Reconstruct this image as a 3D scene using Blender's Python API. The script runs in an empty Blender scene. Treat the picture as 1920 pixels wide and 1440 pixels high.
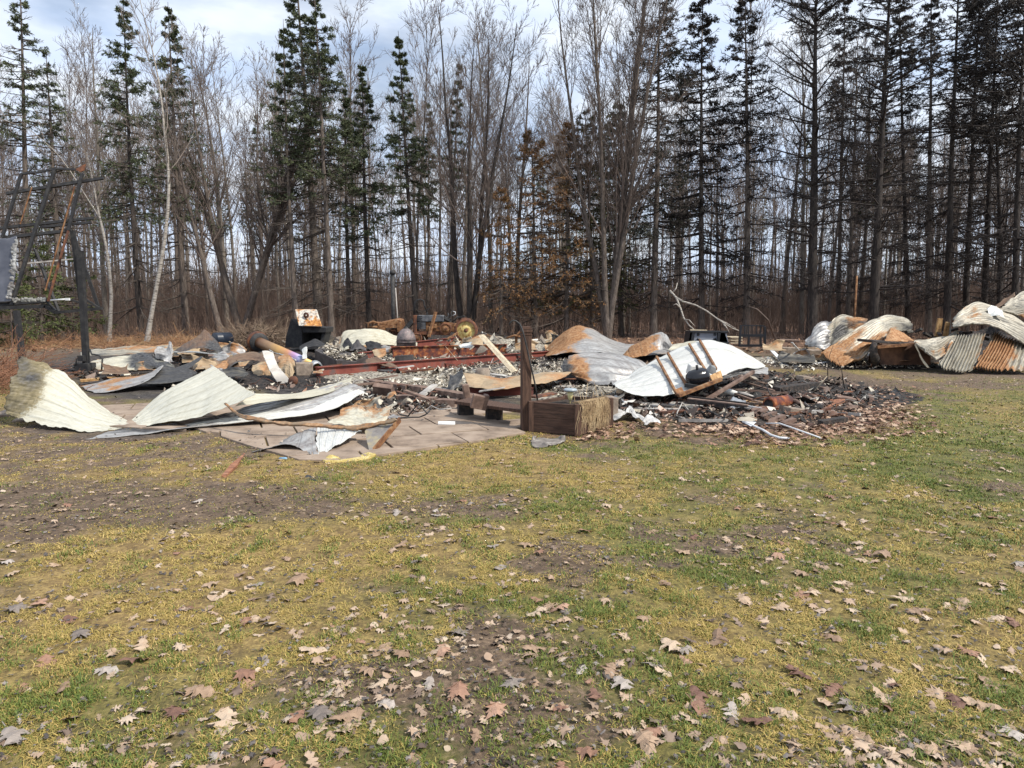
import bpy, math, random
import numpy as np
from mathutils import Vector, Matrix
R = math.radians
random.seed(7)
rng = np.random.default_rng(7)
sc = bpy.context.scene
COL = sc.collection

# ------------------------------------------------------------ camera
H, F, PITCH = 1.65, 1275.0, R(6.5)
cam = bpy.data.objects.new('camera', bpy.data.cameras.new('camera'))
COL.objects.link(cam); sc.camera = cam
cam.data.sensor_width = 36.0; cam.data.lens = 36.0*F/1920
cam.data.clip_start = 0.05; cam.data.clip_end = 3000
cam.location = (0, 0, H); cam.rotation_euler = (R(90)-PITCH, 0, 0)

# ------------------------------------------------------------ world: hazy bright sky with thin cloud
SUN = Vector((0.78, -0.42, 1.0)).normalized()
el = math.asin(SUN.z); az = math.atan2(SUN.x, SUN.y)
w = bpy.data.worlds.new('World'); sc.world = w; w.use_nodes = True
nt = w.node_tree; nt.nodes.clear()
out = nt.nodes.new('ShaderNodeOutputWorld'); bg = nt.nodes.new('ShaderNodeBackground')
sky = nt.nodes.new('ShaderNodeTexSky'); sky.sky_type = 'NISHITA'; sky.sun_disc = False
sky.sun_elevation = el; sky.sun_rotation = az; sky.air_density = 1.0; sky.dust_density = 1.0; sky.ozone_density = 1.5
tc = nt.nodes.new('ShaderNodeTexCoord'); mp = nt.nodes.new('ShaderNodeMapping')
mp.inputs['Scale'].default_value = (1.5, 1.5, 4.5); mp.inputs['Location'].default_value = (0.35, 0.2, 0.3)
cn = nt.nodes.new('ShaderNodeTexNoise'); cn.inputs['Scale'].default_value = 1.7; cn.inputs['Detail'].default_value = 6; cn.inputs['Roughness'].default_value = 0.55
cr = nt.nodes.new('ShaderNodeValToRGB'); cr.color_ramp.elements[0].position = 0.33; cr.color_ramp.elements[1].position = 0.48
cr.color_ramp.elements[0].color = (0.42, 0.42, 0.42, 1); cr.color_ramp.elements[1].color = (1, 1, 1, 1)
cn2 = nt.nodes.new('ShaderNodeTexNoise'); cn2.inputs['Scale'].default_value = 3.1; cn2.inputs['Detail'].default_value = 5
cc = nt.nodes.new('ShaderNodeValToRGB'); cc.color_ramp.elements[0].position = 0.3; cc.color_ramp.elements[1].position = 0.7
cc.color_ramp.elements[0].color = (5.3, 6.6, 8.9, 1); cc.color_ramp.elements[1].color = (8.3, 8.7, 9.2, 1)
mx = nt.nodes.new('ShaderNodeMix'); mx.data_type = 'RGBA'
L = nt.links.new
L(tc.outputs['Generated'], mp.inputs['Vector']); L(mp.outputs[0], cn.inputs['Vector']); L(mp.outputs[0], cn2.inputs['Vector'])
L(cn.outputs['Fac'], cr.inputs[0]); L(cn2.outputs['Fac'], cc.inputs[0])
L(cr.outputs[0], mx.inputs['Factor']); L(sky.outputs[0], mx.inputs['A']); L(cc.outputs[0], mx.inputs['B'])
L(mx.outputs['Result'], bg.inputs['Color']); bg.inputs['Strength'].default_value = 0.09
L(bg.outputs[0], out.inputs['Surface'])
ld = bpy.data.lights.new('sun', 'SUN'); ld.energy = 3.7; ld.angle = R(3.0); ld.color = (1.0, 0.93, 0.82)
lo = bpy.data.objects.new('sun', ld); COL.objects.link(lo)
lo.rotation_euler = SUN.to_track_quat('Z', 'Y').to_euler(); lo.location = (20, 0, 40)
sc.view_settings.view_transform = 'Standard'; sc.view_settings.look = 'None'
sc.view_settings.exposure = 0.5; sc.view_settings.gamma = 1.0
try:
    sc.cycles.max_bounces = 5; sc.cycles.diffuse_bounces = 3; sc.cycles.glossy_bounces = 2
    sc.cycles.use_adaptive_sampling = True
except Exception: pass

# ------------------------------------------------------------ helpers
cp, sp = math.cos(PITCH), math.sin(PITCH)
def P(px, py, Y):
    """world point seen at photo pixel (px,py) at ground distance Y"""
    a = (px-960)/F; b = -(py-720)/F
    d = Vector((a, cp + b*sp, -sp + b*cp))
    return Vector((d.x*Y/d.y, Y, H + d.z*Y/d.y))
def GY(py, z=0.0):
    b = -(py-720)/F
    return (z-H)*(cp+b*sp)/(-sp+b*cp)
def G(px, py, z=0.0):
    return P(px, py, GY(py, z))
def proj(x, y, z=0.0):
    """pixel of world points (arrays), used only to say where on the ground a kind of ground lies"""
    zc = y*cp - (z-H)*sp; zc = np.maximum(zc, 0.05)
    yc = y*sp + (z-H)*cp
    return 960+F*x/zc, 720-F*yc/zc

def link(o, parent=None):
    COL.objects.link(o)
    if parent is not None: o.parent = parent
    return o
def tag(o, label=None, cat=None, group=None, kind=None):
    if label: o['label'] = label
    if cat: o['category'] = cat
    if group: o['group'] = group
    if kind: o['kind'] = kind
    return o
def thing(name, label, cat, loc, group=None):
    o = bpy.data.objects.new(name, None); COL.objects.link(o)
    o.location = loc; o.empty_display_size = 0.2
    return tag(o, label, cat, group)

def npmesh(name, V, Fq, attrs=None, smooth=False):
    """V: Nx3; Fq: list of int arrays (M x k) -- fast mesh build"""
    me = bpy.data.meshes.new(name)
    V = np.asarray(V, dtype=np.float32)
    if not isinstance(Fq, (list, tuple)): Fq = [Fq]
    Fq = [np.asarray(f, dtype=np.int32) for f in Fq if len(f)]
    me.vertices.add(len(V)); me.vertices.foreach_set('co', V.ravel())
    loops = np.concatenate([f.ravel() for f in Fq])
    tot = np.concatenate([np.full(len(f), f.shape[1], dtype=np.int32) for f in Fq])
    st = np.concatenate([[0], np.cumsum(tot)[:-1]]).astype(np.int32)
    me.loops.add(len(loops)); me.loops.foreach_set('vertex_index', loops)
    me.polygons.add(len(tot)); me.polygons.foreach_set('loop_start', st)
    try: me.polygons.foreach_set('loop_total', tot)
    except Exception: pass
    if smooth: me.polygons.foreach_set('use_smooth', np.ones(len(tot), dtype=bool))
    me.update(calc_edges=True)
    for k, a in (attrs or {}).items():
        a = np.asarray(a, dtype=np.float32)
        if a.ndim == 1:
            at = me.attributes.new(k, 'FLOAT', 'POINT'); at.data.foreach_set('value', a)
        else:
            at = me.attributes.new(k, 'FLOAT_VECTOR', 'POINT'); at.data.foreach_set('vector', a.ravel())
    return me
def put(name, me, mat, parent=None, loc=(0,0,0)):
    o = bpy.data.objects.new(name, me); me.materials.append(mat) if len(me.materials) == 0 else None
    o.location = loc
    return link(o, parent)

class MB:
    def __init__(s): s.v = []; s.f = []; s.sm = []
    def add(s, vs, fs, smooth=False):
        b = len(s.v); s.v += [Vector(x) for x in vs]
        s.f += [tuple(b+i for i in f) for f in fs]; s.sm += [smooth]*len(fs)
        return s
    def box(s, c, size, rot=(0,0,0), taper=1.0):
        M = Matrix.Rotation(rot[2], 3, 'Z') @ Matrix.Rotation(rot[1], 3, 'Y') @ Matrix.Rotation(rot[0], 3, 'X')
        c = Vector(c); x, y, z = [q/2 for q in size]; vs = []
        for k in (-1, 1):
            t = 1.0 if k < 0 else taper
            for a, b in ((-1,-1),(1,-1),(1,1),(-1,1)): vs.append(c + M @ Vector((a*x*t, b*y*t, k*z)))
        return s.add(vs, [(3,2,1,0),(4,5,6,7),(0,1,5,4),(1,2,6,5),(2,3,7,6),(3,0,4,7)])
    def bar(s, p, q, wd, ht, up=(0,0,1), taper=1.0):
        p, q = Vector(p), Vector(q); d = (q-p).normalized(); up = Vector(up)
        if abs(d.dot(up)) > 0.97: up = Vector((0,1,0))
        a = d.cross(up).normalized(); b = a.cross(d).normalized(); vs = []
        for c, t in ((p, 1), (q, taper)):
            for i, j in ((-1,-1),(1,-1),(1,1),(-1,1)): vs.append(c + a*(i*wd/2*t) + b*(j*ht/2*t))
        return s.add(vs, [(3,2,1,0),(4,5,6,7),(0,1,5,4),(1,2,6,5),(2,3,7,6),(3,0,4,7)])
    def tube(s, pts, rad, n=8, cap=True, smooth=True):
        pts = [Vector(p) for p in pts]
        if not hasattr(rad, '__len__'): rad = [rad]*len(pts)
        vs = []; ref = None
        for i, p in enumerate(pts):
            d = (pts[min(i+1, len(pts)-1)] - pts[max(i-1, 0)]).normalized()
            if ref is None:
                ref = Vector((0,0,1)) if abs(d.z) < 0.9 else Vector((1,0,0))
            a = d.cross(ref).normalized(); b = a.cross(d).normalized(); ref = b
            for k in range(n):
                t = 2*math.pi*k/n; vs.append(p + (a*math.cos(t)+b*math.sin(t))*rad[i])
        fs = []
        for i in range(len(pts)-1):
            for k in range(n):
                fs.append((i*n+k, i*n+(k+1)%n, (i+1)*n+(k+1)%n, (i+1)*n+k))
        s.add(vs, fs, smooth)
        if cap:
            b = len(s.v)-len(vs)
            s.f += [tuple(b+k for k in range(n))[::-1], tuple(b+(len(pts)-1)*n+k for k in range(n))]; s.sm += [False, False]
        return s
    def lathe(s, c, axis, prof, n=20, smooth=True):
        c, axis = Vector(c), Vector(axis).normalized()
        pts = [c + axis*h for h, r in prof]; ref = Vector((0,0,1)) if abs(axis.z) < 0.9 else Vector((1,0,0))
        a = axis.cross(ref).normalized(); b = a.cross(axis); vs = []
        for (h, r), p in zip(prof, pts):
            for k in range(n):
                t = 2*math.pi*k/n; vs.append(p + (a*math.cos(t)+b*math.sin(t))*max(r, 1e-4))
        fs = [(i*n+k, i*n+(k+1)%n, (i+1)*n+(k+1)%n, (i+1)*n+k) for i in range(len(prof)-1) for k in range(n)]
        return s.add(vs, fs, smooth)
    def prism(s, poly, thick):
        """poly: world points roughly planar; thick: Vector offset"""
        poly = [Vector(p) for p in poly]; n = len(poly); t = Vector(thick)
        fs = [tuple(range(n))[::-1], tuple(range(n, 2*n))] + [(i, (i+1)%n, n+(i+1)%n, n+i) for i in range(n)]
        return s.add(poly + [p+t for p in poly], fs)
    def out(s, name, mat, parent=None, bevel=0.0, jit=0.0):
        V = [v.copy() for v in s.v]
        if jit:
            for v in V: v += Vector((random.uniform(-jit, jit), random.uniform(-jit, jit), random.uniform(-jit, jit)))
        if parent is not None: o0 = parent.location.copy(); wp = parent
        else:
            xs = [v.x for v in V]; ys = [v.y for v in V]; zs = [v.z for v in V]
            o0 = Vector(((min(xs)+max(xs))/2, (min(ys)+max(ys))/2, min(zs)))
        if parent is not None and parent.parent is not None: o0 = o0 + parent.parent.location
        me = bpy.data.meshes.new(name); me.from_pydata([tuple(v-o0) for v in V], [], s.f); me.update()
        me.polygons.foreach_set('use_smooth', s.sm)
        me.materials.append(mat)
        o = bpy.data.objects.new(name, me)
        if parent is None: o.location = o0
        link(o, parent)
        if bevel:
            m = o.modifiers.new('edge', 'BEVEL'); m.width = bevel; m.segments = 2; m.limit_method = 'ANGLE'
        return o

# value noise for numpy
_tab = rng.random((256, 256))
def vn(x, y):
    x = np.asarray(x, float); y = np.asarray(y, float)
    xi = np.floor(x).astype(int); yi = np.floor(y).astype(int); fx = x-xi; fy = y-yi
    fx = fx*fx*(3-2*fx); fy = fy*fy*(3-2*fy)
    g = lambda i, j: _tab[(xi+i) & 255, (yi+j) & 255]
    return (g(0,0)*(1-fx)+g(1,0)*fx)*(1-fy) + (g(0,1)*(1-fx)+g(1,1)*fx)*fy
def fbm(x, y, o=4):
    a = 0; s = 0.5; t = 0
    for i in range(o): a = a + s*vn(x*2**i+17.3*i, y*2**i+5.1*i); t += s; s *= 0.5
    return a/t

# ------------------------------------------------------------ materials
def nodes(name):
    m = bpy.data.materials.new(name); m.use_nodes = True; t = m.node_tree
    b = t.nodes['Principled BSDF']; return m, t, b
def ramp(t, fac, stops):
    r = t.nodes.new('ShaderNodeValToRGB'); e = r.color_ramp.elements
    while len(e) < len(stops): e.new(0.5)
    for q, (p, c) in zip(e, stops): q.position = p; q.color = (*c, 1)
    t.links.new(fac, r.inputs[0]); return r.outputs[0]
def noise(t, scale, detail=5, stretch=(1,1,1), coord='Object', rough=0.6):
    tc = t.nodes.new('ShaderNodeTexCoord'); mp = t.nodes.new('ShaderNodeMapping'); n = t.nodes.new('ShaderNodeTexNoise')
    mp.inputs['Scale'].default_value = stretch; n.inputs['Scale'].default_value = scale; n.inputs['Detail'].default_value = detail
    n.inputs['Roughness'].default_value = rough
    t.links.new(tc.outputs[coord], mp.inputs[0]); t.links.new(mp.outputs[0], n.inputs['Vector']); return n.outputs['Fac']
def mixc(t, fac, a, b):
    m = t.nodes.new('ShaderNodeMix'); m.data_type = 'RGBA'
    if hasattr(fac, 'links'): t.links.new(fac, m.inputs['Factor'])
    else: m.inputs['Factor'].default_value = fac
    for k, v in (('A', a), ('B', b)):
        if isinstance(v, tuple): m.inputs[k].default_value = (*v, 1)
        else: t.links.new(v, m.inputs[k])
    return m.outputs['Result']
def math_(t, op, a, b=None, c=None, clamp=False):
    m = t.nodes.new('ShaderNodeMath'); m.operation = op; m.use_clamp = clamp
    for i, v in enumerate((a, b, c)):
        if v is None: continue
        if isinstance(v, (int, float)): m.inputs[i].default_value = v
        else: t.links.new(v, m.inputs[i])
    return m.outputs[0]
def attr(t, name):
    a = t.nodes.new('ShaderNodeAttribute'); a.attribute_name = name; return a
def bump(t, b, h, strength=0.3, dist=0.01):
    n = t.nodes.new('ShaderNodeBump'); n.inputs['Strength'].default_value = strength; n.inputs['Distance'].default_value = dist
    t.links.new(h, n.inputs['Height']); t.links.new(n.outputs[0], b.inputs['Normal'])
def mottled(name, cols, scale=6, rough=0.8, metal=0.0, stretch=(1,1,1), bs=0.4, bd=0.01, lo=0.3, hi=0.7):
    m, t, b = nodes(name); n = noise(t, scale, 6, stretch)
    k = len(cols); st = [(lo+(hi-lo)*i/max(1, k-1), c) for i, c in enumerate(cols)]
    t.links.new(ramp(t, n, st), b.inputs['Base Color'])
    b.inputs['Roughness'].default_value = rough; b.inputs['Metallic'].default_value = metal
    bump(t, b, noise(t, scale*4, 4, stretch), bs, bd); return m
def sheetmat(name, base, base2, rusts=((0.11,0.05,0.028),(0.33,0.165,0.07),(0.47,0.33,0.20)), soot_shade_cols=((0.02,0.02,0.022),(0.13,0.125,0.12)), rough=0.45, metal=0.15, scale=3.0, streak=(1,14), stain=(0.46,0.40,0.27)):
    stain_shade = tuple(q*.42 for q in base2)
    m, t, b = nodes(name)
    st = noise(t, 2.2, 4, (streak[0], streak[1], 1), 'UV'); n1 = noise(t, scale, 8); n2 = noise(t, scale*0.7, 8, (1.3,1,1.6)); n3 = noise(t, scale*5, 6)
    bc = ramp(t, math_(t, 'ADD', math_(t, 'MULTIPLY', st, 0.6), math_(t, 'MULTIPLY', n3, 0.4)), [(0.35, base2), (0.55, base), (0.8, tuple(min(1, c*1.08) for c in base))])
    rc = ramp(t, math_(t, 'ADD', math_(t, 'MULTIPLY', n3, 0.6), math_(t, 'MULTIPLY', st, 0.4)), [(0.33, rusts[0]), (0.5, rusts[1]), (0.66, rusts[2])])
    s_c = ramp(t, n3, [(0.4, soot_shade_cols[0]), (0.7, soot_shade_cols[1])])
    ar, as_ = attr(t, 'rust').outputs['Fac'], attr(t, 'soot_shade').outputs['Fac']
    n4 = noise(t, scale*14, 4); sl = noise(t, 1.3, 5, (1, streak[1]*.5, 1), 'UV', .7)
    sr = math_(t, 'ADD', math_(t, 'ADD', math_(t, 'MULTIPLY', n1, 0.42), math_(t, 'MULTIPLY', n3, .34)), math_(t, 'ADD', math_(t, 'MULTIPLY', st, 0.22), math_(t, 'MULTIPLY', n4, .24)))
    fr = math_(t, 'MULTIPLY', math_(t, 'SUBTRACT', math_(t, 'ADD', sr, math_(t, 'MULTIPLY', ar, .70)), 0.95), 8.0, clamp=True)
    fs = math_(t, 'MULTIPLY', math_(t, 'SUBTRACT', math_(t, 'ADD', math_(t, 'ADD', math_(t, 'MULTIPLY', n2, .7), math_(t, 'MULTIPLY', n3, .3)), math_(t, 'MULTIPLY', as_, .8)), 0.88), 4.0, clamp=True)
    stn = math_(t, 'MULTIPLY', math_(t, 'SUBTRACT', math_(t, 'ADD', sl, math_(t, 'MULTIPLY', ar, .35)), 0.52), 2.2, clamp=True)
    bc = mixc(t, math_(t, 'MULTIPLY', stn, .55), bc, stain)
    dk = math_(t, 'MULTIPLY', math_(t, 'SUBTRACT', n4, .56), 5, clamp=True); bc = mixc(t, math_(t, 'MULTIPLY', dk, .35), bc, base2)
    ln_ = math_(t, 'MULTIPLY', attr(t, 'line').outputs['Fac'], math_(t, 'ADD', math_(t, 'MULTIPLY', sl, 1.2), -.1), clamp=True); bc = mixc(t, ln_, bc, stain_shade)  # rib grooves darkened: a dirt tone that also puts rib shading into the colour
    c = mixc(t, fr, bc, rc); c = mixc(t, fs, c, s_c)
    # pale scuffs where the paint flaked
    t.links.new(c, b.inputs['Base Color'])
    rr = t.nodes.new('ShaderNodeMapRange'); rr.inputs['To Min'].default_value = rough; rr.inputs['To Max'].default_value = 0.85
    t.links.new(fr, rr.inputs['Value']); t.links.new(rr.outputs[0], b.inputs['Roughness'])
    b.inputs['Metallic'].default_value = metal
    bump(t, b, math_(t, 'ADD', n3, math_(t, 'MULTIPLY', n1, 1.5)), 0.35, 0.012)
    return m
M = {}
M['cream'] = sheetmat('cream_painted_steel', (0.57,0.545,0.44), (0.42,0.39,0.30), rough=0.4, stain=(0.34,0.27,0.16))
M['creamburnt'] = sheetmat('cream_steel_with_burnt_paint', (0.56,0.545,0.46), (0.43,0.41,0.32), rusts=((0.07,0.06,0.035),(0.20,0.165,0.09),(0.36,0.30,0.19)), rough=0.42, stain=(0.42,0.36,0.22))
M['white'] = sheetmat('white_painted_steel', (0.65,0.655,0.62), (0.46,0.465,0.45), rough=0.4, stain=(0.44,0.39,0.27))
M['greysheet'] = sheetmat('grey_galvanised_steel', (0.41,0.41,0.40), (0.19,0.17,0.165), rough=0.45, metal=0.3, streak=(1,6), stain=(0.30,0.25,0.22))
M['corr'] = sheetmat('corrugated_steel_sheet', (0.40,0.375,0.31), (0.17,0.16,0.14), rough=0.5, metal=0.2, streak=(1,9), stain=(0.34,0.25,0.14))
M['tan'] = sheetmat('scorched_tan_steel', (0.40,0.29,0.175), (0.22,0.145,0.085), rough=0.55, metal=0.1)
M['blacksheet'] = sheetmat('blackened_steel', (0.05,0.05,0.052), (0.015,0.015,0.016), rough=0.5, metal=0.2)
M['brownsheet'] = sheetmat('brown_scorched_steel', (0.17,0.10,0.06), (0.08,0.05,0.035), rough=0.65, metal=0.1)
M['beam'] = mottled('red_oxide_beam', [(0.045,0.03,0.03),(0.16,0.038,0.028),(0.225,0.062,0.042),(0.12,0.08,0.075)], 2.0, 0.75, 0.1, bs=0.3)
M['beamrust'] = mottled('rust_flaked_beam', [(0.04,0.025,0.025),(0.12,0.03,0.02),(0.30,0.10,0.03),(0.42,0.24,0.12)], 5.5, 0.85, 0.05, lo=0.35, hi=0.68)
M['rust'] = mottled('orange_rust', [(0.05,0.025,0.016),(0.15,0.065,0.028),(0.26,0.13,0.055),(0.28,0.20,0.13)], 9, 0.85, 0.1)
M['darkrust'] = mottled('dark_rust', [(0.03,0.02,0.02),(0.12,0.05,0.03),(0.25,0.10,0.04)], 6, 0.85, 0.1)
M['black'] = mottled('charred_black', [(0.012,0.012,0.013),(0.03,0.03,0.032),(0.07,0.065,0.06)], 9, 0.75)
M['blacksteel'] = mottled('burnt_black_steel', [(0.008,0.008,0.010),(0.018,0.018,0.020),(0.042,0.04,0.038)], 8, 0.75, 0.0)
M['glossblack'] = mottled('glossy_black_paint', [(0.008,0.008,0.01),(0.014,0.014,0.018)], 5, 0.18, 0.0, bs=0.05)
M['brownwood'] = mottled('brown_stained_wood', [(0.030,0.016,0.011),(0.080,0.042,0.028),(0.125,0.070,0.048)], 6, 0.9, 0, (7,7,0.7), 0.7, 0.012)
M['brownwoodh'] = mottled('brown_stained_boards', [(0.028,0.015,0.010),(0.075,0.039,0.026),(0.120,0.066,0.045)], 6, 0.9, 0, (0.7,0.7,8), 0.7, 0.012)
M['palewood'] = mottled('weathered_pale_wood', [(0.30,0.24,0.16),(0.48,0.40,0.28),(0.58,0.50,0.38)], 6, 0.8, 0, (4,1,4))
M['tanwood'] = mottled('scorched_tan_wood', [(0.10,0.05,0.02),(0.38,0.22,0.09),(0.52,0.36,0.18)], 5, 0.8, 0, (3,1,2))
M['redwood'] = mottled('splintered_reddish_wood', [(0.04,0.03,0.03),(0.25,0.10,0.05),(0.38,0.20,0.12)], 7, 0.8, 0, (1,5,3))
M['charwood'] = mottled('charred_wood', [(0.012,0.011,0.011),(0.035,0.03,0.028),(0.10,0.07,0.055)], 9, 0.8, 0, (2,2,2), 0.8, 0.02)
M['greyboard'] = mottled('ash_grey_board', [(0.10,0.09,0.085),(0.32,0.30,0.28),(0.5,0.48,0.44)], 5, 0.85)
M['whiteplastic'] = mottled('white_painted_trim', [(0.6,0.61,0.62),(0.8,0.82,0.83)], 4, 0.4, bs=0.1)
M['concrete'] = mottled('scorched_concrete', [(0.10,0.085,0.07),(0.24,0.19,0.15),(0.38,0.33,0.27)], 7, 0.9, lo=0.25, hi=0.75, bs=0.6)
M['brownblock'] = mottled('brown_block', [(0.08,0.05,0.04),(0.17,0.11,0.085),(0.26,0.19,0.15)], 8, 0.85)
M['insul'] = mottled('yellow_insulation', [(0.45,0.33,0.08),(0.70,0.55,0.20),(0.78,0.68,0.38)], 22, 0.95, bs=1.0, bd=0.03)
M['paver'] = mottled('tan_paving_slab', [(0.13,0.095,0.07),(0.27,0.205,0.155),(0.34,0.27,0.21)], 3.0, 0.9, bs=0.3, bd=0.004)
M['soil'] = mottled('dark_soil', [(0.015,0.012,0.01),(0.05,0.035,0.025),(0.09,0.065,0.045)], 20, 0.95, bs=1.0, bd=0.03)
M['heatpipe'] = None
def pipe_mat():
    m, t, b = nodes('heat_coloured_steel_pipe')
    tc = t.nodes.new('ShaderNodeTexCoord'); sx = t.nodes.new('ShaderNodeSeparateXYZ'); t.links.new(tc.outputs['Object'], sx.inputs[0])
    n = noise(t, 5, 4); f = math_(t, 'ADD', math_(t, 'MULTIPLY', sx.outputs['X'], 0.5), math_(t, 'ADD', math_(t, 'MULTIPLY', n, 0.16), 0.42))
    t.links.new(ramp(t, f, [(0.0,(0.18,0.09,0.05)),(0.25,(0.35,0.22,0.12)),(0.42,(0.55,0.33,0.12)),(0.58,(0.5,0.25,0.14)),(0.70,(0.35,0.22,0.38)),(0.80,(0.30,0.33,0.50)),(0.92,(0.45,0.30,0.10))]), b.inputs['Base Color'])
    b.inputs['Metallic'].default_value = 0.5; b.inputs['Roughness'].default_value = 0.42; return m
M['heatpipe'] = pipe_mat()
def rimmat():
    return mottled('yellow_painted_rusty_rim', [(0.14,0.05,0.02),(0.42,0.26,0.08),(0.60,0.50,0.20)], 7, 0.7, 0.1, lo=0.3, hi=0.55)
M['rim'] = rimmat()
M['tractor'] = mottled('burnt_grey_paint', [(0.03,0.032,0.036),(0.085,0.09,0.10),(0.16,0.165,0.18)], 6, 0.6, 0.2)
def barkmat(name, cols, scale=5, st=(4,4,0.7)):
    return mottled(name, cols, scale, 0.9, 0, st, 0.9, 0.04, 0.32, 0.68)
M['bark'] = barkmat('grey_brown_bark', [(0.055,0.043,0.036),(0.125,0.10,0.083),(0.21,0.175,0.15)])
M['barkpale'] = barkmat('pale_grey_bark', [(0.09,0.075,0.062),(0.17,0.145,0.12),(0.24,0.21,0.18)])
M['barkdark'] = barkmat('dark_scorched_bark', [(0.016,0.013,0.012),(0.040,0.032,0.028),(0.085,0.068,0.058)])
M['twig'] = mottled('bare_twig_bark', [(0.09,0.068,0.058),(0.17,0.13,0.11)], 1.5, 0.9, bs=0)
M['twigpale'] = mottled('pale_bare_twig_bark', [(0.15,0.12,0.10),(0.24,0.20,0.17)], 1.5, 0.9, bs=0)
M['twigdark'] = mottled('scorched_twig_bark', [(0.015,0.012,0.012),(0.045,0.034,0.03)], 1.5, 0.9, bs=0)
M['deadtwig'] = mottled('dead_conifer_twig', [(0.045,0.036,0.03),(0.09,0.072,0.06)], 1.5, 0.9, bs=0)
M['birch'] = mottled('white_birch_bark', [(0.06,0.05,0.045),(0.24,0.21,0.185),(0.34,0.31,0.27),(0.41,0.38,0.34)], 5, 0.75, 0, (1.2,1.2,5), 0.4, 0.01, 0.34, 0.6)
def needlemat(name, cols):
    m, t, b = nodes(name); n = noise(t, 1.1, 5); n2 = attr(t, 'tint').outputs['Fac']
    f = math_(t, 'ADD', math_(t, 'MULTIPLY', n, 0.55), math_(t, 'MULTIPLY', n2, 0.45))
    k = len(cols); t.links.new(ramp(t, f, [(0.25+0.5*i/(k-1), c) for i, c in enumerate(cols)]), b.inputs['Base Color'])
    b.inputs['Roughness'].default_value = 0.8; return m
M['needle'] = needlemat('dark_green_needles', [(0.028,0.038,0.020),(0.062,0.080,0.036),(0.115,0.135,0.06)])
M['needleyellow'] = needlemat('olive_green_needles', [(0.03,0.035,0.012),(0.065,0.085,0.02),(0.11,0.13,0.035)])
M['needlerust'] = needlemat('scorched_rusty_needles', [(0.08,0.07,0.025),(0.20,0.095,0.035),(0.31,0.165,0.06)])
M['needlemix'] = needlemat('green_and_rusty_needles', [(0.045,0.06,0.018),(0.09,0.10,0.028),(0.19,0.095,0.035)])
M['needleburnt'] = needlemat('burnt_dark_needles', [(0.014,0.012,0.012),(0.030,0.025,0.022),(0.06,0.046,0.036)])
M['needleburntgreen'] = needlemat('scorched_blackish_green_needles', [(0.010,0.012,0.009),(0.022,0.026,0.016),(0.045,0.04,0.024)])
# ------------------------------------------------------------ what kind of ground lies where
def blob(px, py, cx, cy, rx, ry, soft=0.35):
    d = np.sqrt(((px-cx)/rx)**2 + ((py-cy)/ry)**2)
    return np.clip((1-d)/soft, 0, 1)
def zones(x, y):
    px, py = proj(x, y)
    n = fbm(x*0.9+3, y*0.9, 4); n2 = fbm(x*3.1, y*3.1+9, 3); n3 = fbm(x*0.35+40, y*0.35, 3)
    wob = (n-0.5)*90
    dirt = 1.1*blob(px, py, 120, 900+wob, 640, 140, .5) + .55*blob(px, py, 60, 1110, 420, 130, .6) + 1.0*blob(px, py, 1040, 1048, 125, 62, .5)
    dirt += .8*blob(px, py, 860, 965, 190, 60, .8) + .45*blob(px, py, 560, 1010, 330, 110, .7) + .5*blob(px, py, 620, 1260, 330, 80, .8)
    dirt += .9*blob(px, py+wob*.2, 1780, 712, 430, 28, .5)
    dirt = dirt + (n-0.5)*2.7 + (n2-0.5)*1.9
    dirt += np.where((y > 18), 1.0, 0)
    dirt = np.clip(dirt, 0, 1)
    char = blob(px, py, 1390, 752+wob*.25, 330, 62, .35) + blob(px, py, 860, 700, 430, 76, .3) + blob(px, py, 330, 690, 330, 45, .3) + blob(px, py, 290, 728, 170, 30, .4) + blob(px, py, 620, 765, 260, 55, .4) + blob(px, py, 1740, 680, 330, 18, .5) + blob(px, py, 200, 812, 180, 22, .7)*.6
    char = np.clip(char + (n2-0.5)*.6*(char > 0), 0, 1)
    litter = blob(px+(n2-.5)*160, py+wob*.35+(n2-.5)*30, 1420, 798, 330, 46, .8) + blob(px+(n2-.5)*120, py+wob*.35, 1600, 770, 160, 52, .9) + .8*blob(px, py, 1080, 812, 120, 22, .6) + np.where(y > 27, 1, 0)
    litter = np.clip(litter, 0, 1)
    green = .25 + .5*np.clip((px-900)/800, 0, 1) + .5*blob(px, py, 1060, 832, 150, 22, .7) + .35*blob(px, py, 100, 1310, 330, 180, .8)
    green += .45*blob(px, py, 1700, 850, 330, 120, .7) - .35*blob(px, py, 950, 880, 420, 60, .7)
    green = np.clip(green + (n-0.5)*1.7 + (n3-.5)*.8, 0, 1)*(1-litter*.7)
    return dirt, char, litter, green

def paved(px, py):
    return (px > 120) & (px < 990) & (py > 732) & (py < np.interp(px, [100,385,470,560,640,760,860,960,1000], [795,808,836,862,864,846,832,814,800]))
def ground_z(x, y):
    return (fbm(x*0.5, y*0.5, 3)-0.5)*0.07*np.clip((14-y)/8, 0, 1) + (fbm(x*3, y*3, 3)-.5)*0.025*np.clip((12-y)/6, 0, 1)

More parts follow.
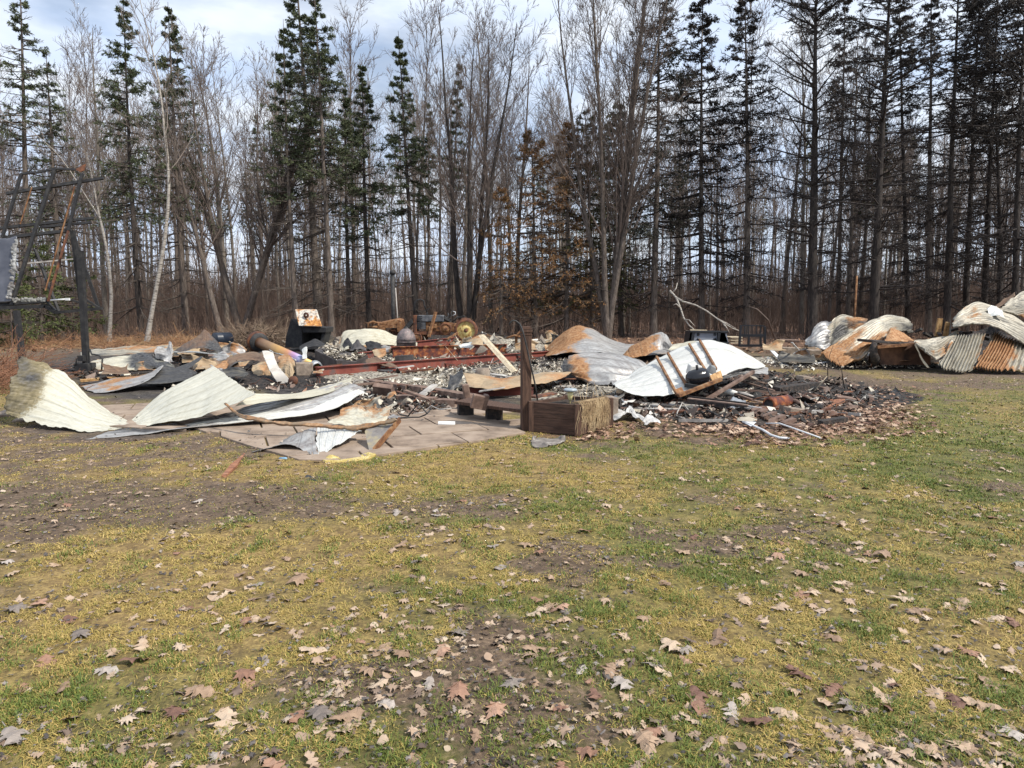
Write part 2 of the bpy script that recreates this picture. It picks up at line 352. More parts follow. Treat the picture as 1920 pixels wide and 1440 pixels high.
def graded(a, b, step, far, grow=1.12):
    c = list(np.arange(a, b, step)); s = step
    r = [b]; 
    while r[-1] < far[1]: s *= grow; r.append(r[-1]+s)
    s = step; l = [a]
    while l[-1] > far[0]: s *= grow; l.append(l[-1]-s)
    return np.array(l[::-1][:-1] + c + r)
gx = graded(-7, 7, 0.07, (-900, 900)); gy = graded(1.0, 12, 0.06, (-60, 1500))
X, Y = np.meshgrid(gx, gy); Z = ground_z(X, Y)
nx, ny = len(gx), len(gy)
idx = np.arange(nx*ny).reshape(ny, nx)
quads = np.stack([idx[:-1,:-1], idx[:-1,1:], idx[1:,1:], idx[1:,:-1]], -1).reshape(-1, 4)
d_, c_, l_, g_ = zones(X.ravel(), Y.ravel())
me = npmesh('ground', np.stack([X.ravel(), Y.ravel(), Z.ravel()], -1), quads, {'dirt': d_, 'char': c_, 'litter': l_, 'green': g_}, True)
m, t, b = nodes('lawn_soil_and_thatch')
nf = noise(t, 38, 6, rough=.7); nm = noise(t, 7, 8, rough=.7); nl = noise(t, 2.0, 4)
s1 = math_(t, 'ADD', math_(t, 'MULTIPLY', nf, 0.5), math_(t, 'MULTIPLY', nm, 0.5))
straw = ramp(t, s1, [(0.36, (0.055,0.034,0.016)), (0.5, (0.20,0.132,0.048)), (0.64, (0.42,0.30,0.11))])
grn = ramp(t, s1, [(0.36, (0.032,0.030,0.011)), (0.5, (0.105,0.105,0.023)), (0.64, (0.22,0.20,0.048))])
drt = ramp(t, s1, [(0.34, (0.035,0.023,0.015)), (0.5, (0.105,0.070,0.045)), (0.66, (0.26,0.185,0.12))])
lit = ramp(t, s1, [(0.34, (0.03,0.018,0.012)), (0.5, (0.12,0.065,0.04)), (0.66, (0.30,0.18,0.11))])
chr_ = ramp(t, s1, [(0.34, (0.010,0.009,0.009)), (0.5, (0.032,0.027,0.025)), (0.68, (0.15,0.13,0.12))])
c = mixc(t, attr(t, 'green').outputs['Fac'], straw, grn)
dm_ = math_(t, 'MULTIPLY', math_(t, 'ADD', math_(t, 'SUBTRACT', attr(t, 'dirt').outputs['Fac'], .30), math_(t, 'MULTIPLY', math_(t, 'SUBTRACT', math_(t, 'ADD', math_(t, 'MULTIPLY', nm, .6), math_(t, 'MULTIPLY', nf, .4)), .5), 2.6)), 1.8, clamp=True); c = mixc(t, dm_, c, drt)
c = mixc(t, attr(t, 'litter').outputs['Fac'], c, lit); c = mixc(t, attr(t, 'char').outputs['Fac'], c, chr_)
t.links.new(c, b.inputs['Base Color']); b.inputs['Roughness'].default_value = 0.95
bump(t, b, s1, 0.9, 0.03)
go = put('ground', me, m); tag(go, kind='structure')

# ------------------------------------------------------------ grass blades (one stuff object)
def grass(n, y0, y1, wscale, pw):
    yy = y0 + (y1-y0)*rng.random(n)**pw
    xx = (rng.random(n)*2-1)*(yy*0.82+1.9)
    d, c, l, g = zones(xx, yy)
    clump = fbm(xx*7, yy*7, 3)
    cl2 = fbm(xx*17+40, yy*17, 2)
    keep = rng.random(n) < np.clip(1.15-d*.84-c*1.5-l*.85, 0.0, 1)*np.clip((clump-.33)*4.2, 0.06, 1)*np.clip((cl2-.25)*3, .15, 1)
    px, py = proj(xx, yy)
    pav = paved(px, py)
    keep &= ~pav
    xx, yy, g, d = xx[keep], yy[keep], g[keep], d[keep]; n = len(xx)
    pt = fbm(xx*3.3+70, yy*3.3+20, 3)
    isg = rng.random(n) < np.clip(g*0.75+(pt-.5)*2.2, 0, .95)
    L0 = np.where(isg, 0.029, 0.026)*(0.5+1.0*rng.random(n)**1.5+.9*np.clip(fbm(xx*11+3, yy*11, 2)-.45, 0, 1)*2)*(1-0.45*d)
    wd = wscale*(0.7+0.6*rng.random(n))
    az = rng.random(n)*2*np.pi; tilt = np.where(isg, 0.25+0.8*rng.random(n), 0.8+0.75*rng.random(n))
    dx, dy = np.cos(az)*np.sin(tilt), np.sin(az)*np.sin(tilt); dz = np.cos(tilt)
    sa = az+np.pi/2+(rng.random(n)-.5); sx, sy = np.cos(sa)*wd/2, np.sin(sa)*wd/2
    z0 = ground_z(xx, yy)-0.002 + 0.012*(clump[keep]-.3)
    p0 = np.stack([xx, yy, z0], -1); D = np.stack([dx, dy, dz], -1)*L0[:, None]
    sag = np.stack([dx*.25, dy*.25, -0.35*np.ones(n)], -1)*L0[:, None]
    S = np.stack([sx, sy, np.zeros(n)], -1)
    v = np.stack([p0-S, p0+S, p0+D*.6+S*.8, p0+D*.6-S*.8, p0+D*1.1+sag], 1)
    tint = np.where(isg, 0.0+0.5*rng.random(n), 0.5+0.42*rng.random(n)+.25*(pt-.5))
    return v.reshape(-1, 3), np.repeat(tint, 5)
parts = [grass(600000, 1.7, 4.2, 0.0033, 1.0), grass(520000, 4.2, 8, 0.0050, 1.0), grass(240000, 8, 15, 0.010, 1.2), grass(60000, 14, 24, 0.018, 1.2)]
V = np.concatenate([p[0] for p in parts]); T = np.concatenate([p[1] for p in parts]); nb = len(V)//5
base = (np.arange(nb)*5)[:, None]
me = npmesh('grass', V, [base+np.array([0,1,2,3]), base+np.array([3,2,4])], {'tint': T})
m, t, b = nodes('grass_blades'); n = noise(t, 3, 3)
f = math_(t, 'ADD', attr(t, 'tint').outputs['Fac'], math_(t, 'MULTIPLY', math_(t, 'SUBTRACT', n, 0.5), 0.25))
t.links.new(ramp(t, f, [(0.0,(0.055,0.095,0.012)),(0.3,(0.125,0.165,0.022)),(0.5,(0.22,0.195,0.038)),(0.62,(0.32,0.235,0.060)),(0.85,(0.46,0.325,0.105)),(1.0,(0.56,0.43,0.18))]), b.inputs['Base Color'])
b.inputs['Roughness'].default_value = 0.7
tag(put('lawn_grass', me, m), 'short matted spring grass, part green and part straw', 'grass', kind='stuff')

# ------------------------------------------------------------ fallen leaves
def leaf_outline(kind, k):
    r = random.Random(k*13+kind); pts = []
    if kind == 0:      # lobed oak leaf: long, deep bristle-tipped lobes
        n = 3
        right = []
        for i in range(n):
            y = -0.27+0.54*i/(n-1)+0.04*r.uniform(-1, 1); wmax = (0.22, 0.36, 0.30)[i]*(0.8+.4*r.random()); v = (.10, .10, .09)[i]
            right += [(v+0.04*r.random(), y-0.11), (wmax*.72, y-0.03), (wmax*1.05, y+0.09), (wmax*.80, y+0.08), (wmax*.70, y+.13), (v+.05, y+.08)]
        right = [(0.015, -0.46)] + right + [(0.10, 0.44), (0.035, 0.46), (0.0, 0.56)]
        pts = right + [(-a*(0.85+.3*r.random()), b+0.02*r.uniform(-1, 1)) for a, b in right[:-1][::-1]]
    elif kind == 1:    # maple leaf
        for i in range(20):
            a = -math.pi/2 + 2*math.pi*(i+.5)/20
            rr = [0.16, .46, .27, .50, .24, .40, .30, .55, .27, .48][i % 10]*(0.85+.3*r.random()); pts.append((rr*math.cos(a), rr*math.sin(a)))
    else:              # plain curled leaf
        for i in range(14):
            a = 2*math.pi*i/14; pts.append((0.27*math.cos(a)*(0.9+.2*r.random()), 0.45*math.sin(a)*(0.9+.2*r.random())))
    return pts
def leaf_mesh(kind, k, thick=False):
    r = random.Random(k*7+kind*3); pts = leaf_outline(kind, k); n = len(pts)
    cx, cy, fo = r.uniform(-.9, .35), r.uniform(-.4, .3), r.uniform(-.35, .12)
    def z(x, y): return cx*x*x + cy*y*y + fo*abs(x)*.6 + 0.035*math.sin(9*x+5*y+k)+0.02*math.sin(17*y-7*x)+0.02
    vs = [(x, y, z(x, y)) for x, y in pts]
    sp_ = [(0, -0.3+0.2*i, 0) for i in range(5)]
    vs += [(x, y, z(x, y)) for x, y, _ in sp_]
    fs = []
    for i in range(n):
        j = (i+1) % n; my = (pts[i][1]+pts[j][1])/2
        s = min(range(5), key=lambda q: abs(sp_[q][1]-my)); m2 = (pts[j][1]+pts[(j+1) % n][1])/2; s2 = min(range(5), key=lambda q: abs(sp_[q][1]-m2))
        fs.append((i, j, n+s))
        if s2 != s: fs.append((j, n+s2, n+s))
    # stem
    b0 = len(vs); vs += [(-0.012, -0.45, 0.02), (0.012, -0.45, 0.02), (0.012, -0.72, 0.03), (-0.012, -0.72, 0.03)]; fs.append((b0, b0+1, b0+2, b0+3))
    mn = min(v[2] for v in vs)
    return np.array([(x, y, zz-mn) for x, y, zz in vs]), fs
def leafmat(name, cols):
    m, t, b = nodes(name); oi = t.nodes.new('ShaderNodeObjectInfo')
    n = noise(t, 4, 5); f = math_(t, 'ADD', math_(t, 'MULTIPLY', n, 0.5), math_(t, 'MULTIPLY', oi.outputs['Random'], 0.5))
    t.links.new(ramp(t, f, [(0.25+0.5*i/(len(cols)-1), c) for i, c in enumerate(cols)]), b.inputs['Base Color'])
    b.inputs['Roughness'].default_value = 0.65; bump(t, b, noise(t, 14, 3), 0.3, 0.02); return m
lm = [leafmat('dry_tan_leaf', [(0.22,0.14,0.09),(0.36,0.25,0.165),(0.45,0.345,0.25)]),
      leafmat('dry_brown_leaf', [(0.13,0.065,0.045),(0.26,0.14,0.09),(0.36,0.22,0.15)]),
      leafmat('weathered_grey_leaf', [(0.14,0.115,0.10),(0.27,0.23,0.20),(0.41,0.36,0.32)])]
LW = ['tan', 'reddish brown', 'weathered grey']; LK = ['lobed oak leaf', 'pointed maple leaf', 'plain curled leaf']
protos = {}
for kind in range(3):
    for k in range(5 if kind < 2 else 3):
        for c in range(3):
            vs, fs = leaf_mesh(kind, k)
            me = bpy.data.meshes.new('fallen_leaf'); me.from_pydata(vs.tolist(), [], fs); me.update()
            me.materials.append(lm[c]); protos[(kind, k, c)] = me
# the leaves that show large in the photo stand where they lie, the others are strewn about the lawn
seen = [(648,1352,0,0,.155),(422,1362,0,0,.17),(1498,1268,0,1,.15),(1143,1262,0,0,.15),(1255,1215,0,0,.16),(1285,1222,0,2,.14),(1558,1198,0,0,.13),(1858,1290,0,0,.15),(588,1222,0,0,.15),(830,1222,0,1,.14),
 (1225,1250,1,2,.13),(1345,1205,0,0,.16),(1500,1125,0,1,.15),(1520,1120,0,0,.14),(1690,1130,0,0,.14),(1655,1045,1,0,.15),(1742,1000,0,0,.12),(1765,1085,0,0,.12),(1880,1100,0,0,.13),(1460,1145,1,0,.13),
 (1280,1038,1,0,.13),(345,1140,0,1,.13),(30,1142,1,2,.14),(560,1090,1,0,.14),(128,1160,0,1,.12),(90,1242,0,1,.14),(150,1190,1,2,.13),(480,1095,0,2,.12),(1030,1140,1,0,.12),(780,1055,1,2,.12),
 (690,1262,1,0,.12),(600,1345,1,2,.13),(20,1385,0,2,.16),(330,1340,1,1,.12),(200,1255,0,2,.13),(375,1300,0,0,.15),(250,1240,0,1,.15),(1370,1340,0,2,.12),(1420,1360,0,1,.13),(1320,1340,2,1,.15),
 (1610,1395,0,0,.14),(1590,1330,0,2,.14),(1790,1320,0,1,.15),(1840,1330,0,0,.15),(1815,1225,1,1,.12),(1893,1262,0,0,.13),(1720,1155,0,0,.14),(1805,1140,0,0,.15),(1865,1165,0,0,.15),(1900,1175,0,1,.15),
 (1650,1315,0,0,.13),(1560,1300,0,1,.13),(1470,1345,0,0,.14),(1305,1310,0,1,.13),(1210,1395,1,0,.12),(1900,1380,1,2,.13),(930,1340,1,1,.12),(860,1190,1,2,.14),(1165,1290,0,2,.14),(960,1290,1,2,.12)]
G2 = 'fallen leaves on the front of the lawn'; cnt = 0
def put_leaf(x, y, kind, c, size, flat=0.0):
    o = bpy.data.objects.new('fallen_leaf', protos[(kind, random.randrange(5 if kind < 2 else 3), c)])
    o.location = (x, y, float(ground_z(np.array([x]), np.array([y]))[0])-0.003+random.random()*0.010)
    o.rotation_euler = (random.gauss(0, .13), random.gauss(0, .13), random.random()*6.28)
    o.scale = (size,)*3; COL.objects.link(o)
    bd = ['nearest', 'second', 'third', 'fourth', 'farthest'][min(4, int((y-1.9)/.85))]
    return tag(o, f'{LW[c]} {LK[kind]} in the {bd} strip of lawn', 'fallen leaf', G2)
for px, py, kind, c, s in seen:
    g = G(px, py); put_leaf(g.x, g.y, kind, c, s*.95)
while cnt < 228:
    y = 2.2+3.6*random.random()**1.3; x = (random.random()*2-1)*(y*0.77+.3)
    if random.random() > 1.0*(vn(x*1.3+5, y*1.3)-.15)+0.25*(x > 0): continue
    put_leaf(x, y, random.choice((0,0,0,0,1,1,0,1,0,2)), random.choice((0,0,0,0,1,1,2)), random.uniform(.055,.125)); cnt += 1
# everything smaller or farther: one sheet of litter
def litter(n, fx, cols, smin, smax, name, label, kindfn=None, zoff=-0.002):
    pr = [leaf_mesh(k, q)[0:2] for k, q in ((0,0),(0,1),(0,2),(1,0),(1,1),(1,2),(0,4),(2,1))]
    pr = [(v*np.array([1, r_s, 1]), f) for (v, f), r_s in zip(pr, (1, .8, 1.1, .9, .7, 1, .6, .75))]
    xs, ys = fx(n); n = len(xs); Vs = []; Fs = []; Ts = []; off = 0
    which = rng.integers(0, len(pr), n)
    for q, (pv, pf) in enumerate(pr):
        s = which == q; k = int(s.sum())
        if not k: continue
        a = rng.random(k)*6.283; tx = rng.normal(0, .25, k); ty = rng.normal(0, .25, k); sc_ = rng.uniform(smin, smax, k)
        v = pv[None]*sc_[:, None, None]; v = np.repeat(v, 1, 0)
        z = v[..., 2] + v[..., 0]*tx[:, None] + v[..., 1]*ty[:, None]
        x = v[..., 0]*np.cos(a)[:, None] - v[..., 1]*np.sin(a)[:, None] + xs[s][:, None]
        y = v[..., 0]*np.sin(a)[:, None] + v[..., 1]*np.cos(a)[:, None] + ys[s][:, None]
        z = z + ground_z(xs[s], ys[s])[:, None] + zoff + rng.random(k)[:, None]*.015
        Vs.append(np.stack([x, y, z], -1).reshape(-1, 3)); Ts.append(np.repeat(rng.random(k), len(pv)))
        tri = np.array([f for f in pf if len(f) == 3])
        Fs.append(((np.arange(k)*len(pv)+off)[:, None, None]+tri[None]).reshape(-1, 3)); off += k*len(pv)
    me = npmesh(name, np.concatenate(Vs), [np.concatenate(Fs)], {'tint': np.concatenate(Ts)})
    m, t, b = nodes(name+'_colour'); k = len(cols)
    f = math_(t, 'ADD', math_(t, 'MULTIPLY', attr(t, 'tint').outputs['Fac'], .8), math_(t, 'MULTIPLY', noise(t, 12, 4), .3))
    t.links.new(ramp(t, f, [(0.1+0.9*i/(k-1), c) for i, c in enumerate(cols)]), b.inputs['Base Color']); b.inputs['Roughness'].default_value = 0.7
    return tag(put(name, me, m), label, 'leaf litter', kind='stuff')
def f_lawn(n):
    y = 1.9+20*rng.random(n)**2.1; x = (rng.random(n)*2-1)*(y*.82+1.5)
    d, c, l, g = zones(x, y); px, py = proj(x, y)
    k = (rng.random(n) < (np.clip(fbm(x*1.4+5, y*1.4, 3)-.38, 0, 1)*1.8 + .14+.16*(x > 0))*np.clip(1-c*2, 0, 1)) & ~paved(px, py)
    return x[k], y[k]
litter(14500, f_lawn, [(0.09,0.06,0.045),(0.22,0.16,0.12),(0.36,0.25,0.17),(0.41,0.305,0.22),(0.48,0.39,0.30)], 0.03, 0.085, 'scattered_leaf_litter', 'small dead leaves and leaf scraps scattered over the lawn', zoff=-0.004)
def f_small(n):
    y = 1.9+9*rng.random(n)**1.7; x = (rng.random(n)*2-1)*(y*.82+1.5); px, py = proj(x, y)
    k = ~paved(px, py); return x[k], y[k]
litter(9000, f_small, [(0.035,0.028,0.025),(0.07,0.06,0.055),(0.15,0.13,0.12),(0.28,0.24,0.21)], 0.012, 0.035, 'leaf_crumbs', 'dark crumbled leaf fragments trodden into the lawn', zoff=0.004)
def f_bed(n):
    x = rng.uniform(.8, 9, n); y = rng.uniform(7.6, 14, n); d, c, l, g = zones(x, y)
    k = rng.random(n) < l*(1-.3*c); return x[k], y[k]
litter(9500, f_bed, [(0.05,0.025,0.018),(0.14,0.07,0.045),(0.28,0.16,0.10),(0.42,0.29,0.20),(0.50,0.38,0.28)], 0.06, 0.13, 'leaf_bed', 'bed of brown leaves along the front of the burnt debris', zoff=0.012)
def f_forest(n):
    y = rng.uniform(24, 60, n); x = (rng.random(n)*2-1)*(y*.82); return x, y
litter(9000, f_forest, [(0.05,0.025,0.018),(0.16,0.08,0.045),(0.28,0.15,0.085),(0.38,0.24,0.15)], 0.12, 0.26, 'forest_leaf_litter', 'brown leaf litter covering the floor at the wood edge', zoff=0.01)

def f_dirt(n):
    y = 1.9+14*rng.random(n)**1.5; x = (rng.random(n)*2-1)*(y*.82+1.5); px, py = proj(x, y); d, c, l, g = zones(x, y)
    k = ~paved(px, py) & (rng.random(n) < d); return x[k], y[k]
litter(20000, f_dirt, [(0.02,0.014,0.01),(0.06,0.04,0.027),(0.14,0.095,0.06),(0.30,0.22,0.14),(0.44,0.36,0.26)], 0.010, 0.045, 'soil_crumbs', 'crumbs of soil, bark and leaf on the bare brown patches', zoff=0.0)
# ------------------------------------------------------------ trees
def tubes(P3, Rr, n):
    """P3: M x N x 3 polylines, Rr: M x N radii -> verts, quads"""
    Mn, N, _ = P3.shape
    T = np.gradient(P3, axis=1); T /= np.linalg.norm(T, axis=2, keepdims=True)+1e-9
    ref = np.tile(np.array([0.31, 0.83, 0.46]), (Mn, N, 1)); vert = np.abs((T*ref).sum(2)) > .93
    ref[vert] = (0.9, -0.4, 0.1)
    A = np.cross(T, ref); A /= np.linalg.norm(A, axis=2, keepdims=True)+1e-9; B = np.cross(T, A)
    ang = 2*np.pi*np.arange(n)/n
    V = P3[:, :, None] + Rr[:, :, None, None]*(A[:, :, None]*np.cos(ang)[:, None] + B[:, :, None]*np.sin(ang)[:, None])
    i = np.arange(Mn)[:, None, None]*N*n; j = np.arange(N-1)[None, :, None]*n; k = np.arange(n)[None, None]; k2 = (k+1) % n
    Fq = np.stack([i+j+k, i+j+k2, i+j+n+k2, i+j+n+k], -1).reshape(-1, 4)
    return V.reshape(-1, 3), Fq
def join(ts):
    V = []; Fs = []; o = 0
    for v, f in ts:
        V.append(v); Fs.append(f+o); o += len(v)
    return np.concatenate(V), [np.concatenate(Fs)]
def norm(a): return a/(np.linalg.norm(a, axis=-1, keepdims=True)+1e-9)
def grow(r, start, d, Ln, r0, N, wander, up, tip=0.25):
    """start Mx3, d Mx3, Ln M, r0 M -> polylines"""
    Mn = len(start); p = np.zeros((Mn, N, 3)); p[:, 0] = start; d = d.copy(); st = Ln/(N-1)
    for i in range(1, N):
        d = norm(d + r.normal(0, wander, (Mn, 3)) + np.array([0, 0, 1])*up)
        p[:, i] = p[:, i-1] + d*st[:, None]
    rad = r0[:, None]*(1-(1-tip)*np.linspace(0, 1, N)[None])
    return p, rad
def spawn(r, p, rad, n, t0, t1, ang, lf, rf, par_len, prof=None):
    Mn, N, _ = p.shape; t = r.uniform(t0, t1, (Mn, n)); t.sort(axis=1); f = t*(N-1); i = np.minimum(f.astype(int), N-2); fr = f-i
    m = np.arange(Mn)[:, None]
    s = p[m, i]*(1-fr[..., None]) + p[m, i+1]*fr[..., None]; T = norm(p[m, i+1]-p[m, i])
    rr = (rad[m, i]*(1-fr)+rad[m, i+1]*fr)
    az = (np.arange(n)[None]*2.4 + r.uniform(0, 6.28, (Mn, 1)) + r.normal(0, .4, (Mn, n)))
    q = np.cross(T, np.array([0.3, 0.2, 0.93])); q = norm(q); q2 = np.cross(T, q)
    side = q*np.cos(az)[..., None] + q2*np.sin(az)[..., None]
    a = ang + r.normal(0, .13, (Mn, n)); d = norm(T*np.cos(a)[..., None] + side*np.sin(a)[..., None])
    Ln = par_len[:, None]*lf*(1-0.55*(t-t0)/(t1-t0+1e-6))*r.uniform(.65, 1.25, (Mn, n))
    return s.reshape(-1, 3), d.reshape(-1, 3), Ln.ravel(), (rr*rf*r.uniform(.7, 1.0, (Mn, n))).ravel()
def bare_tree(seed, Ht, r0, lean=(0, 0), path=None, stems=1, spread=.12, first=.35, n1=22, n2=8, n3=6, n4=0, ang=.62, twr=.008, curve=0.0):
    r = np.random.default_rng(seed)
    az = r.uniform(0, 6.28, stems) + 2*np.pi*np.arange(stems)/stems
    az[0] = 0 if stems > 1 else az[0]
    sprd = spread*(1 if stems > 1 else 0)
    d = np.stack([np.cos(az)*sprd+lean[0], np.sin(az)*sprd*.6+lean[1], np.ones(stems)], -1); d = norm(d)
    Ln = Ht*r.uniform(.86, 1.02, stems); Ln[0] = Ht
    p, rad = grow(r, np.zeros((stems, 3)), d, Ln, np.full(stems, r0), 14, .022, 0.012 if stems > 1 else .0, .10)
    if path is not None:
        q = np.array(path); tt = np.linspace(0, 1, len(q)); p = np.stack([np.interp(np.linspace(0, 1, 14), tt, q[:, i]) for i in range(3)], -1)[None]; Ln = np.array([np.linalg.norm(np.diff(p[0], axis=0), axis=1).sum()])
        rad = np.linspace(r0, r0*.12, 14)[None].copy()
    rad[:, 0] *= 1.28
    trunk = tubes(p, rad, 9)
    b = []
    s, d1, L1, R1 = spawn(r, p, rad, n1, first, .97, ang, .30, .42, Ln); p1, r1 = grow(r, s, d1, L1, np.maximum(R1, twr*1.6), 7, .06, .09, .22); b.append(tubes(p1, r1, 5))
    s, d2, L2, R2 = spawn(r, p1, r1, n2, .2, 1, .6, .42, .55, L1); p2, r2 = grow(r, s, d2, L2, np.maximum(R2, twr*1.2), 5, .08, .07, .4); b.append(tubes(p2, r2, 3))
    s, d3, L3, R3 = spawn(r, p2, r2, n3, .15, 1, .6, .5, .6, L2); p3, r3 = grow(r, s, d3, L3, np.maximum(R3, twr), 4, .1, .06, .6); b.append(tubes(p3, r3, 3))
    if n4:
        s, d4, L4, R4 = spawn(r, p3, r3, n4, .2, 1, .6, .55, .6, L3); p4, r4 = grow(r, s, d4, L4, np.maximum(R4, twr*.85), 3, .1, .05, .7); b.append(tubes(p4, r4, 3))
    return trunk, b
def conifer(seed, Ht, r0, lean=(0, 0), Lmax=2.6, live=.45, dead=1.0, dens=1.0, droop=-.12, top=1.0, spray=.15, tw=.010, low=.1, patchy=.5, wid=.019, dtw=4, shape=.85, bent=0.0, maxt=1.0):
    """live: height fraction above which boughs carry needles; dead: amount of bare limbs below"""
    r = np.random.default_rng(seed)
    d = norm(np.array([[lean[0], lean[1], 1.0]]))
    p, rad = grow(r, np.zeros((1, 3)), d, np.array([Ht*math.sqrt(1+lean[0]**2+lean[1]**2)]), np.array([r0]), 16, .006, 0, .06); rad[:, 0] *= 1.2
    trunk = tubes(p, rad, 9)
    zs = []; t = low
    while t < .985:
        k = r.integers(3, 6) if t < live else r.integers(4, 8)
        if t < live and dead < 1: k = r.binomial(k, dead)
        zs += [t+r.normal(0, .004) for _ in range(k)]; t += r.uniform(.28, .50)/Ht*(1.0 if t > live else 1.6)
    zs = np.clip(np.array(zs), 0, .99)*maxt; n = len(zs); f = zs*15; i = np.minimum(f.astype(int), 14); fr = (f-i)[:, None]
    s = p[0, i]*(1-fr)+p[0, i+1]*fr; az = r.uniform(0, 6.283, n)
    prof = np.clip((1-zs)**shape*1.0, .05, 1)*np.clip(.55+zs/max(live, .15)*.5, .5, 1)
    L1 = Lmax*1.22*prof*r.uniform(.5, 1.15, n)
    d1 = np.stack([np.cos(az), np.sin(az), droop+.55*(zs-.5)+r.normal(0, .1, n)], -1); d1 = norm(d1)
    p1, r1 = grow(r, s, d1, L1, 0.013+.012*L1, 6, .05, .025, .25)
    br = [tubes(p1, r1, 4)]
    # side twigs
    s2, d2, L2, R2 = spawn(r, p1, r1, 8, .22, 1, .85, .34, .5, L1); d2[:, 2] *= .55; p2, r2 = grow(r, s2, norm(d2), L2, np.maximum(R2, tw), 3, .08, -.03, .5); 
    lv = np.repeat(zs, 8)
    kt = (lv >= live) | (r.random(len(lv)) < .75)
    br.append(tubes(p2[kt], r2[kt], 3))
    dm = (lv < live) & (r.random(len(lv)) < .6+.1*(dtw-4))
    if dm.any():
        s3, d3, L3, R3 = spawn(r, p2[dm], r2[dm], dtw, .1, 1, .8, .6, .7, L2[dm]); p3, r3 = grow(r, s3, d3, L3, np.full(len(s3), tw*.8), 3, .1, -.02, .6); br.append(tubes(p3, r3, 3))
    # needle sprays on the live boughs
    bl = r.random(n) > patchy*.38
    sel = np.repeat((zs >= live) & bl, 8)
    fol = None
    if sel.any():
        pp = p2[sel]; LL = np.maximum(L2[sel], .12); mm = len(pp); ns = max(3, int(19*dens))
        tt = r.uniform(0, 1.05, (mm, ns)); a = pp[:, None, 0]*(1-tt[..., None])+pp[:, None, -1]*tt[..., None]
        T = norm(pp[:, -1]-pp[:, 0])[:, None]
        dd = norm(T*.8 + r.normal(0, .62, (mm, ns, 3)) + np.array([0, 0, -.34]))
        L = spray*r.uniform(.5, 1.2, (mm, ns))[..., None]
        sd = norm(np.cross(dd, r.normal(0, 1, (mm, ns, 3))))*wid*r.uniform(.6, 1.2, (mm, ns))[..., None]
        v = np.stack([a-sd*.5, a+dd*L*.55-sd, a+dd*L, a+dd*L*.5+sd], 2).reshape(-1, 3)
        q = np.arange(mm*ns)[:, None]*4+np.arange(4)[None]
        ft = np.repeat(np.clip(np.repeat(r.random(mm), ns)*.7 + r.random(mm*ns)*.3, 0, 1), 4)
        fol = (v, q, ft)
    return trunk, br, fol
def build_tree(name, loc, tr, br, fol, mt, mb, mf, label, cat, group=None, stuff_children=True):
    t = thing(name, label, cat, loc, group)
    v, f = tr; put('trunk', npmesh('trunk', v, f, None, True), mt, t)
    v, f = join(br); put('branches', npmesh('branches', v, f), mb, t)
    if fol is not None: put('needles', npmesh('needles', fol[0], fol[1], {'tint': fol[2]}), mf, t)
    return t
def foot(px, Y): return Vector((P(px, 600, Y).x, Y, -0.05))
def lean_to(px0, px1, py1, Y, dy=0.0):
    a = foot(px0, Y); b = P(px1, py1, Y); h = b.z
    return ((b.x-a.x)/h, dy), h
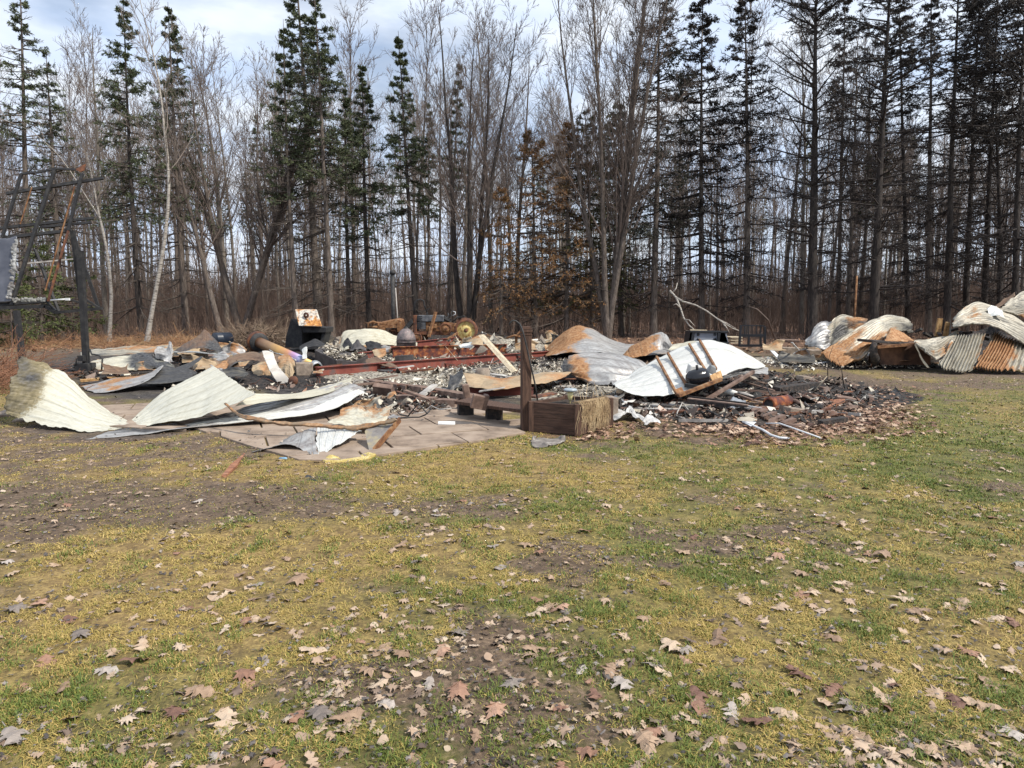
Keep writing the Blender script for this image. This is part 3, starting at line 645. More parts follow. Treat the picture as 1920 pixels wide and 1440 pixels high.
# (kind, base px, top px, top py, depth, trunk width px, options, materials, label)
conf = [
 (52, 30, -60, 33, 15, dict(Lmax=3.0, live=.52, dens=.8, patchy=.9), 'bark', 'needle', 'sparse dark spruce at the left edge behind the solar rack'),
 (112, 95, 95, 34, 13, dict(Lmax=2.6, live=.30, dens=.55, patchy=1.3), 'bark', 'needle', 'thin spruce with a snapped pale top second from the left edge', .9),
 (264, 208, -30, 35, 12, dict(Lmax=2.8, live=.33, dens=1.15), 'barkdark', 'needle', 'tall straight dark spruce between the two white birches'),
 (348, 312, 4, 37, 13, dict(Lmax=2.9, live=.34, dens=1.1), 'bark', 'needle', 'tall spruce just right of the leaning white birch'),
 (556, 515, 30, 36, 12, dict(Lmax=2.5, live=.42, dens=1.1), 'bark', 'needle', 'leftmost tall spruce of the dense clump above the pipe'),
 (598, 555, -95, 38, 17, dict(Lmax=3.3, live=.46, dens=1.5), 'bark', 'needle', 'tallest thick spruce in the middle of the left clump'),
 (622, 585, -45, 36, 13, dict(Lmax=3.0, live=.45, dens=1.35), 'bark', 'needle', 'tall spruce on the right side of the left clump'),
 (655, 640, 150, 40, 10, dict(Lmax=2.3, live=.40, dens=1.1), 'bark', 'needle', 'slim spruce right beside the left clump'),
 (692, 668, 112, 38, 11, dict(Lmax=2.5, live=.35, dens=1.2), 'barkdark', 'needle', 'pointed spruce behind the cream sheet'),
 (782, 745, 52, 37, 12, dict(Lmax=2.5, live=.42, dens=1.5), 'barkdark', 'needle', 'spruce with a full pointed top behind the tractor'),
 (838, 862, 108, 40, 8, dict(Lmax=1.5, live=.55, dens=1.0, patchy=.8), 'bark', 'needle', 'slim spruce with a small tufted top right of the tractor'),
 (800, 812, 190, 44, 8, dict(Lmax=1.5, live=.5, dens=.8), 'bark', 'needle', 'narrow spruce half hidden behind the tractor spruce'),
 (1005, 1000, 235, 36, 10, dict(Lmax=2.6, live=.16, dens=.8, spray=.17, patchy=.6, shape=.6), 'bark', 'needlerust', 'scorched cedar with rusty foliage left of the big bare maple'),
 (940, 935, 345, 35, 8, dict(Lmax=2.1, live=.14, dens=.6, spray=.16, patchy=.9, shape=.6), 'bark', 'needlerust', 'small rust-brown scorched fir behind the wooden post'),
 (1062, 1068, 225, 36, 10, dict(Lmax=2.6, live=.14, dens=.8, spray=.17, patchy=.7, shape=.6), 'bark', 'needlerust', 'rust-brown cedar right behind the domed rusty sheet'),
 (1112, 1100, 192, 37, 11, dict(Lmax=2.6, live=.14, dens=.8, spray=.17, patchy=.7, shape=.7), 'bark', 'needlemix', 'olive green cedar with rusty patches beside the big maple'),
 (1165, 1160, 180, 39, 11, dict(Lmax=2.6, live=.15, dens=1.0, spray=.17, patchy=.6, shape=.7), 'bark', 'needleyellow', 'green cedar mixed among the stems of the big maple'),
 (1226, 1234, -60, 36, 14, dict(Lmax=2.3, live=.26, dens=1.1, patchy=.6, shape=.45), 'bark', 'needleburntgreen', 'tall narrow dark spruce just right of the big maple'),
 (1316, 1325, -20, 37, 13, dict(Lmax=2.9, live=.22, dens=1.5, patchy=.7, shape=.55), 'bark', 'needleburnt', 'burnt spruce with heavy dark boughs above the loader bucket'),
 (1401, 1414, -30, 36, 14, dict(Lmax=2.7, live=.50, dens=1.2, patchy=.6, shape=.6), 'bark', 'needleburnt', 'scorched spruce with a clear trunk above the pallet fork frame'),
 (1524, 1545, -120, 34, 20, dict(Lmax=4.0, live=.74, dens=1.0, patchy=.8, low=.14, droop=.25, shape=.5), 'barkdark', 'needleburnt', 'thick burnt pine with bare upswept limbs right of centre'),
 (1572, 1590, -70, 42, 9, dict(Lmax=2.4, live=.6, dens=1.0, patchy=.9), 'bark', 'needleburnt', 'thin scorched pine close behind the thick burnt pine'),
 (1640, 1668, -130, 33, 18, dict(Lmax=3.8, live=.55, dens=1.5, patchy=.7, shape=.5, droop=.1), 'barkdark', 'needleburnt', 'blackened thick pine behind the big corrugated sheet'),
 (1705, 1690, -60, 40, 10, dict(Lmax=2.8, live=.6, dens=1.1, patchy=.9), 'barkdark', 'needleburnt', 'slimmer burnt pine right behind the rusty box'),
 (1742, 1756, -60, 38, 12, dict(Lmax=2.6, live=.7, dens=.9, patchy=.9), 'bark', 'needleburnt', 'grey trunked pine behind the two burnt stakes'),
 (1777, 1800, -110, 35, 14, dict(Lmax=3.4, live=.5, dens=1.3, patchy=.8, shape=.5), 'barkdark', 'needleburnt', 'dark reddish trunked pine left of the arched sheets'),
 (1812, 1822, -60, 39, 12, dict(Lmax=2.8, live=.62, dens=1.2, patchy=.8, shape=.5), 'barkdark', 'needleburnt', 'burnt pine directly behind the arched sheets'),
 (1846, 1868, -90, 37, 12, dict(Lmax=3.0, live=.5, dens=1.4, patchy=.7, shape=.5), 'barkdark', 'needleburnt', 'burnt pine second from the right edge'),
 (1905, 1915, -120, 33, 14, dict(Lmax=3.6, live=.5, dens=1.5, patchy=.6, shape=.4), 'barkdark', 'needleburnt', 'burnt pine with dense dark boughs at the right edge'),
]
for k, e in enumerate(conf):
    b0, t0, ty, Yd, wp, op, mb_, mf, lab = e[:9]
    ln, h = lean_to(b0, t0, ty, Yd); op = dict(op)
    if 'burnt' in mf: op['dtw'] = 8; op['tw'] = .012
    tr, br, fol = conifer(100+k, h, wp*Yd/F/2, ln, **op)
    burnt = 'burnt' in mf
    build_tree('burnt_pine' if burnt and k > 19 else ('cedar_tree' if 'cedar' in lab else 'spruce_tree'), foot(b0, Yd), tr, br, fol, M[mb_], M['twigdark'] if burnt else M['deadtwig'], M[mf], lab, 'tree', 'evergreens along the wood edge')
# low green firs behind the solar rack
for k, (px, ty, Yd, L_) in enumerate([(20, 500, 27, 1.8), (75, 440, 29, 2.1), (135, 470, 31, 2.0), (-40, 470, 28, 2.4)]):
    ln, h = lean_to(px, px, ty, Yd)
    tr, br, fol = conifer(300+k, h, .07, ln, Lmax=L_, live=.05, dens=.7, low=.04, patchy=.5, spray=.16)
    build_tree('young_fir', foot(px, Yd), tr, br, fol, M['bark'], M['deadtwig'], M['needleyellow'],
      ['young green fir directly behind the left rack post', 'taller young green fir between the two rack posts', 'young green fir behind the right rack post', 'young green fir cut by the left edge of the view'][k], 'tree', 'young firs behind the solar rack')
# bare trees of the front rows that can be told apart
bares = [
 ('birch', 205, 172, 290, 30, 7, dict(path=[(205,640),(209,560),(205,500),(196,445),(184,395),(176,350),(168,310),(162,285)], first=.45, n1=7, n2=5, n3=4), 'birch', 'twigpale', 'white birch leaning left beside the solar rack'),
 ('birch', 276, 262, -40, 28, 8.5, dict(path=[(276,640),(284,590),(295,530),(306,470),(314,410),(317,350),(314,290),(307,235),(302,175),(290,110),(274,50),(258,-20)], first=.42, n1=16, n2=6, n3=5), 'birch', 'twigpale', 'leaning white birch with the brightest bark'),
 ('birch', 208, 0, 220, 31, 2.2, dict(path=[(188,410),(172,385),(150,350),(122,305),(90,270),(50,240),(0,222),(-60,205)], first=.3, n1=14, n2=6, n3=4), 'birch', 'twigpale', 'thin pale birch stem arching left over the solar rack'),
 ('maple', 452, 450, 120, 38, 13, dict(stems=6, spread=.30, first=.25, n1=18, n2=9, n3=6), 'bark', 'twig', 'wide bare maple forking low above the black drum'),
 ('leaning_tree', 415, 300, 230, 36, 12, dict(first=.3, n1=18, n2=8, n3=5), 'bark', 'twig', 'bare trunk leaning left beside the wide maple'),
 ('maple', 880, 890, 60, 36, 12, dict(stems=3, spread=.13, first=.25, n1=20, n2=9, n3=6), 'barkdark', 'twig', 'charred bare maple with three stems right of the tractor'),
 ('leaning_tree', 868, 790, 20, 37, 12, dict(first=.25, n1=20, n2=9, n3=6), 'barkdark', 'twig', 'bare tree leaning left over the tractor'),
 ('maple', 1140, 1130, -130, 35, 12, dict(stems=6, spread=.15, first=.2, n1=24, n2=10, n3=7, ang=.4), 'bark', 'twig', 'big bare maple of many upright stems right of centre'),
 ('bare_tree', 1590, 1600, 60, 40, 9, dict(first=.3, n1=20, n2=8, n3=6), 'bark', 'twig', 'slim bare tree between the two thick burnt pines'),
 ('bare_tree', 970, 978, 90, 40, 10, dict(first=.3, n1=20, n2=9, n3=6), 'bark', 'twig', 'bare tree rising behind the wooden post'),
 ('bare_tree', 920, 928, 40, 39, 9, dict(first=.3, n1=20, n2=9, n3=6), 'barkpale', 'twig', 'pale bare tree just left of the wooden post'),
 ('bare_tree', 200, 150, 60, 38, 10, dict(first=.3, n1=22, n2=9, n3=6), 'barkpale', 'twigpale', 'pale bare tree with a fine crown left of the dark spruce'),
 ('bare_tree', 425, 400, 130, 46, 10, dict(first=.35, n1=22, n2=9, n3=6), 'barkpale', 'twigpale', 'pale bare tree showing above the wide maple'),
 ('bare_tree', 1468, 1480, 120, 42, 9, dict(first=.3, n1=20, n2=8, n3=6), 'bark', 'twig', 'bare tree left of the thick burnt pine'),
 ('bare_tree', 1875, 1900, 100, 36, 11, dict(first=.25, n1=22, n2=8, n3=6), 'barkdark', 'twigdark', 'dark bare tree near the right edge behind the arched sheets'),
]
for k, (nm, b0, t0, ty, Yd, wp, op, mt, mb_, lab) in enumerate(bares):
    ln, h = lean_to(b0, t0, ty, Yd); op = dict(op); fo = foot(b0, Yd)
    if 'path' in op: op['path'] = [tuple(P(x, y, Yd)-fo) for x, y in op['path']]
    tr, br = bare_tree(500+k, h*1.02, wp*Yd/F/2, ln, **op)
    build_tree(nm, fo, tr, br, None, M[mt], M[mb_], None, lab, 'tree')
# the wood behind: individual trees copied from a dozen patterns
pats = []
for k in range(9):
    Ht = 13+k*.8; tr, br = bare_tree(700+k, Ht, .10+.012*(k % 4), (random.uniform(-.06, .06), 0), first=.38, n1=20, n2=8, n3=5, ang=.5, twr=.011)
    pats.append((tr, br, None, M[('bark', 'barkpale', 'bark')[k % 3]], M[('twig', 'twigpale', 'twig')[k % 3]], None))
for k in range(4):
    Ht = 13+k; tr, br, fol = conifer(800+k, Ht, .13, (0, 0), Lmax=2.0, live=.62, dens=.55, tw=.014)
    pats.append((tr, br, fol, M['bark'], M['deadtwig'], M['needle']))
pm = []
for tr, br, fol, a, b_, c in pats:
    me1 = npmesh('trunk', tr[0], tr[1], None, True); me1.materials.append(a)
    v, f = join(br); me2 = npmesh('branches', v, f); me2.materials.append(b_); me3 = None
    if fol is not None: me3 = npmesh('needles', fol[0], fol[1], {'tint': fol[2]}); me3.materials.append(c)
    pm.append((me1, me2, me3))
n_ = 0; FT = []
r_ = random.Random(5)
while n_ < 255:
    Yd = 40+56*r_.random()**1.0; px = r_.uniform(-60, 1980); q = r_.randrange(9) if r_.random() < .88 else r_.randrange(9, len(pm))
    if 380 < px < 500 and Yd < 60 and q > 8: continue
    t = thing('forest_tree' if q < 9 else 'forest_spruce', '-', 'tree', foot(px, Yd), 'trees deep in the wood'); FT.append((px, Yd, q < 9, t))
    t.rotation_euler = (0, 0, r_.random()*6.28); s = r_.uniform(.75, 1.1)*(1.0 + (Yd-40)/120); t.scale = (s, s, s)
    for nm, me in zip(('trunk', 'branches', 'needles'), pm[q]):
        if me is not None:
            o = bpy.data.objects.new(nm, me); COL.objects.link(o); o.parent = t
    n_ += 1
ORD = ['nearest', 'second', 'third', 'fourth', 'fifth', 'sixth', 'seventh', 'eighth', 'ninth', 'tenth', 'eleventh', 'twelfth', 'thirteenth', 'fourteenth', 'fifteenth', 'sixteenth', 'seventeenth', 'eighteenth', 'nineteenth', 'twentieth']
marks = sorted([(-80, 'the left edge'), (205, 'the left birch'), (276, 'the leaning birch'), (348, 'the spruce beside the birch'), (452, 'the wide maple'), (556, 'the spruce clump'), (622, 'the spruce clump'), (692, 'the pointed spruce'), (782, 'the tractor spruce'), (880, 'the charred maple'), (970, 'the wooden post'), (1062, 'the rusty cedar'), (1140, 'the big maple'), (1226, 'the narrow spruce'), (1316, 'the loader bucket'), (1401, 'the pallet forks'), (1524, 'the thick burnt pine'), (1640, 'the blackened pine'), (1742, 'the burnt stakes'), (1846, 'the arched sheets'), (2000, 'the right edge')])
for a_, b_ in zip(marks, marks[1:]):
    for bare in (True, False):
        g_ = sorted([(f[1], i) for i, f in enumerate(FT) if a_[0] <= f[0] < b_[0] and f[2] == bare])
        for k, (_, i) in enumerate(g_):
            wd = ('bare forest tree' if bare else 'deep forest spruce')
            tag(FT[i][3], f'{ORD[min(k, 19)]} {wd} between {a_[1]} and {b_[1]}' if a_[1] != b_[1] else f'{ORD[min(k, 19)]} {wd} inside {a_[1]}')
# far wood and brush that read as one mass
def stems(n, y0, y1, h0, h1, r0, r1, N, lean, yfn=None, twigs=0, tl=.6, seed=1):
    r = np.random.default_rng(seed)
    y = r.uniform(y0, y1, n); x = (r.random(n)*2-1)*(y*.88+2); h = r.uniform(h0, h1, n)
    s = np.stack([x, y, np.full(n, -.05)], -1); d = norm(np.stack([r.normal(0, lean, n), r.normal(0, lean, n), np.ones(n)], -1))
    p, rad = grow(r, s, d, h, r.uniform(r0, r1, n), N, .06, .02, .35); ts = [tubes(p, rad, 3)]
    if twigs:
        s2, d2, L2, R2 = spawn(r, p, rad, twigs, .2, 1, .6, .4, .6, h); p2, r2 = grow(r, s2, d2, L2*tl/.6, np.maximum(R2, r0*.5), 3, .12, .03, .6); ts.append(tubes(p2, r2, 3))
    return join(ts)
v, f = stems(1000, 90, 175, 12, 21, .06, .12, 5, .05, twigs=14, tl=.25, seed=3)
tag(put('far_wood', npmesh('far_wood', v, f), M['twigpale']), 'far bare wood closing the view between the nearer trunks', 'woodland', kind='stuff')
mbrush = mottled('brown_brush_stems', [(0.065,0.042,0.032),(0.13,0.085,0.064),(0.20,0.14,0.105)], .8, .9, bs=0)
v, f = stems(12500, 38, 78, .9, 4.6, .009, .018, 4, .12, twigs=5, seed=4)
tag(put('underbrush', npmesh('underbrush', v, f), mbrush), 'thicket of bare brown saplings and brush under the trees', 'brush', kind='stuff')
v, f = stems(8000, 76, 130, 2.5, 8.0, .025, .05, 4, .10, twigs=5, seed=6)
tag(put('far_brush', npmesh('far_brush', v, f), mbrush), 'denser brown brush filling the far forest floor', 'brush', kind='stuff')
v, f = stems(2200, 29, 40, .3, 1.7, .006, .011, 4, .22, twigs=4, seed=8)
tag(put('edge_brush', npmesh('edge_brush', v, f), mbrush), 'low bare twigs along the edge of the wood', 'brush', kind='stuff')
# ------------------------------------------------------------ helpers for burnt sheet metal
def crom(A, n):
    """Catmull-Rom along axis 0"""
    A = np.asarray(A, float); k = len(A)
    if k == 2: 
        t = np.linspace(0, 1, n)[:, None, None]; return A[0]*(1-t)+A[1]*t
    Pd = np.concatenate([2*A[:1]-A[1:2], A, 2*A[-1:]-A[-2:-1]]); u = np.linspace(0, k-1, n); i = np.minimum(u.astype(int), k-2); f = (u-i).reshape(-1, 1, 1)
    a, b, c, d = Pd[i], Pd[i+1], Pd[i+2], Pd[i+3]
    return .5*(2*b + (c-a)*f + (2*a-5*b+4*c-d)*f**2 + (3*b-a-3*c+d)*f**3)
def sheet(name, rows, mat, ribs=0, amp=.012, axis='v', prof='rib', nu=130, nv=80, rust=.1, soot_shade=0., crumple=.01, cs=4.0, label=None, cat=None, group=None, parent=None, thick=.004, seed=0, jag=0.022, crease=2.0):
    """rows: list of rows of (px,py,Y[,rust,soot]); ribs run along u and repeat across v when axis='v' (and the other way round for 'u')"""
    g = []
    for row in rows:
        q = []
        for e in row:
            p = P(e[0], e[1], e[2])
            if p.z < .015 and e[1] > 600: p = G(e[0], e[1], .015)
            z = max(p.z, .012)
            q.append((p.x, p.y, z, e[3] if len(e) > 3 else rust, e[4] if len(e) > 4 else soot_shade))
        g.append(q)
    A = np.array(g)                       # rows x cols x 5
    A = crom(A, nv); A = crom(A.transpose(1, 0, 2), nu).transpose(1, 0, 2)
    X3 = A[..., :3]
    if mat in (M['corr'], M['greysheet'], M['cream']):
        uu, vv = np.meshgrid(np.linspace(0, 4, nu), np.linspace(0, 4, nv)); kj = .5 if mat is M['cream'] else 1; A[..., 3] += .10+kj*.9*(fbm(uu+seed*5, vv, 3)-.5); A[..., 4] += .08*kj+kj*1.0*(fbm(uu+seed*3+50, vv, 3)-.5)
    du = np.gradient(X3, axis=1); dv = np.gradient(X3, axis=0)
    N = np.cross(du, dv); N /= np.linalg.norm(N, axis=2, keepdims=True)+1e-9
    lu = np.cumsum(np.linalg.norm(du, axis=2), 1); lv = np.cumsum(np.linalg.norm(dv, axis=2), 0)
    U = np.linspace(0, 1, nu)[None].repeat(nv, 0); V = np.linspace(0, 1, nv)[:, None].repeat(nu, 1)
    w_ = V if axis == 'v' else U
    off = 0; line = np.zeros_like(U)
    if ribs:
        ph = w_*ribs
        if prof == 'sin': off = amp*np.sin(ph*2*np.pi)
        else: off = amp*(np.clip(1.15-np.abs((ph % 1)-.5)*11, 0, 1)) - amp*.35*np.clip(1.1-np.abs(((ph+.25) % .5)-.25)*22, 0, 1)
    off = off + crumple*2*(fbm(lu*cs+seed*3.7, lv*cs+seed, 4)-.5) + crumple*1.3*(np.abs(fbm(lu*cs*.5+seed*9.1+30, lv*cs*.5, 2)-.5)*2)
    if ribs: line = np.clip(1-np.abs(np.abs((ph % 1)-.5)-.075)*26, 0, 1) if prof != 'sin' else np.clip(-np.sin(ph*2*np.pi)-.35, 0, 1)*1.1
    # crisp creases where the sheet buckled: straight-ish fold lines, sharp at the crest
    a1 = .6+seed*1.3; q1 = (lu*math.cos(a1)+lv*math.sin(a1))*1.15+seed*.37+.25*fbm(lu*1.5, lv*1.5+seed, 2)
    q2 = (lu*math.cos(a1+1.9)+lv*math.sin(a1+1.9))*1.7+seed*.71+.3*fbm(lu*1.2+7, lv*1.2+seed, 2)
    env = np.clip(fbm(lu*1.1+seed*2, lv*1.1+3, 2)-.3, 0, 1)*2
    off = off + crease*(.25+crumple*14)*.055*env*((1-np.abs((q1 % 1)-.5)*2)**2*.6+(1-np.abs((q2 % 1)-.5)*2)**3*.4)
    X3 = X3 + N*off[..., None]
    if jag:
        tu = du/(np.linalg.norm(du, axis=2, keepdims=True)+1e-9); tv = dv/(np.linalg.norm(dv, axis=2, keepdims=True)+1e-9)
        jn = lambda q, s_: np.maximum(fbm(q*7+s_, q*0+s_*1.7, 4)-.42, -.12)*jag*3.2
        wv = np.clip(1-(1-V)*nv/5, 0, 1), np.clip(1-V*nv/5, 0, 1); wu = np.clip(1-(1-U)*nu/5, 0, 1), np.clip(1-U*nu/5, 0, 1)
        X3 = X3 - tv*(wv[0]*jn(lu, seed+1))[..., None] + tv*(wv[1]*jn(lu, seed+2.3))[..., None] - tu*(wu[0]*jn(lv, seed+4.1))[..., None] + tu*(wu[1]*jn(lv, seed+5.9))[..., None]
    X3[..., 2] = np.maximum(X3[..., 2], .006)
    if parent is None:
        o0 = np.array([X3[..., 0].mean(), X3[..., 1].mean(), X3[..., 2].min()])
    else:
        o0 = np.array(parent.location)
    id_ = np.arange(nu*nv).reshape(nv, nu)
    q = np.stack([id_[:-1,:-1], id_[:-1,1:], id_[1:,1:], id_[1:,:-1]], -1).reshape(-1, 4)
    me = npmesh(name, (X3-o0).reshape(-1, 3), q, {'rust': A[..., 3].ravel(), 'soot_shade': A[..., 4].ravel(), 'line': line.ravel()}, True)
    uv = me.uv_layers.new(name='UVMap'); li = q.ravel()
    uvv = np.stack([lu.ravel()[li], lv.ravel()[li]], -1) if axis == 'v' else np.stack([lv.ravel()[li], lu.ravel()[li]], -1)
    uv.data.foreach_set('uv', uvv.astype(np.float32).ravel())
    o = put(name, me, mat, parent, tuple(o0) if parent is None else (0, 0, 0))
    m = o.modifiers.new('gauge', 'SOLIDIFY'); m.thickness = thick; m.offset = 0
    if label: tag(o, label, cat or 'metal sheet', group)
    return o
SH = 'burnt metal sheets'

# ------------------------------------------------------------ paving
def paving():
    mb = MB(); a = R(23); ux = Vector((math.cos(a), math.sin(a), 0)); uy = Vector((-math.sin(a), math.cos(a), 0))
    o = G(600, 868); r = random.Random(3); s = .92; cl = [G(x, y) for x, y in ((385, 812), (470, 838), (545, 862), (640, 866), (760, 846), (860, 832), (945, 814), (985, 798), (900, 770), (600, 735), (330, 716), (130, 722), (100, 796), (250, 808))]
    fr_ = [G(x, y) for x, y in ((100, 796), (385, 812), (470, 840), (560, 866), (640, 868), (760, 850), (860, 836), (960, 818))]
    def inside(p):
        c = False; n = len(cl)
        for i in range(n):
            q, w_ = cl[i], cl[(i+1) % n]
            if (q.y > p.y) != (w_.y > p.y) and p.x < (w_.x-q.x)*(p.y-q.y)/(w_.y-q.y)+q.x: c = not c
        return c
    for i in range(-9, 8):
        for j in range(-3, 9):
            c = o + ux*(i*s+(j % 2)*.4) + uy*(j*s*.72)
            if not (inside(c) or inside(c+uy*.5) or inside(c+ux*.4+uy*.3)): continue
            h = .03+r.uniform(-.006, .006); sx, sy = s/2-.012, s*.36-.012; pl = [c+ux*(i_*sx)+uy*(j_*sy) for i_, j_ in ((-1,-1),(1,-1),(1,1),(-1,1))]
            left = proj(c.x, c.y)[0] < 345
            for q1, q2 in ([(fr_[0], fr_[1])] if left else list(zip(fr_[1:], fr_[2:]))):          # slabs cut along the curved front edge
                e_ = (q2-q1); nrm = Vector((-e_.y, e_.x, 0)); o2 = []
                for m_ in range(len(pl)):
                    A1, B1 = pl[m_], pl[(m_+1) % len(pl)]; da, db = (A1-q1).dot(nrm), (B1-q1).dot(nrm)
                    if da >= 0: o2.append(A1)
                    if da*db < 0: o2.append(A1+(B1-A1)*(da/(da-db)))
                pl = o2
                if len(pl) < 3: break
            if len(pl) > 2: mb.prism([Vector((q.x, q.y, -.01)) for q in pl], (0, 0, h+.01))
    ob = mb.out('paving', M['paver'], bevel=.006); tag(ob, kind='structure')
paving()

# ------------------------------------------------------------ large sheets, left
C, W_, CO, GS, BS, TN, BR = M['cream'], M['white'], M['corr'], M['greysheet'], M['blacksheet'], M['tan'], M['brownsheet']
sheet('crumpled_sheet', [
 [(38,668,10.3,.9,.6),(85,682,10.3,.75,.3),(128,703,10.2,.05,0),(166,742,10.0,.1,0),(203,770,9.9,.2,0),(244,791,9.7,.3,0)],
 [(24,702,9.9,.95,.7),(76,712,9.85,.7,.65),(124,733,9.8,0,0),(165,760,9.6,.1,0),(206,780,9.6,.15,0),(245,794,9.5,.25,0)],
 [(14,735,9.6,1,.6),(68,748,9.5,.65,.4),(118,766,9.4,0,0),(163,783,9.3,0,0),(206,790,9.3,0,0),(245,796,9.3,.1,0)],
 [(5,777,9.4,.9,.5),(58,791,9.15,.4,.4),(108,800,9.0,0,0),(155,809,8.85,0,0),(200,806,9.05,0,0),(245,799,9.2,.1,0)]],
 M['creamburnt'], 7, .02, crumple=.012, cs=2, jag=.07, label='big cream sheet curling up at the far left with burnt peeled paint', group=SH, seed=1)
sheet('crumpled_sheet', [
 [(245,789,9.8,.3,0),(272,763,10,.25,0),(307,735,10.2,.1,0),(352,711,10.4,0,0),(401,685,10.7,0,0)],
 [(247,793,9.6,.2,0),(282,772,9.7,.1,0),(327,748,9.8,0,0),(375,727,9.9,0,0),(428,704,10.1,0,.1)],
 [(248,796,9.4,.1,0),(290,783,9.4,0,0),(340,768,9.4,0,0),(400,748,9.4,0,.05),(452,723,9.6,0,.1)],
 [(249,799,9.2,.1,0),(295,793,9.15,0,0),(347,786,9.1,0,0),(412,768,9.1,0,0),(481,741,9.1,0,0)]],
 M['creamburnt'], 6, .018, crumple=.010, cs=2.5, label='big cream sheet rising like a wing right of the curled one', group=SH, seed=2)
sheet('crumpled_sheet', [
 [(246,800,9.5,0,.9),(330,792,9.6,0,1),(400,780,9.7,0,1),(480,757,9.9,0,.8),(560,738,10.4),(640,716,11.2)],  # back rows carry painted shade: the dark band under the cream sheet's edge
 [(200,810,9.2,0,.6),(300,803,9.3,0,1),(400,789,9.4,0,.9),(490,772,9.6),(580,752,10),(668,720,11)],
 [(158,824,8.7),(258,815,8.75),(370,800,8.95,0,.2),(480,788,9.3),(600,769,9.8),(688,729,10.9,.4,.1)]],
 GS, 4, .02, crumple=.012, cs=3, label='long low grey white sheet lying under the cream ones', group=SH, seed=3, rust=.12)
sheet('crumpled_sheet', [
 [(470,737,9.7),(540,738,10.2),(600,727,10.8),(662,706,11.8)],
 [(440,762,9.2),(520,751,9.6),(600,741,10.2),(655,718,11)]], C, 3, .01, crumple=.01, label='narrow cream sheet tucked behind the long grey white one', group=SH, seed=4)
sheet('crumpled_sheet', [
 [(345,797,9.2,.1,.1),(450,778,9.5,0,0),(540,764,9.8,0,0),(620,744,10.3,.1,0),(664,724,10.9,.3,.1)],
 [(370,801,9.0),(470,789,9.2),(545,780,9.4),(630,764,9.8,.1),(686,733,10.7,.35,.15)]], W_, 5, .016, crumple=.01, label='bluish white sheet bending up towards the ash', group=SH, seed=5)
# folded sheet in front, rust strip and tilted panel
fs_ = thing('folded_sheet', 'torn sheet on the paving folded into a white cone with a rusty ash filled flap', 'metal sheet', G(600, 850), SH)
sheet('cone', [
 [(592,800,8.5,.2,.2),(618,800,8.4),(645,802,8.3),(680,806,8.2)],
 [(592,822,8.05),(612,822,7.95),(637,818,7.95),(672,808,8.1)],
 [(597,861,7.35),(610,850,7.45),(634,833,7.7),(666,812,8.0)]], W_, 5, .01, 'u', crumple=.01, parent=fs_, seed=6)
sheet('inner_fold', [
 [(520,829,8.1,0,.5),(553,812,8.3,0,.4),(578,803,8.4,.2,.3),(596,800,8.5,.3,.3)],
 [(500,838,7.9,0,.3),(545,828,7.9,0,.2),(575,826,7.9,0,.1),(592,826,8.0,.1,.4)],
 [(468,848,7.7,0,.4),(536,833,7.6,0,.2),(573,846,7.5,0,.2),(598,862,7.33,0,.2)]], GS, 3, .006, 'u', crumple=.006, parent=fs_, seed=7)
sheet('flap', [
 [(640,762,9.6,.7,.1),(675,757,9.6,.5,.3),(708,765,9.4,.5,.3),(736,752,9.4,.4,.1)],
 [(632,778,9.1,.5,.2),(668,777,9.1,.3,.4),(700,778,9.0,.4,.3),(729,770,9.0,.45,.1)],
 [(612,790,8.7,.2,0),(650,795,8.6,.2,0),(690,798,8.5,.1,0),(716,789,8.6,.3,0)]], C, 0, crumple=.04, cs=6, parent=fs_, seed=8)
# bent rusty angle
sheet('bent_strip', [
 [(421,755,8.9),(445,771,8.7),(480,782,8.5),(540,790,8.4),(600,795,8.3),(650,798,8.2),(700,793,8.1),(742,783,8.0)],
 [(424,760,8.9),(447,781,8.65),(480,790,8.45),(540,796,8.35),(600,802,8.25),(650,806,8.15),(700,802,8.05),(745,789,7.95)]],
 M['brownsheet'], rust=.55, thick=.03, crumple=.004, nv=6, label='long bent rusty strip across the folded sheet', cat='metal strip', seed=9)
t = thing('tilted_panel', 'grey triangular panel standing on its tip beside the folded sheet', 'panel', G(694, 853))
mb = MB(); q = [P(684,809,8.0), P(748,787,8.15), P(693,853,7.55)]; q[2].z = .01; mb.prism(q, (.0,.06,.012)); mb.out('panel', M['blacksheet'] if False else mottled('grey_stained_panel', [(0.10,0.09,0.085),(0.19,0.175,0.165),(0.36,0.30,0.16)], 5, .7), t)
mb = MB(); mb.bar(P(748,787,8.17)+Vector((.01,.02,0)), P(693,853,7.57)+Vector((.014,.02,.01)), .02, .07); mb.out('rusty_edge', M['rust'], t)
sheet('insulation_strip', [[(604,862,7.55),(640,859,7.6),(670,857,7.65),(688,852,7.7),(706,853,7.7)],[(607,868,7.35),(640,867,7.4),(668,864,7.45),(690,860,7.5),(704,858,7.55)]], M['insul'], crumple=.05, cs=9, thick=.05, nu=60, nv=14, label='yellow strip of insulation in front of the tilted panel', cat='insulation')
mb = MB(); mb.bar(G(419,894,.02), G(440,873,.03), .045, .03, taper=1.3); mb.bar(G(440,873,.03), G(459,850,.03), .058, .03, taper=.2); tag(mb.out('split_board', M['redwood'], jit=.006), 'splintered reddish board lying on the dirt left of the folded sheet', 'board')
mb = MB(); mb.lathe(G(531,860,.02), (1,-.3,.1), [(-.05,0),(-.045,.016),(.03,.016),(.045,.01),(.05,0)], 10); mbl = mottled('pale_blue_plastic', [(0.10,0.25,0.42),(0.30,0.48,0.62)], 8, .3); tag(mb.out('bottle_cap', mbl), 'small pale blue plastic piece in the shade of the folded sheet', 'litter')
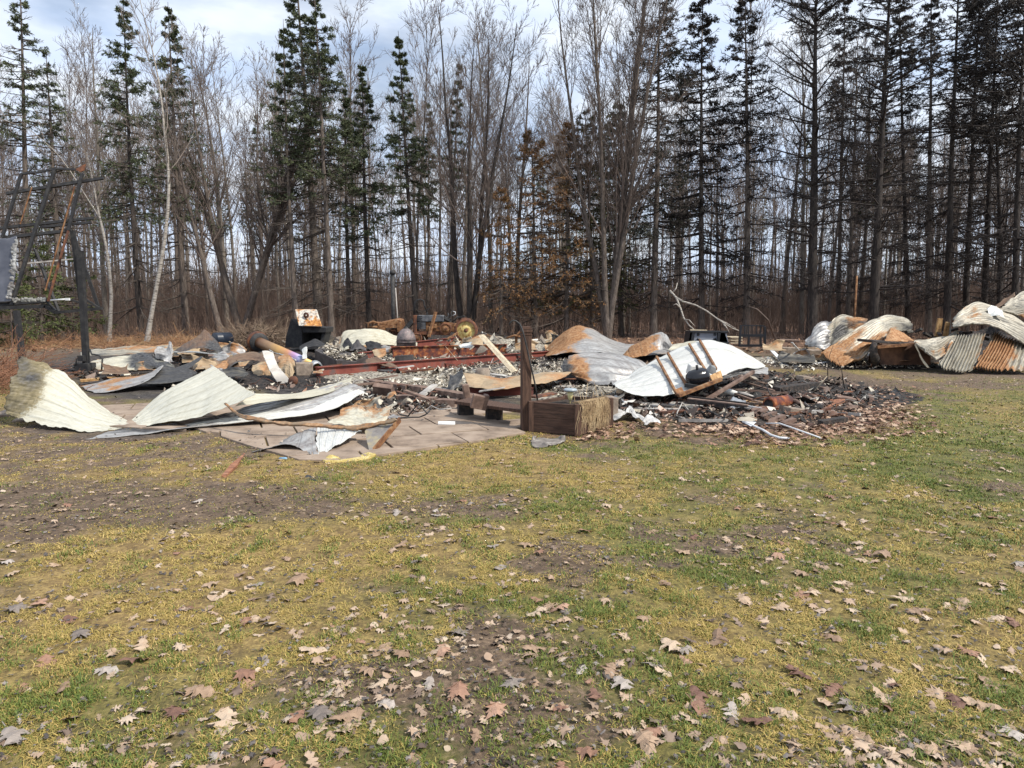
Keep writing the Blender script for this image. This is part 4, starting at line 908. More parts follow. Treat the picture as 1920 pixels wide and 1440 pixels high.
sheet('burnt_scrap', [[(568,894,6.85),(592,892,6.9),(614,894,6.85)],[(570,899,6.7),(592,902,6.65),(611,899,6.72)]], BS, crumple=.03, cs=20, nu=40, nv=16, label='small black burnt scrap on the dirt below the insulation', cat='scrap')

# ------------------------------------------------------------ sheets in the middle distance, left
sheet('rusty_sheet', [[(150,660,20,.4,.1),(200,652,20,.3,.1),(250,648,20,.6,.1),(300,646,20,.7,0),(322,641,20,.5)],[(152,668,19.3,.2,.4),(200,666,19.2,.1,.5),(250,664,19.2,.3,.4),(300,662,19.2,.4,.5),(326,664,19.3,.4,.4)]], CO, 3, .02, crumple=.03, label='long flat rusty sheet far left behind the dark one', group=SH, seed=10)
sheet('scorched_sheet', [[(166,680,17.6,.4,0),(200,669,17.8,.1,0),(240,664,18,0,.45),(270,661,18,0,.9),(300,672,17.6,0,.8),(325,684,17,0,.7)],[(172,688,17,.5,0),(205,684,17.1,.2,0),(240,682,17.1,0,.6),(270,680,17.1,0,.95),(300,684,17,0,.8),(328,688,16.8,0,.7)],[(180,694,16.6,.7,0),(212,693,16.6,.5,.1),(245,694,16.6,.5,.3),(275,690,16.7,.2,.8),(300,688,16.8,0,.9),(328,691,16.6,0,.7)]], C, 4, .014, crumple=.03, label='sheet half cream and half sooty black beside the rack post', group=SH, seed=11)
sheet('crumpled_sheet', [[(297,648,18.2,.3),(310,652,18.4,.1),(319,640,18.4,0,.3),(325,652,18.2)],[(290,658,17.9,.2,.3),(306,660,18,0,.4),(318,656,18),(325,664,17.9)],[(292,671,17.5,0,.5),(305,672,17.4,0,.6),(318,674,17.4),(326,676,17.4)]], GS, 0, crumple=.06, cs=5, label='upright grey crumpled sheet between the black tent and the long rusty sheet', group=SH, seed=12)
sheet('scorched_sheet', [[(324,659,18.6,.1,.6),(350,641,19,0,.5),(372,627,19.3,.1,.4),(384,616,19.5,0,.2),(398,629,19.2,0,.7),(412,645,18.8,0,.8),(427,664,18.2,0,.7)],[(326,662,18.2,0,.9),(350,656,18.2,0,.8),(372,652,18.1,0,.6),(386,652,18.1,0,.8),(400,656,18,0,.9),(414,661,17.9,0,.9),(428,666,17.8,0,.9)]], M['brownsheet'], 3, .01, 'u', crumple=.02, label='dark sheet standing like a small tent left of the black drum', group=SH, seed=13)
sheet('bent_strip', [[(326,659,17.9),(365,659,17.7),(427,666,17.2)],[(326,662,17.9),(365,662,17.7),(427,668,17.2)]], W_, thick=.02, crumple=0, nu=20, nv=4, label='thin pale edge strip under the dark tent sheet', cat='metal strip')
tag(MB().bar(G(330,676), G(420,680), .5, .42).out('foundation_wall', M['brownblock'], bevel=.01), 'low brown block wall below the dark tent sheet', 'wall')
sheet('curved_sheet', [[(150,724,13.7,.3),(198,713,14,.5),(243,704,14.2,.6),(280,697,14.4,.2),(304,684,14.6,.1,.3)],[(162,731,13.2,.2),(206,722,13.4,.5),(247,713,13.6,.3),(284,702,13.9,.1),(306,685,14.3,.1,.3)],[(180,737,12.8,.1),(215,732,12.9,.2),(252,723,13.1,.2),(284,709,13.5,.1),(304,688,14.2,.1,.3)]], M['greysheet'], 3, .01, crumple=.01, label='tan and grey sheet sweeping up to a black curl behind the cream sheets', group=SH, seed=14)
sheet('scorched_sheet', [[(303,684,14.6),(325,688,14.7),(348,690,14.8),(372,697,14.9)],[(290,701,14,),(318,702,14.1),(340,700,14.2),(366,700,14.4)],[(262,718,13.3),(300,718,13.3),(335,714,13.4),(357,707,13.6)]], BS, crumple=.015, soot_shade=.6, label='jet black curled sheet in the hollow above the right cream wing', group=SH, seed=15)
sheet('scorched_sheet', [[(322,690,16),(350,679,16.4),(379,667,16.8)],[(335,696,15.4),(360,686,15.8),(381,668,16.6)]], BS, crumple=.015, soot_shade=.6, label='thin black strip of sheet pointing right above the black curl', group=SH, seed=16)
for k, (a, b_, w2, mm, lab) in enumerate([((148,707),(290,696),.10,'charwood','charred strip lying beside the rack post base'),((150,714),(285,702),.12,'tanwood','scorched tan board next to the charred strip'),((165,700),(300,690),.16,'charwood','black plank just under the half sooty sheet'),((150,722),(215,712),.14,'charwood','short black plank behind the tan and grey sheet')]):
    tag(MB().bar(G(*a, .05), G(*b_, .1), w2, .05).out('charred_board', M[mm], jit=.01), lab, 'board', 'charred boards')
sheet('scrap_sheet', [[(183,718,13.9),(200,716,14)],[(184,723,13.4),(205,722,13.5)]], mbl, crumple=.03, nu=20, nv=10, label='small pale blue scrap on the tan and grey sheet', cat='scrap')

# ------------------------------------------------------------ centre left heap
sheet('curved_sheet', [[(424,667,16.6,.2,.2),(450,662,16.8,.3),(478,658,17,.4),(505,660,16.6,.5),(525,664,16.2,.3)],[(425,678,16,.1,.5),(446,671,16.2,.1,.4),(474,668,16.3),(500,668,16),(525,671,15.6)],[(427,691,15.5,0,.9),(444,679,15.8,0,.8),(470,676,15.9,0,.7),(496,677,15.5,.3,.4),(524,680,15)]], BR, 3, .01, crumple=.03, label='brown arched sheet under the heat coloured pipe', group=SH, seed=17)
sheet('rusty_sheet', [[(400,688,15.6),(412,680,15.8),(427,671,16)],[(403,692,15.3),(415,686,15.5),(427,682,15.6)],[(410,696,15.1),(420,693,15.2),(426,688,15.4)]], M['tan'], 0, crumple=.03, rust=.95, label='bright orange rusty scrap right of the right cream wing tip', group=SH, seed=18, nu=40, nv=30)
sheet('curved_sheet', [[(520,668,15.6,.6),(538,664,15.7,.7),(551,673,15.5,.6),(556,690,15.2,.3)],[(517,684,15.2,.6),(532,678,15.1,.6),(545,684,14.9,.5),(551,700,14.7,.2)],[(515,706,14.9,.4),(528,706,14.7,.3),(538,708,14.6,.2),(544,714,14.5,.1)]], TN, 4, .01, crumple=.03, label='tan rusty sheet curling over beside the square block', group=SH, seed=19)
sheet('curved_sheet', [[(472,676,15.4,.2,.3),(490,672,15.5,.5),(505,673,15.5,.7)],[(470,693,15.1,.3),(488,690,15,.6),(506,690,15,.6)],[(471,710,14.9,.4),(490,709,14.8,.4),(508,710,14.8,.2)]], TN, 2, .01, crumple=.06, label='crumpled orange brown sheet left of the pale plank', group=SH, seed=20)
sheet('pale_plank', [[(491,658,14.9),(501,658,14.9),(512,661,14.9)],[(499,680,14.5),(510,682,14.5),(520,684,14.5)],[(510,702,14.1),(521,702,14.1),(533,700,14.1)],[(523,721,14.0),(534,720,14.0),(545,715,14.0)]], M['palewood'] if False else mottled('pale_grey_board', [(0.34,0.31,0.27),(0.50,0.47,0.43),(0.55,0.5,0.42)], 5, .8), thick=.03, crumple=.004, label='pale grey plank leaning across the orange sheets', cat='plank', seed=21)
t = thing('square_block', 'square tan block standing with ash piled on top', 'block', G(566, 716))
p0 = G(566,716); MB().box((p0.x, p0.y+.2, .2), (.36, .34, .42), (0,0,.35)).out('block', M['concrete'], t, bevel=.015)
tag(MB().lathe(G(551,714,.12), (-.25,-1,.1), [(-.02,0),(-.02,.085),(.0,.10),(.05,.10),(.06,.0)], 20).out('pipe_cap', M['darkrust']), 'round brown cap leaning on the square block', 'pipe cap')
# heat coloured pipe with flange
a, b_ = P(484,641,18.3), P(590,689,16.0); ax = (b_-a).normalized(); Lp = (b_-a).length
t = thing('steel_pipe', 'heat coloured steel pipe with a flanged end lying on the heap', 'pipe', ((a.x+b_.x)/2, (a.y+b_.y)/2, min(a.z,b_.z)-.1))
MB().lathe(a, ax, [(0,.14),(Lp*.8,.14),(Lp*.8,.125),(Lp,.125),(Lp,.10),(Lp*.9,.10)], 24).out('tube', M['heatpipe'], t)
MB().lathe(a-ax*.16, ax, [(0,0),(0,.24),(.04,.27),(.16,.28),(.16,.15)], 24).out('flange', M['darkrust'], t)
MB().lathe(a+ax*.03, ax, [(0,.14),(0,.245),(.04,.255),(.08,.25),(.08,.14)], 24).out('gasket', M['black'], t)
MB().lathe(b_-ax*.02, ax, [(0,.125),(0,.17),(.05,.175),(.14,.15),(.14,.12)], 24).out('coupling', M['greysheet'] if False else mottled('dull_galvanised', [(0.2,0.21,0.22),(0.42,0.44,0.46)], 6, .4, .5), t)
sheet('metal_fin', [[(566,655,16.4),(573,650,16.4),(578,652,16.4)],[(566,665,16.3),(571,664,16.3),(575,663,16.3)],[(567,673,16.2),(571,673,16.2),(574,673,16.2)]], W_, crumple=.01, nu=20, nv=20, label='small white fin of metal on top of the pipe', cat='scrap')
sheet('bent_strip', [[(505,656,16.9),(530,665,16.6),(556,674,16.3)],[(505,659,16.9),(530,668,16.6),(556,678,16.3)]], W_, crumple=.004, nu=20, nv=4, thick=.01, label='pale strip lying under the heat coloured pipe', cat='metal strip')
# burnt cabinet with open mouth and rusty block on it
t = thing('burnt_appliance', 'black sloping burnt appliance hull with an open mouth left of centre', 'appliance', G(572, 664))
def PP(*l): return [P(*q) for q in l]
mb = MB(); pr = PP((534,652,21),(536,630,21),(545,598,21),(556,607,21),(567,613,21),(566,652,21)); mb.prism(pr, (.05,.75,0)); mb.out('hull', M['blacksteel'], t, bevel=.02)
mb = MB(); mb.prism(PP((566,612,20.9),(612,614,20.9),(611,624,20.9),(567,624,20.9)), (.0,.85,0)); mb.out('top', M['blacksteel'], t, bevel=.02)
mb = MB(); mb.prism(PP((604,624,21),(610,624,21),(603,652,21),(598,652,21)), (0,.7,0)); mb.prism(PP((566,648,21.02),(600,648,21.02),(600,655,21.02),(566,655,21.02)), (0,.7,0)); mb.prism(PP((567,624,21.7),(604,624,21.7),(600,650,21.7),(567,650,21.7)), (0,.04,0)); mb.out('side', M['blacksteel'], t)
rm, tt_, bb = nodes('enamel_with_orange_rust'); nA = noise(tt_, 3.2, 7); nB = noise(tt_, 16, 5)
tt_.links.new(mixc(tt_, math_(tt_, 'MULTIPLY', math_(tt_, 'SUBTRACT', nA, .46), 12, clamp=True), ramp(tt_, nB, [(.35,(.14,.12,.10)),(.5,(.50,.47,.42)),(.65,(.62,.58,.5))]), ramp(tt_, nB, [(.35,(.16,.06,.02)),(.55,(.50,.22,.05)),(.7,(.58,.36,.14))])), bb.inputs['Base Color']); bb.inputs['Roughness'].default_value = .7; bump(tt_, bb, nB, .6, .02)
M['enamelrust'] = rm
t2 = thing('rusty_appliance_block', 'orange and white rusty metal box sitting tilted on the black hull', 'metal box', P(578, 614, 21))
mb = MB(); fr = PP((553,580,20.8),(594,580,21.0),(604,612,20.7),(560,611,20.6)); mb.prism(fr, (-.12,.42,.0)); mb.out('casing', rm, t2, bevel=.02)
c0 = P(574,591,20.72); MB().lathe(c0, (0,1,0), [(-.015,.045),(-.012,.085),(.005,.09),(.005,.045),(.0,.02)], 11).out('round_hole', M['darkrust'], t2)
sheet('scorched_sheet', [[(562,649,20),(583,637,20.2),(592,634,20.2),(607,641,20),(637,652,19.6)],[(560,657,19.3),(583,650,19.3),(595,649,19.2),(612,654,19),(640,660,18.8)]], M['blacksteel'], crumple=.02, label='dark folded plate in front of the black hull', group=SH, seed=22, nu=50, nv=20)
# open grey steel box filled with ash
gm = mottled('smoked_grey_steel', [(0.035,0.032,0.032),(0.07,0.062,0.06),(0.13,0.115,0.11)], 4, .55, .2)
t = thing('steel_box', 'dark grey steel box with ash on its broad lid, right of the pipe', 'steel box', G(640, 700))
top = PP((590,656,18),(612,645,19),(664,664,17.6),(631,676,17)); 
mb = MB(); bot = [Vector((q.x, q.y, .0)) for q in top]; mb.add(top+bot, [(0,1,2,3),(0,3,7,4),(3,2,6,7),(2,1,5,6),(1,0,4,5)]); mb.out('body', gm, t, bevel=.01)
top2 = PP((632,675,17.1),(665,663,17.7),(690,666,17.9),(668,678,17.1)); bot = [Vector((q.x, q.y, .0)) for q in top2]
mb = MB(); mb.add(top2+bot, [(0,1,2,3),(0,3,7,4),(3,2,6,7),(2,1,5,6),(1,0,4,5)]); mb.out('side_box', gm, t, bevel=.01)
# blue grey shards behind it
for k, (rows, lab) in enumerate([
 ([[(640,648,19.5),(650,634,19.7),(656,637,19.6),(661,645,19.4)],[(643,652,19),(652,647,19),(658,648,19),(664,650,19)]], 'dark blue grey shard left behind the steel box'),
 ([[(652,650,19.2),(664,640,19.3),(671,636,19.3),(686,650,19)],[(655,656,18.7),(667,654,18.7),(674,654,18.7),(688,657,18.6)]], 'middle blue grey shard standing behind the steel box'),
 ([[(683,643,19.4),(690,640,19.4),(706,642,19.3),(714,641,19.3)],[(688,654,18.8),(694,655,18.8),(706,653,18.8),(717,655,18.8)]], 'black hollow shard right of the steel box')]):
    sheet('metal_shard', rows, M['blacksteel'] if k != 1 else gm, crumple=.05, cs=6, nu=30, nv=18, label=lab, cat='scrap', group='blue grey shards', seed=30+k)
sheet('rusty_sheet', [[(698,655,18.5,.2),(712,652,18.6,.7),(724,651,18.6,.9)],[(699,664,18.3,.2),(712,662,18.3,.6),(724,660,18.3,.9)],[(706,668,18),(714,670,18),(722,664,18.1)]], TN, crumple=.04, rust=.5, nu=30, nv=20, label='grey and orange rusty scrap at the end of the second beam', group=SH, seed=34)
sheet('cream_sheet', [[(632,652,22.6,.5),(640,627,23,.4),(655,617,23.2,.1),(690,616,23.2),(715,618,23.6),(745,630,24),(783,643,24.4)],[(635,657,22,.4),(648,640,22.2,.2),(665,632,22.3),(692,630,22.3),(712,632,22.8),(745,640,23.4),(783,646,23.9)],[(640,661,21.5,.3),(655,652,21.6),(672,648,21.6),(694,646,21.6),(712,645,22.2),(745,648,23),(780,649,23.5)]], C, 5, .03, crumple=.03, label='cream sheet humped behind the shards left of the dome tank', group=SH, seed=35)
for k, (a, b_, mm, lab) in enumerate([((684,689,.25),(745,701,.05),'brownsheet','dark bent plate right of the steel box'),((655,676,.28),(742,681,.2),'darkrust','thin rusty angle over the steel box corner')][:1]):
    sheet('scorched_sheet', [[(684,672,17.4),(700,669,17.4),(718,673,17),(747,685,16.3)],[(686,684,16.4),(702,682,16.4),(718,684,16.2),(745,689,15.9)]], BR, crumple=.03, soot_shade=.4, label=lab, group=SH, seed=36, nu=40, nv=20)
tag(MB().bar(P(604,688,15.6), P(641,684,15.6), .14, .05).out('rust_bracket', M['darkrust'], jit=.005), 'small rusty bracket on the left end of the longest beam', 'bracket')

# ------------------------------------------------------------ I-beams
def ibeam(a, b_, h, mat, label, wf=.13):
    a, b_ = Vector(a), Vector(b_)
    t = thing('steel_beam', label, 'beam', (a+b_)/2 - Vector((0,0,h)), 'rusty floor beams')
    MB().bar(a-Vector((0,0,.008)), b_-Vector((0,0,.008)), wf, .016).out('top_flange', mat, t, jit=0)
    MB().bar(a-Vector((0,0,h/2)), b_-Vector((0,0,h/2)), .014, h-.034).out('web', mat, t)
    MB().bar(a-Vector((0,0,h-.008)), b_-Vector((0,0,h-.008)), wf, .016).out('bottom_flange', mat, t)
ibeam(P(592,688,15.0), P(1119,652,24), .40, M['beam'], 'longest red beam running the width of the ruin')
ibeam(P(736,650,21), P(950,645,22.6), .46, M['beamrust'], 'middle beam with flaking orange rust')
ibeam(P(700,648,24), P(858,632,26.5), .40, M['beam'], 'far red beam in front of the tractor')
ibeam(P(650,664,20), P(700,658,21), .30, M['beam'], 'short red beam end behind the steel box')
tag(MB().lathe(P(970,710,13.5)-Vector((0,0,.02)), (1,.1,0), [(-.7,.02),(1.2,.02)], 6).out('rod', M['darkrust']), 'thin dark rod lying behind the wooden post', 'rod')
ibeam(P(875,722,12.6), P(1000,726,12.4), .22, M['beam'], 'short dark beam piece under the tan sheet behind the bench board', .12)

# dome tank
c0 = P(762, 668, 21.8); c0.z = 0; t = thing('dome_tank', 'grey burnt tank with a round dome top in front of the tractor', 'tank', c0); Rt = .31
zt = P(762,614,c0.y).z
MB().lathe(c0, (0,0,1), [(0,Rt),(zt*.52,Rt),(zt*.52,Rt*1.03),(zt*.55,Rt*1.03),(zt*.55,Rt)]+[(zt*.55+zt*.43*math.sin(a*R(90)/7), Rt*math.cos(a*R(90)/7)) for a in range(8)], 28).out('shell', mottled('heat_stained_tank', [(0.05,0.045,0.045),(0.14,0.125,0.125),(0.22,0.165,0.16),(0.33,0.32,0.31)], 9, .6, .2), t)
MB().lathe(c0+Vector((0,0,zt*.97)), (0,0,1), [(0,.06),(.05,.06),(.05,0)], 12).out('fitting', M['black'], t)

# ------------------------------------------------------------ tractor, facing left
Yt = 27.0; sp_ = Yt/F*1.0; xt = P(830, 620, Yt).x
t = thing('tractor', 'burnt old farm tractor with bare rusty wheels beyond the beams', 'tractor', (xt, Yt, 0))
def TL(px, py, dy=0.0):   # point on the tractor's near side, dy metres further back
    p = P(px, py, Yt); return Vector((p.x, Yt+dy, p.z))
mb = MB(); a, b_ = TL(781,591), TL(832,604); mb.box(((a.x+b_.x)/2, Yt+.35, (a.z+b_.z)/2), (b_.x-a.x, .5, a.z-b_.z)); 
hood = mb.out('hood', M['tractor'], t, bevel=.04)
a, b_ = TL(774,591), TL(781,626); MB().box(((a.x+b_.x)/2, Yt+.35, (a.z+b_.z)/2), (b_.x-a.x, .56, a.z-b_.z)).out('radiator', M['darkrust'], t, bevel=.02)
a, b_ = TL(781,604), TL(797,617); 
g_ = MB().box(((a.x+b_.x)/2, Yt+.35, (a.z+b_.z)/2), (b_.x-a.x, .44, a.z-b_.z)).out('side_screen', M['tractor'], t)
mb = MB()
for k in range(6):
    z = TL(0, 593+k*4).z; x0, x1 = TL(782,600).x, TL(791,600).x; mb.box(((x0+x1)/2, Yt+.095, z), (x1-x0, .03, .035))
mb.out('louvres', M['black'], t)
a, b_ = TL(797,604), TL(826,622); MB().box(((a.x+b_.x)/2, Yt+.35, (a.z+b_.z)/2), (b_.x-a.x, .34, a.z-b_.z)).box((TL(812,612).x, Yt+.16, TL(812,612).z), (.25,.1,.18)).box((TL(806,618).x, Yt+.15, TL(812,617).z), (.12,.12,.2)).out('engine', M['rust'], t, bevel=.02)
MB().bar(TL(776,624,.3), TL(842,626,.3), .3, .13).out('frame_rail', M['darkrust'], t)
a = TL(850,612,.35); MB().bar(TL(826,612,.35), TL(872,617,.35), .42, .36).tube([TL(852,612,-.1), TL(872,612,-.2)], .08).out('gearbox', M['rust'], t, bevel=.03)
def wheel(name, px, py, rpx, dy, wd, mt, hub=True, grp=None):
    c = TL(px, py, dy); r = rpx*Yt/F; e = bpy.data.objects.new(name, None)
    w2 = MB().lathe(c, (0,1,0), [(-wd/2,r*.80),(-wd/2,r),(-wd*.42,r*1.02),(0,r*.97),(wd*.42,r*1.02),(wd/2,r),(wd/2,r*.8),(0,r*.78),(-wd/2,r*.80)], 32).out(name, M['darkrust'], t)
    MB().lathe(c+Vector((0,-wd*.15,0)), (0,1,0), [(-.02,r*.82),(-.04,r*.5),(-.09,r*.34),(-.10,r*.2),(-.03,r*.05),(.02,r*.05),(.03,r*.82)], 28).out('disc', mt, w2)
    MB().lathe(c+Vector((0,-wd*.15-.12,0)), (0,1,0), [(0,0),(0,r*.17),(.1,r*.2)], 14).out('hub', M['darkrust'], w2)
    return w2
def _fix(o):
    pass
wheel('rear_wheel', 875, 619, 21, -.35, .30, M['rim']); wheel('rear_wheel', 868, 617, 20, 1.05, .30, M['rim'])
wheel('pulley', 836, 617, 11.5, -.05, .16, M['rust'])
wheel('front_wheel', 782, 634, 10, -.1, .14, M['rust']); wheel('front_wheel', 788, 634, 10, .8, .14, M['rust'])
MB().tube([TL(775,590,.4), TL(775,568,.4), TL(779,563,.4), TL(786,561,.4), TL(792,564,.4), TL(793,572,.4), TL(796,580,.4)], .03, 8).out('exhaust_hoop', M['blacksteel'], t)
MB().bar(TL(793,583,.35), TL(805,578,.35), .16, .03).bar(TL(799,590,.35), TL(798,582,.35), .06, .06).out('air_intake', M['blacksteel'], t)
MB().bar(TL(856,595,.35), TL(869,594.5,.35), .40, .04).bar(TL(868,595,.35), TL(869,592,.35), .4, .08).out('seat', M['blacksteel'], t)
MB().tube([TL(862,596,.35), TL(858,606,.35), TL(856,612,.35)], .035).out('seat_bracket', M['darkrust'], t)
MB().tube([TL(846,604,.35), TL(852,600,.35), TL(857,593,.35)], .025).out('steering_column', M['blacksteel'], t)
pts = [TL(844,589,.35)+Vector((.02, .0, 0))+Vector((.05*math.sin(q), .2*math.cos(q), .14*math.sin(q))) for q in [i*6.283/14 for i in range(15)]]
MB().tube(pts, .014, 6, cap=False).out('steering_wheel', M['black'], t)
MB().tube([TL(848,592,.2), TL(853,589,.2), TL(853,585,.2), TL(849,584,.2)], .018, 6).out('lever', M['whiteplastic'], t)
mb = MB(); mb.bar(TL(830,595,.2), TL(842,602,.4), .2, .12); mb.tube([TL(834,602,.2), TL(840,592,.3), TL(838,588,.5)], .03); mb.out('dashboard', M['black'], t)
tag(MB().bar(P(817,585,26.5), P(804,632,26.2), .11, .07).out('leaning_bar', M['rust'], jit=.004), 'rusty bar leaning on the tractor hood', 'bar')
tag(MB().bar(P(858,624,25.6), P(838,636,25), .08, .05).out('leaning_bar', M['rust']), 'short rusty bar leaning by the big yellow rim', 'bar')
# machine wreck left of the tractor
t = thing('machine_wreck', 'orange rusty machine frame slumped left of the tractor', 'wreck', G(722, 640))
Yw = 27.5
def WL(px, py, dy=0.0): p = P(px, py, Yw); return Vector((p.x, Yw+dy, p.z))
mb = MB(); mb.prism([WL(710,606), WL(744,598), WL(754,602), WL(753,612), WL(724,614)], (0,.7,.05)); mb.out('bonnet', M['rust'], t, bevel=.03, jit=.02)
mb = MB(); mb.tube([WL(691,622), WL(691,606), WL(700,603), WL(709,606), WL(710,622)], .05); mb.tube([WL(691,614), WL(710,613)], .05); mb.tube([WL(691,620,.7), WL(692,606,.7), WL(709,606,.7)], .05); mb.bar(WL(692,606), WL(710,605,.7), .5, .04); mb.out('frame', M['rust'], t, jit=.01)
mb = MB(); mb.bar(WL(718,610), WL(711,634), .12, .28); mb.bar(WL(724,612), WL(752,612), .1, .1); mb.bar(WL(752,604), WL(753,622), .3, .16); mb.out('struts', M['rust'], t, jit=.01)
mb = MB()
for k in range(16): mb.tube([WL(728+random.random()*24, 616+random.random()*16, random.random()*.6) for _ in range(4)], .035, 6)
mb.out('engine', M['darkrust'], t)
tag(MB().prism([P(755,617,26.8), P(771,598,26.8), P(773,606,26.8), P(765,617,26.8)], (0,.5,0)).out('wheel_guard', M['blacksteel'], jit=.01), 'dark slanted guard between the wreck and the tractor', 'scrap')
# chimney pole far behind
c0 = P(738, 618, 30); c0.z = 0; h_ = P(738,504,30).z
t = thing('stove_pipe_pole', 'thin black upright pipe behind the machine wreck', 'pole', c0)
MB().tube([c0, c0+Vector((0,0,h_*.97))], .085, 12).out('pipe', M['black'], t); MB().lathe(c0+Vector((0,0,h_*.93)), (0,0,1), [(0,.085),(0,.13),(.12,.13),(.2,.02)], 12).out('cap', M['black'], t)
MB().tube([c0+Vector((.22,.1,0)), c0+Vector((.1,.1,h_*.75))], .03, 6).out('conduit', mottled('pale_conduit', [(0.3,0.27,0.24),(0.45,0.42,0.4)], 5), t)
# drum
a, b_ = P(402,636,24.5), P(432,635,25.0); dr = .235
t = thing('plastic_drum', 'black drum lying on its side at the wood edge', 'drum', (a+b_)/2-Vector((0,0,dr)))
MB().lathe(a, b_-a, [(0,0),(0,dr*.93),(.02,dr),((b_-a).length*.33,dr),((b_-a).length*.35,dr*1.04),((b_-a).length*.38,dr),((b_-a).length*.97,dr),((b_-a).length,dr*.9),((b_-a).length,0)], 28).out('shell', mottled('black_blue_plastic', [(0.012,0.017,0.03),(0.022,0.03,0.045)], 5, .35, bs=.1), t)
MB().lathe(P(431,641,24.6), (.2,-1,0), [(0,.03),(.03,.03),(.03,0)], 10).out('tap', M['palewood'], t)
# brush pile
def brush(n, poly, y0, y1, hmax, L_, name, label, mat, rr=.012, seed=2, cat='brush pile'):
    r = np.random.default_rng(seed); px = r.uniform(poly[0], poly[1], n); y = r.uniform(y0, y1, n); c = (poly[0]+poly[1])/2; hw = (poly[1]-poly[0])/2
    x = (px-960)/F*y; hh = hmax*(1-((px-c)/hw)**2)*r.random(n)
    s = np.stack([x, y, hh], -1); d = norm(np.stack([r.normal(0, 1, n), r.normal(0, .6, n), r.normal(.05, .28, n)], -1))
    p, rad = grow(r, s, d, r.uniform(.4, L_, n), r.uniform(rr*.5, rr*1.8, n), 4, .12, .0, .4); s2, d2, L2, R2 = spawn(r, p, rad, 4, .3, 1, .7, .5, .6, np.full(n, L_*.6)); p2, r2 = grow(r, s2, d2, L2, np.maximum(R2, .005), 3, .15, 0, .5)
    p[..., 2] = np.abs(p[..., 2]); p2[..., 2] = np.abs(p2[..., 2])
    v, f = join([tubes(p, rad, 4), tubes(p2, r2, 3)])
    return tag(put(name, npmesh(name, v, f), mat), label, cat, kind='stuff')
brush(900, (425, 552), 25, 28, .75, 1.3, 'brush_pile', 'pile of cut brush and sticks left of the black hull', mottled('cut_brush', [(0.07,0.045,0.03),(0.16,0.11,0.075),(0.30,0.23,0.16)], 2, .9, bs=0), .016)
brush(260, (-40, 40), 12.5, 17, .5, 1.4, 'dry_shrubs', 'dry reddish weed stalks at the far left', mottled('reddish_weed', [(0.16,0.07,0.04),(0.28,0.14,0.08)], 2, .9, bs=0), .006, 3, 'weeds')
brush(1500, (-40, 560), 26, 33, .25, .9, 'dry_weeds', 'low dry orange brown weeds along the wood edge on the left', mottled('orange_weed', [(0.16,0.075,0.035),(0.30,0.16,0.08),(0.36,0.26,0.14)], 2, .9, bs=0), .007, 4, 'weeds')
# ------------------------------------------------------------ wooden post, planter and bench board
pA = G(987, 809); 
t = thing('wooden_post', 'brown square wooden post standing at the planter', 'post', (P(986,700,pA.y+.08).x, pA.y+.08, 0)); px_, py_ = t.location.x, t.location.y
zt = P(988, 612, py_).z; rz = .22
MB().box((px_, py_, zt*.47), (.125, .125, zt*.94), (0,0,rz)).out('shaft', M['brownwood'], t, bevel=.006)
MB().box((px_, py_, zt*.955), (.142, .142, zt*.022), (0,0,rz)).box((px_, py_, zt*.925), (.138, .138, zt*.012), (0,0,rz)).out('moulding', M['brownwood'], t, bevel=.004)
MB().box((px_, py_, zt*.985), (.128, .128, zt*.03), (0,0,rz), .9).out('cap', M['brownwood'], t, bevel=.004)
cA, cB, cC = G(996,809), G(1082,817), G(1143,801); cD = cA+cC-cB; hz = .40
ctr = (cA+cB+cC+cD)/4
t = thing('planter_box', 'brown wooden planter box with dead grass hanging over its side', 'planter', ctr)
def wall(a, b_, name='side_board'):
    for k in range(2):
        z = hz*(.25+.5*k); MB().bar(Vector((a.x,a.y,z)), Vector((b_.x,b_.y,z)), .03, hz/2-.004, taper=1).out(name, M['brownwoodh'], t, bevel=.003)
wall(cA, cB); wall(cB, cC); wall(cC, cD); wall(cD, cA)
for c in (cA, cB, cC, cD): MB().box((c.x, c.y, hz/2+.004), (.075, .075, hz+.008), (0,0,.2)).out('corner_post', M['brownwood'], t, bevel=.004)
MB().add([Vector((q.x,q.y,hz-.05)) for q in (cA,cB,cC,cD)]+[Vector((ctr.x,ctr.y,hz-.02))], [(0,1,4),(1,2,4),(2,3,4),(3,0,4)]).out('soil', M['soil'], t)
def hang(n, a, b_, seed, back, drop, mat, name='dead_grass'):
    r = np.random.default_rng(seed); u = r.random(n); out_ = np.array([(b_-a).y, -(b_-a).x, 0]); out_ /= np.linalg.norm(out_)
    s = np.array(a)[None]*(1-u[:, None])+np.array(b_)[None]*u[:, None]; N = 9; p = np.zeros((n, N, 3))
    dr = r.uniform(.35, 1, n)*drop*(.6+.8*fbm(u*9, u*0, 2)); bk = r.uniform(0, back, n); drift = r.normal(0, .05, n)
    al = np.array(b_-a); al /= np.linalg.norm(al)
    for i in range(N):
        k = i/(N-1); o = -bk*(1-min(1, k*2.5)) + .03 + .03*np.sin(k*3)*r.random(n); z = hz + .03*np.sin(min(1, k*2.5)*3.1) - dr*max(0, k-.3)/.7
        p[:, i] = s + out_*o[:, None] + al*(drift*k+r.normal(0, .006, n))[:, None]; p[:, i, 2] = np.maximum(z, .01)
    v, f = tubes(p, np.full((n, N), .0022), 3); 
    o = put(name, npmesh(name, v-np.array(t.location), f), mat, t); o['kind'] = 'stuff'; return o
dg = mottled('dead_ornamental_grass', [(0.20,0.13,0.07),(0.42,0.30,0.17),(0.56,0.44,0.27)], 5, .8, bs=0)
hang(280, cB+(cC-cB)*.05, cB+(cC-cB)*.9, 3, .2, .44, dg)
r_ = random.Random(4); mb = MB()
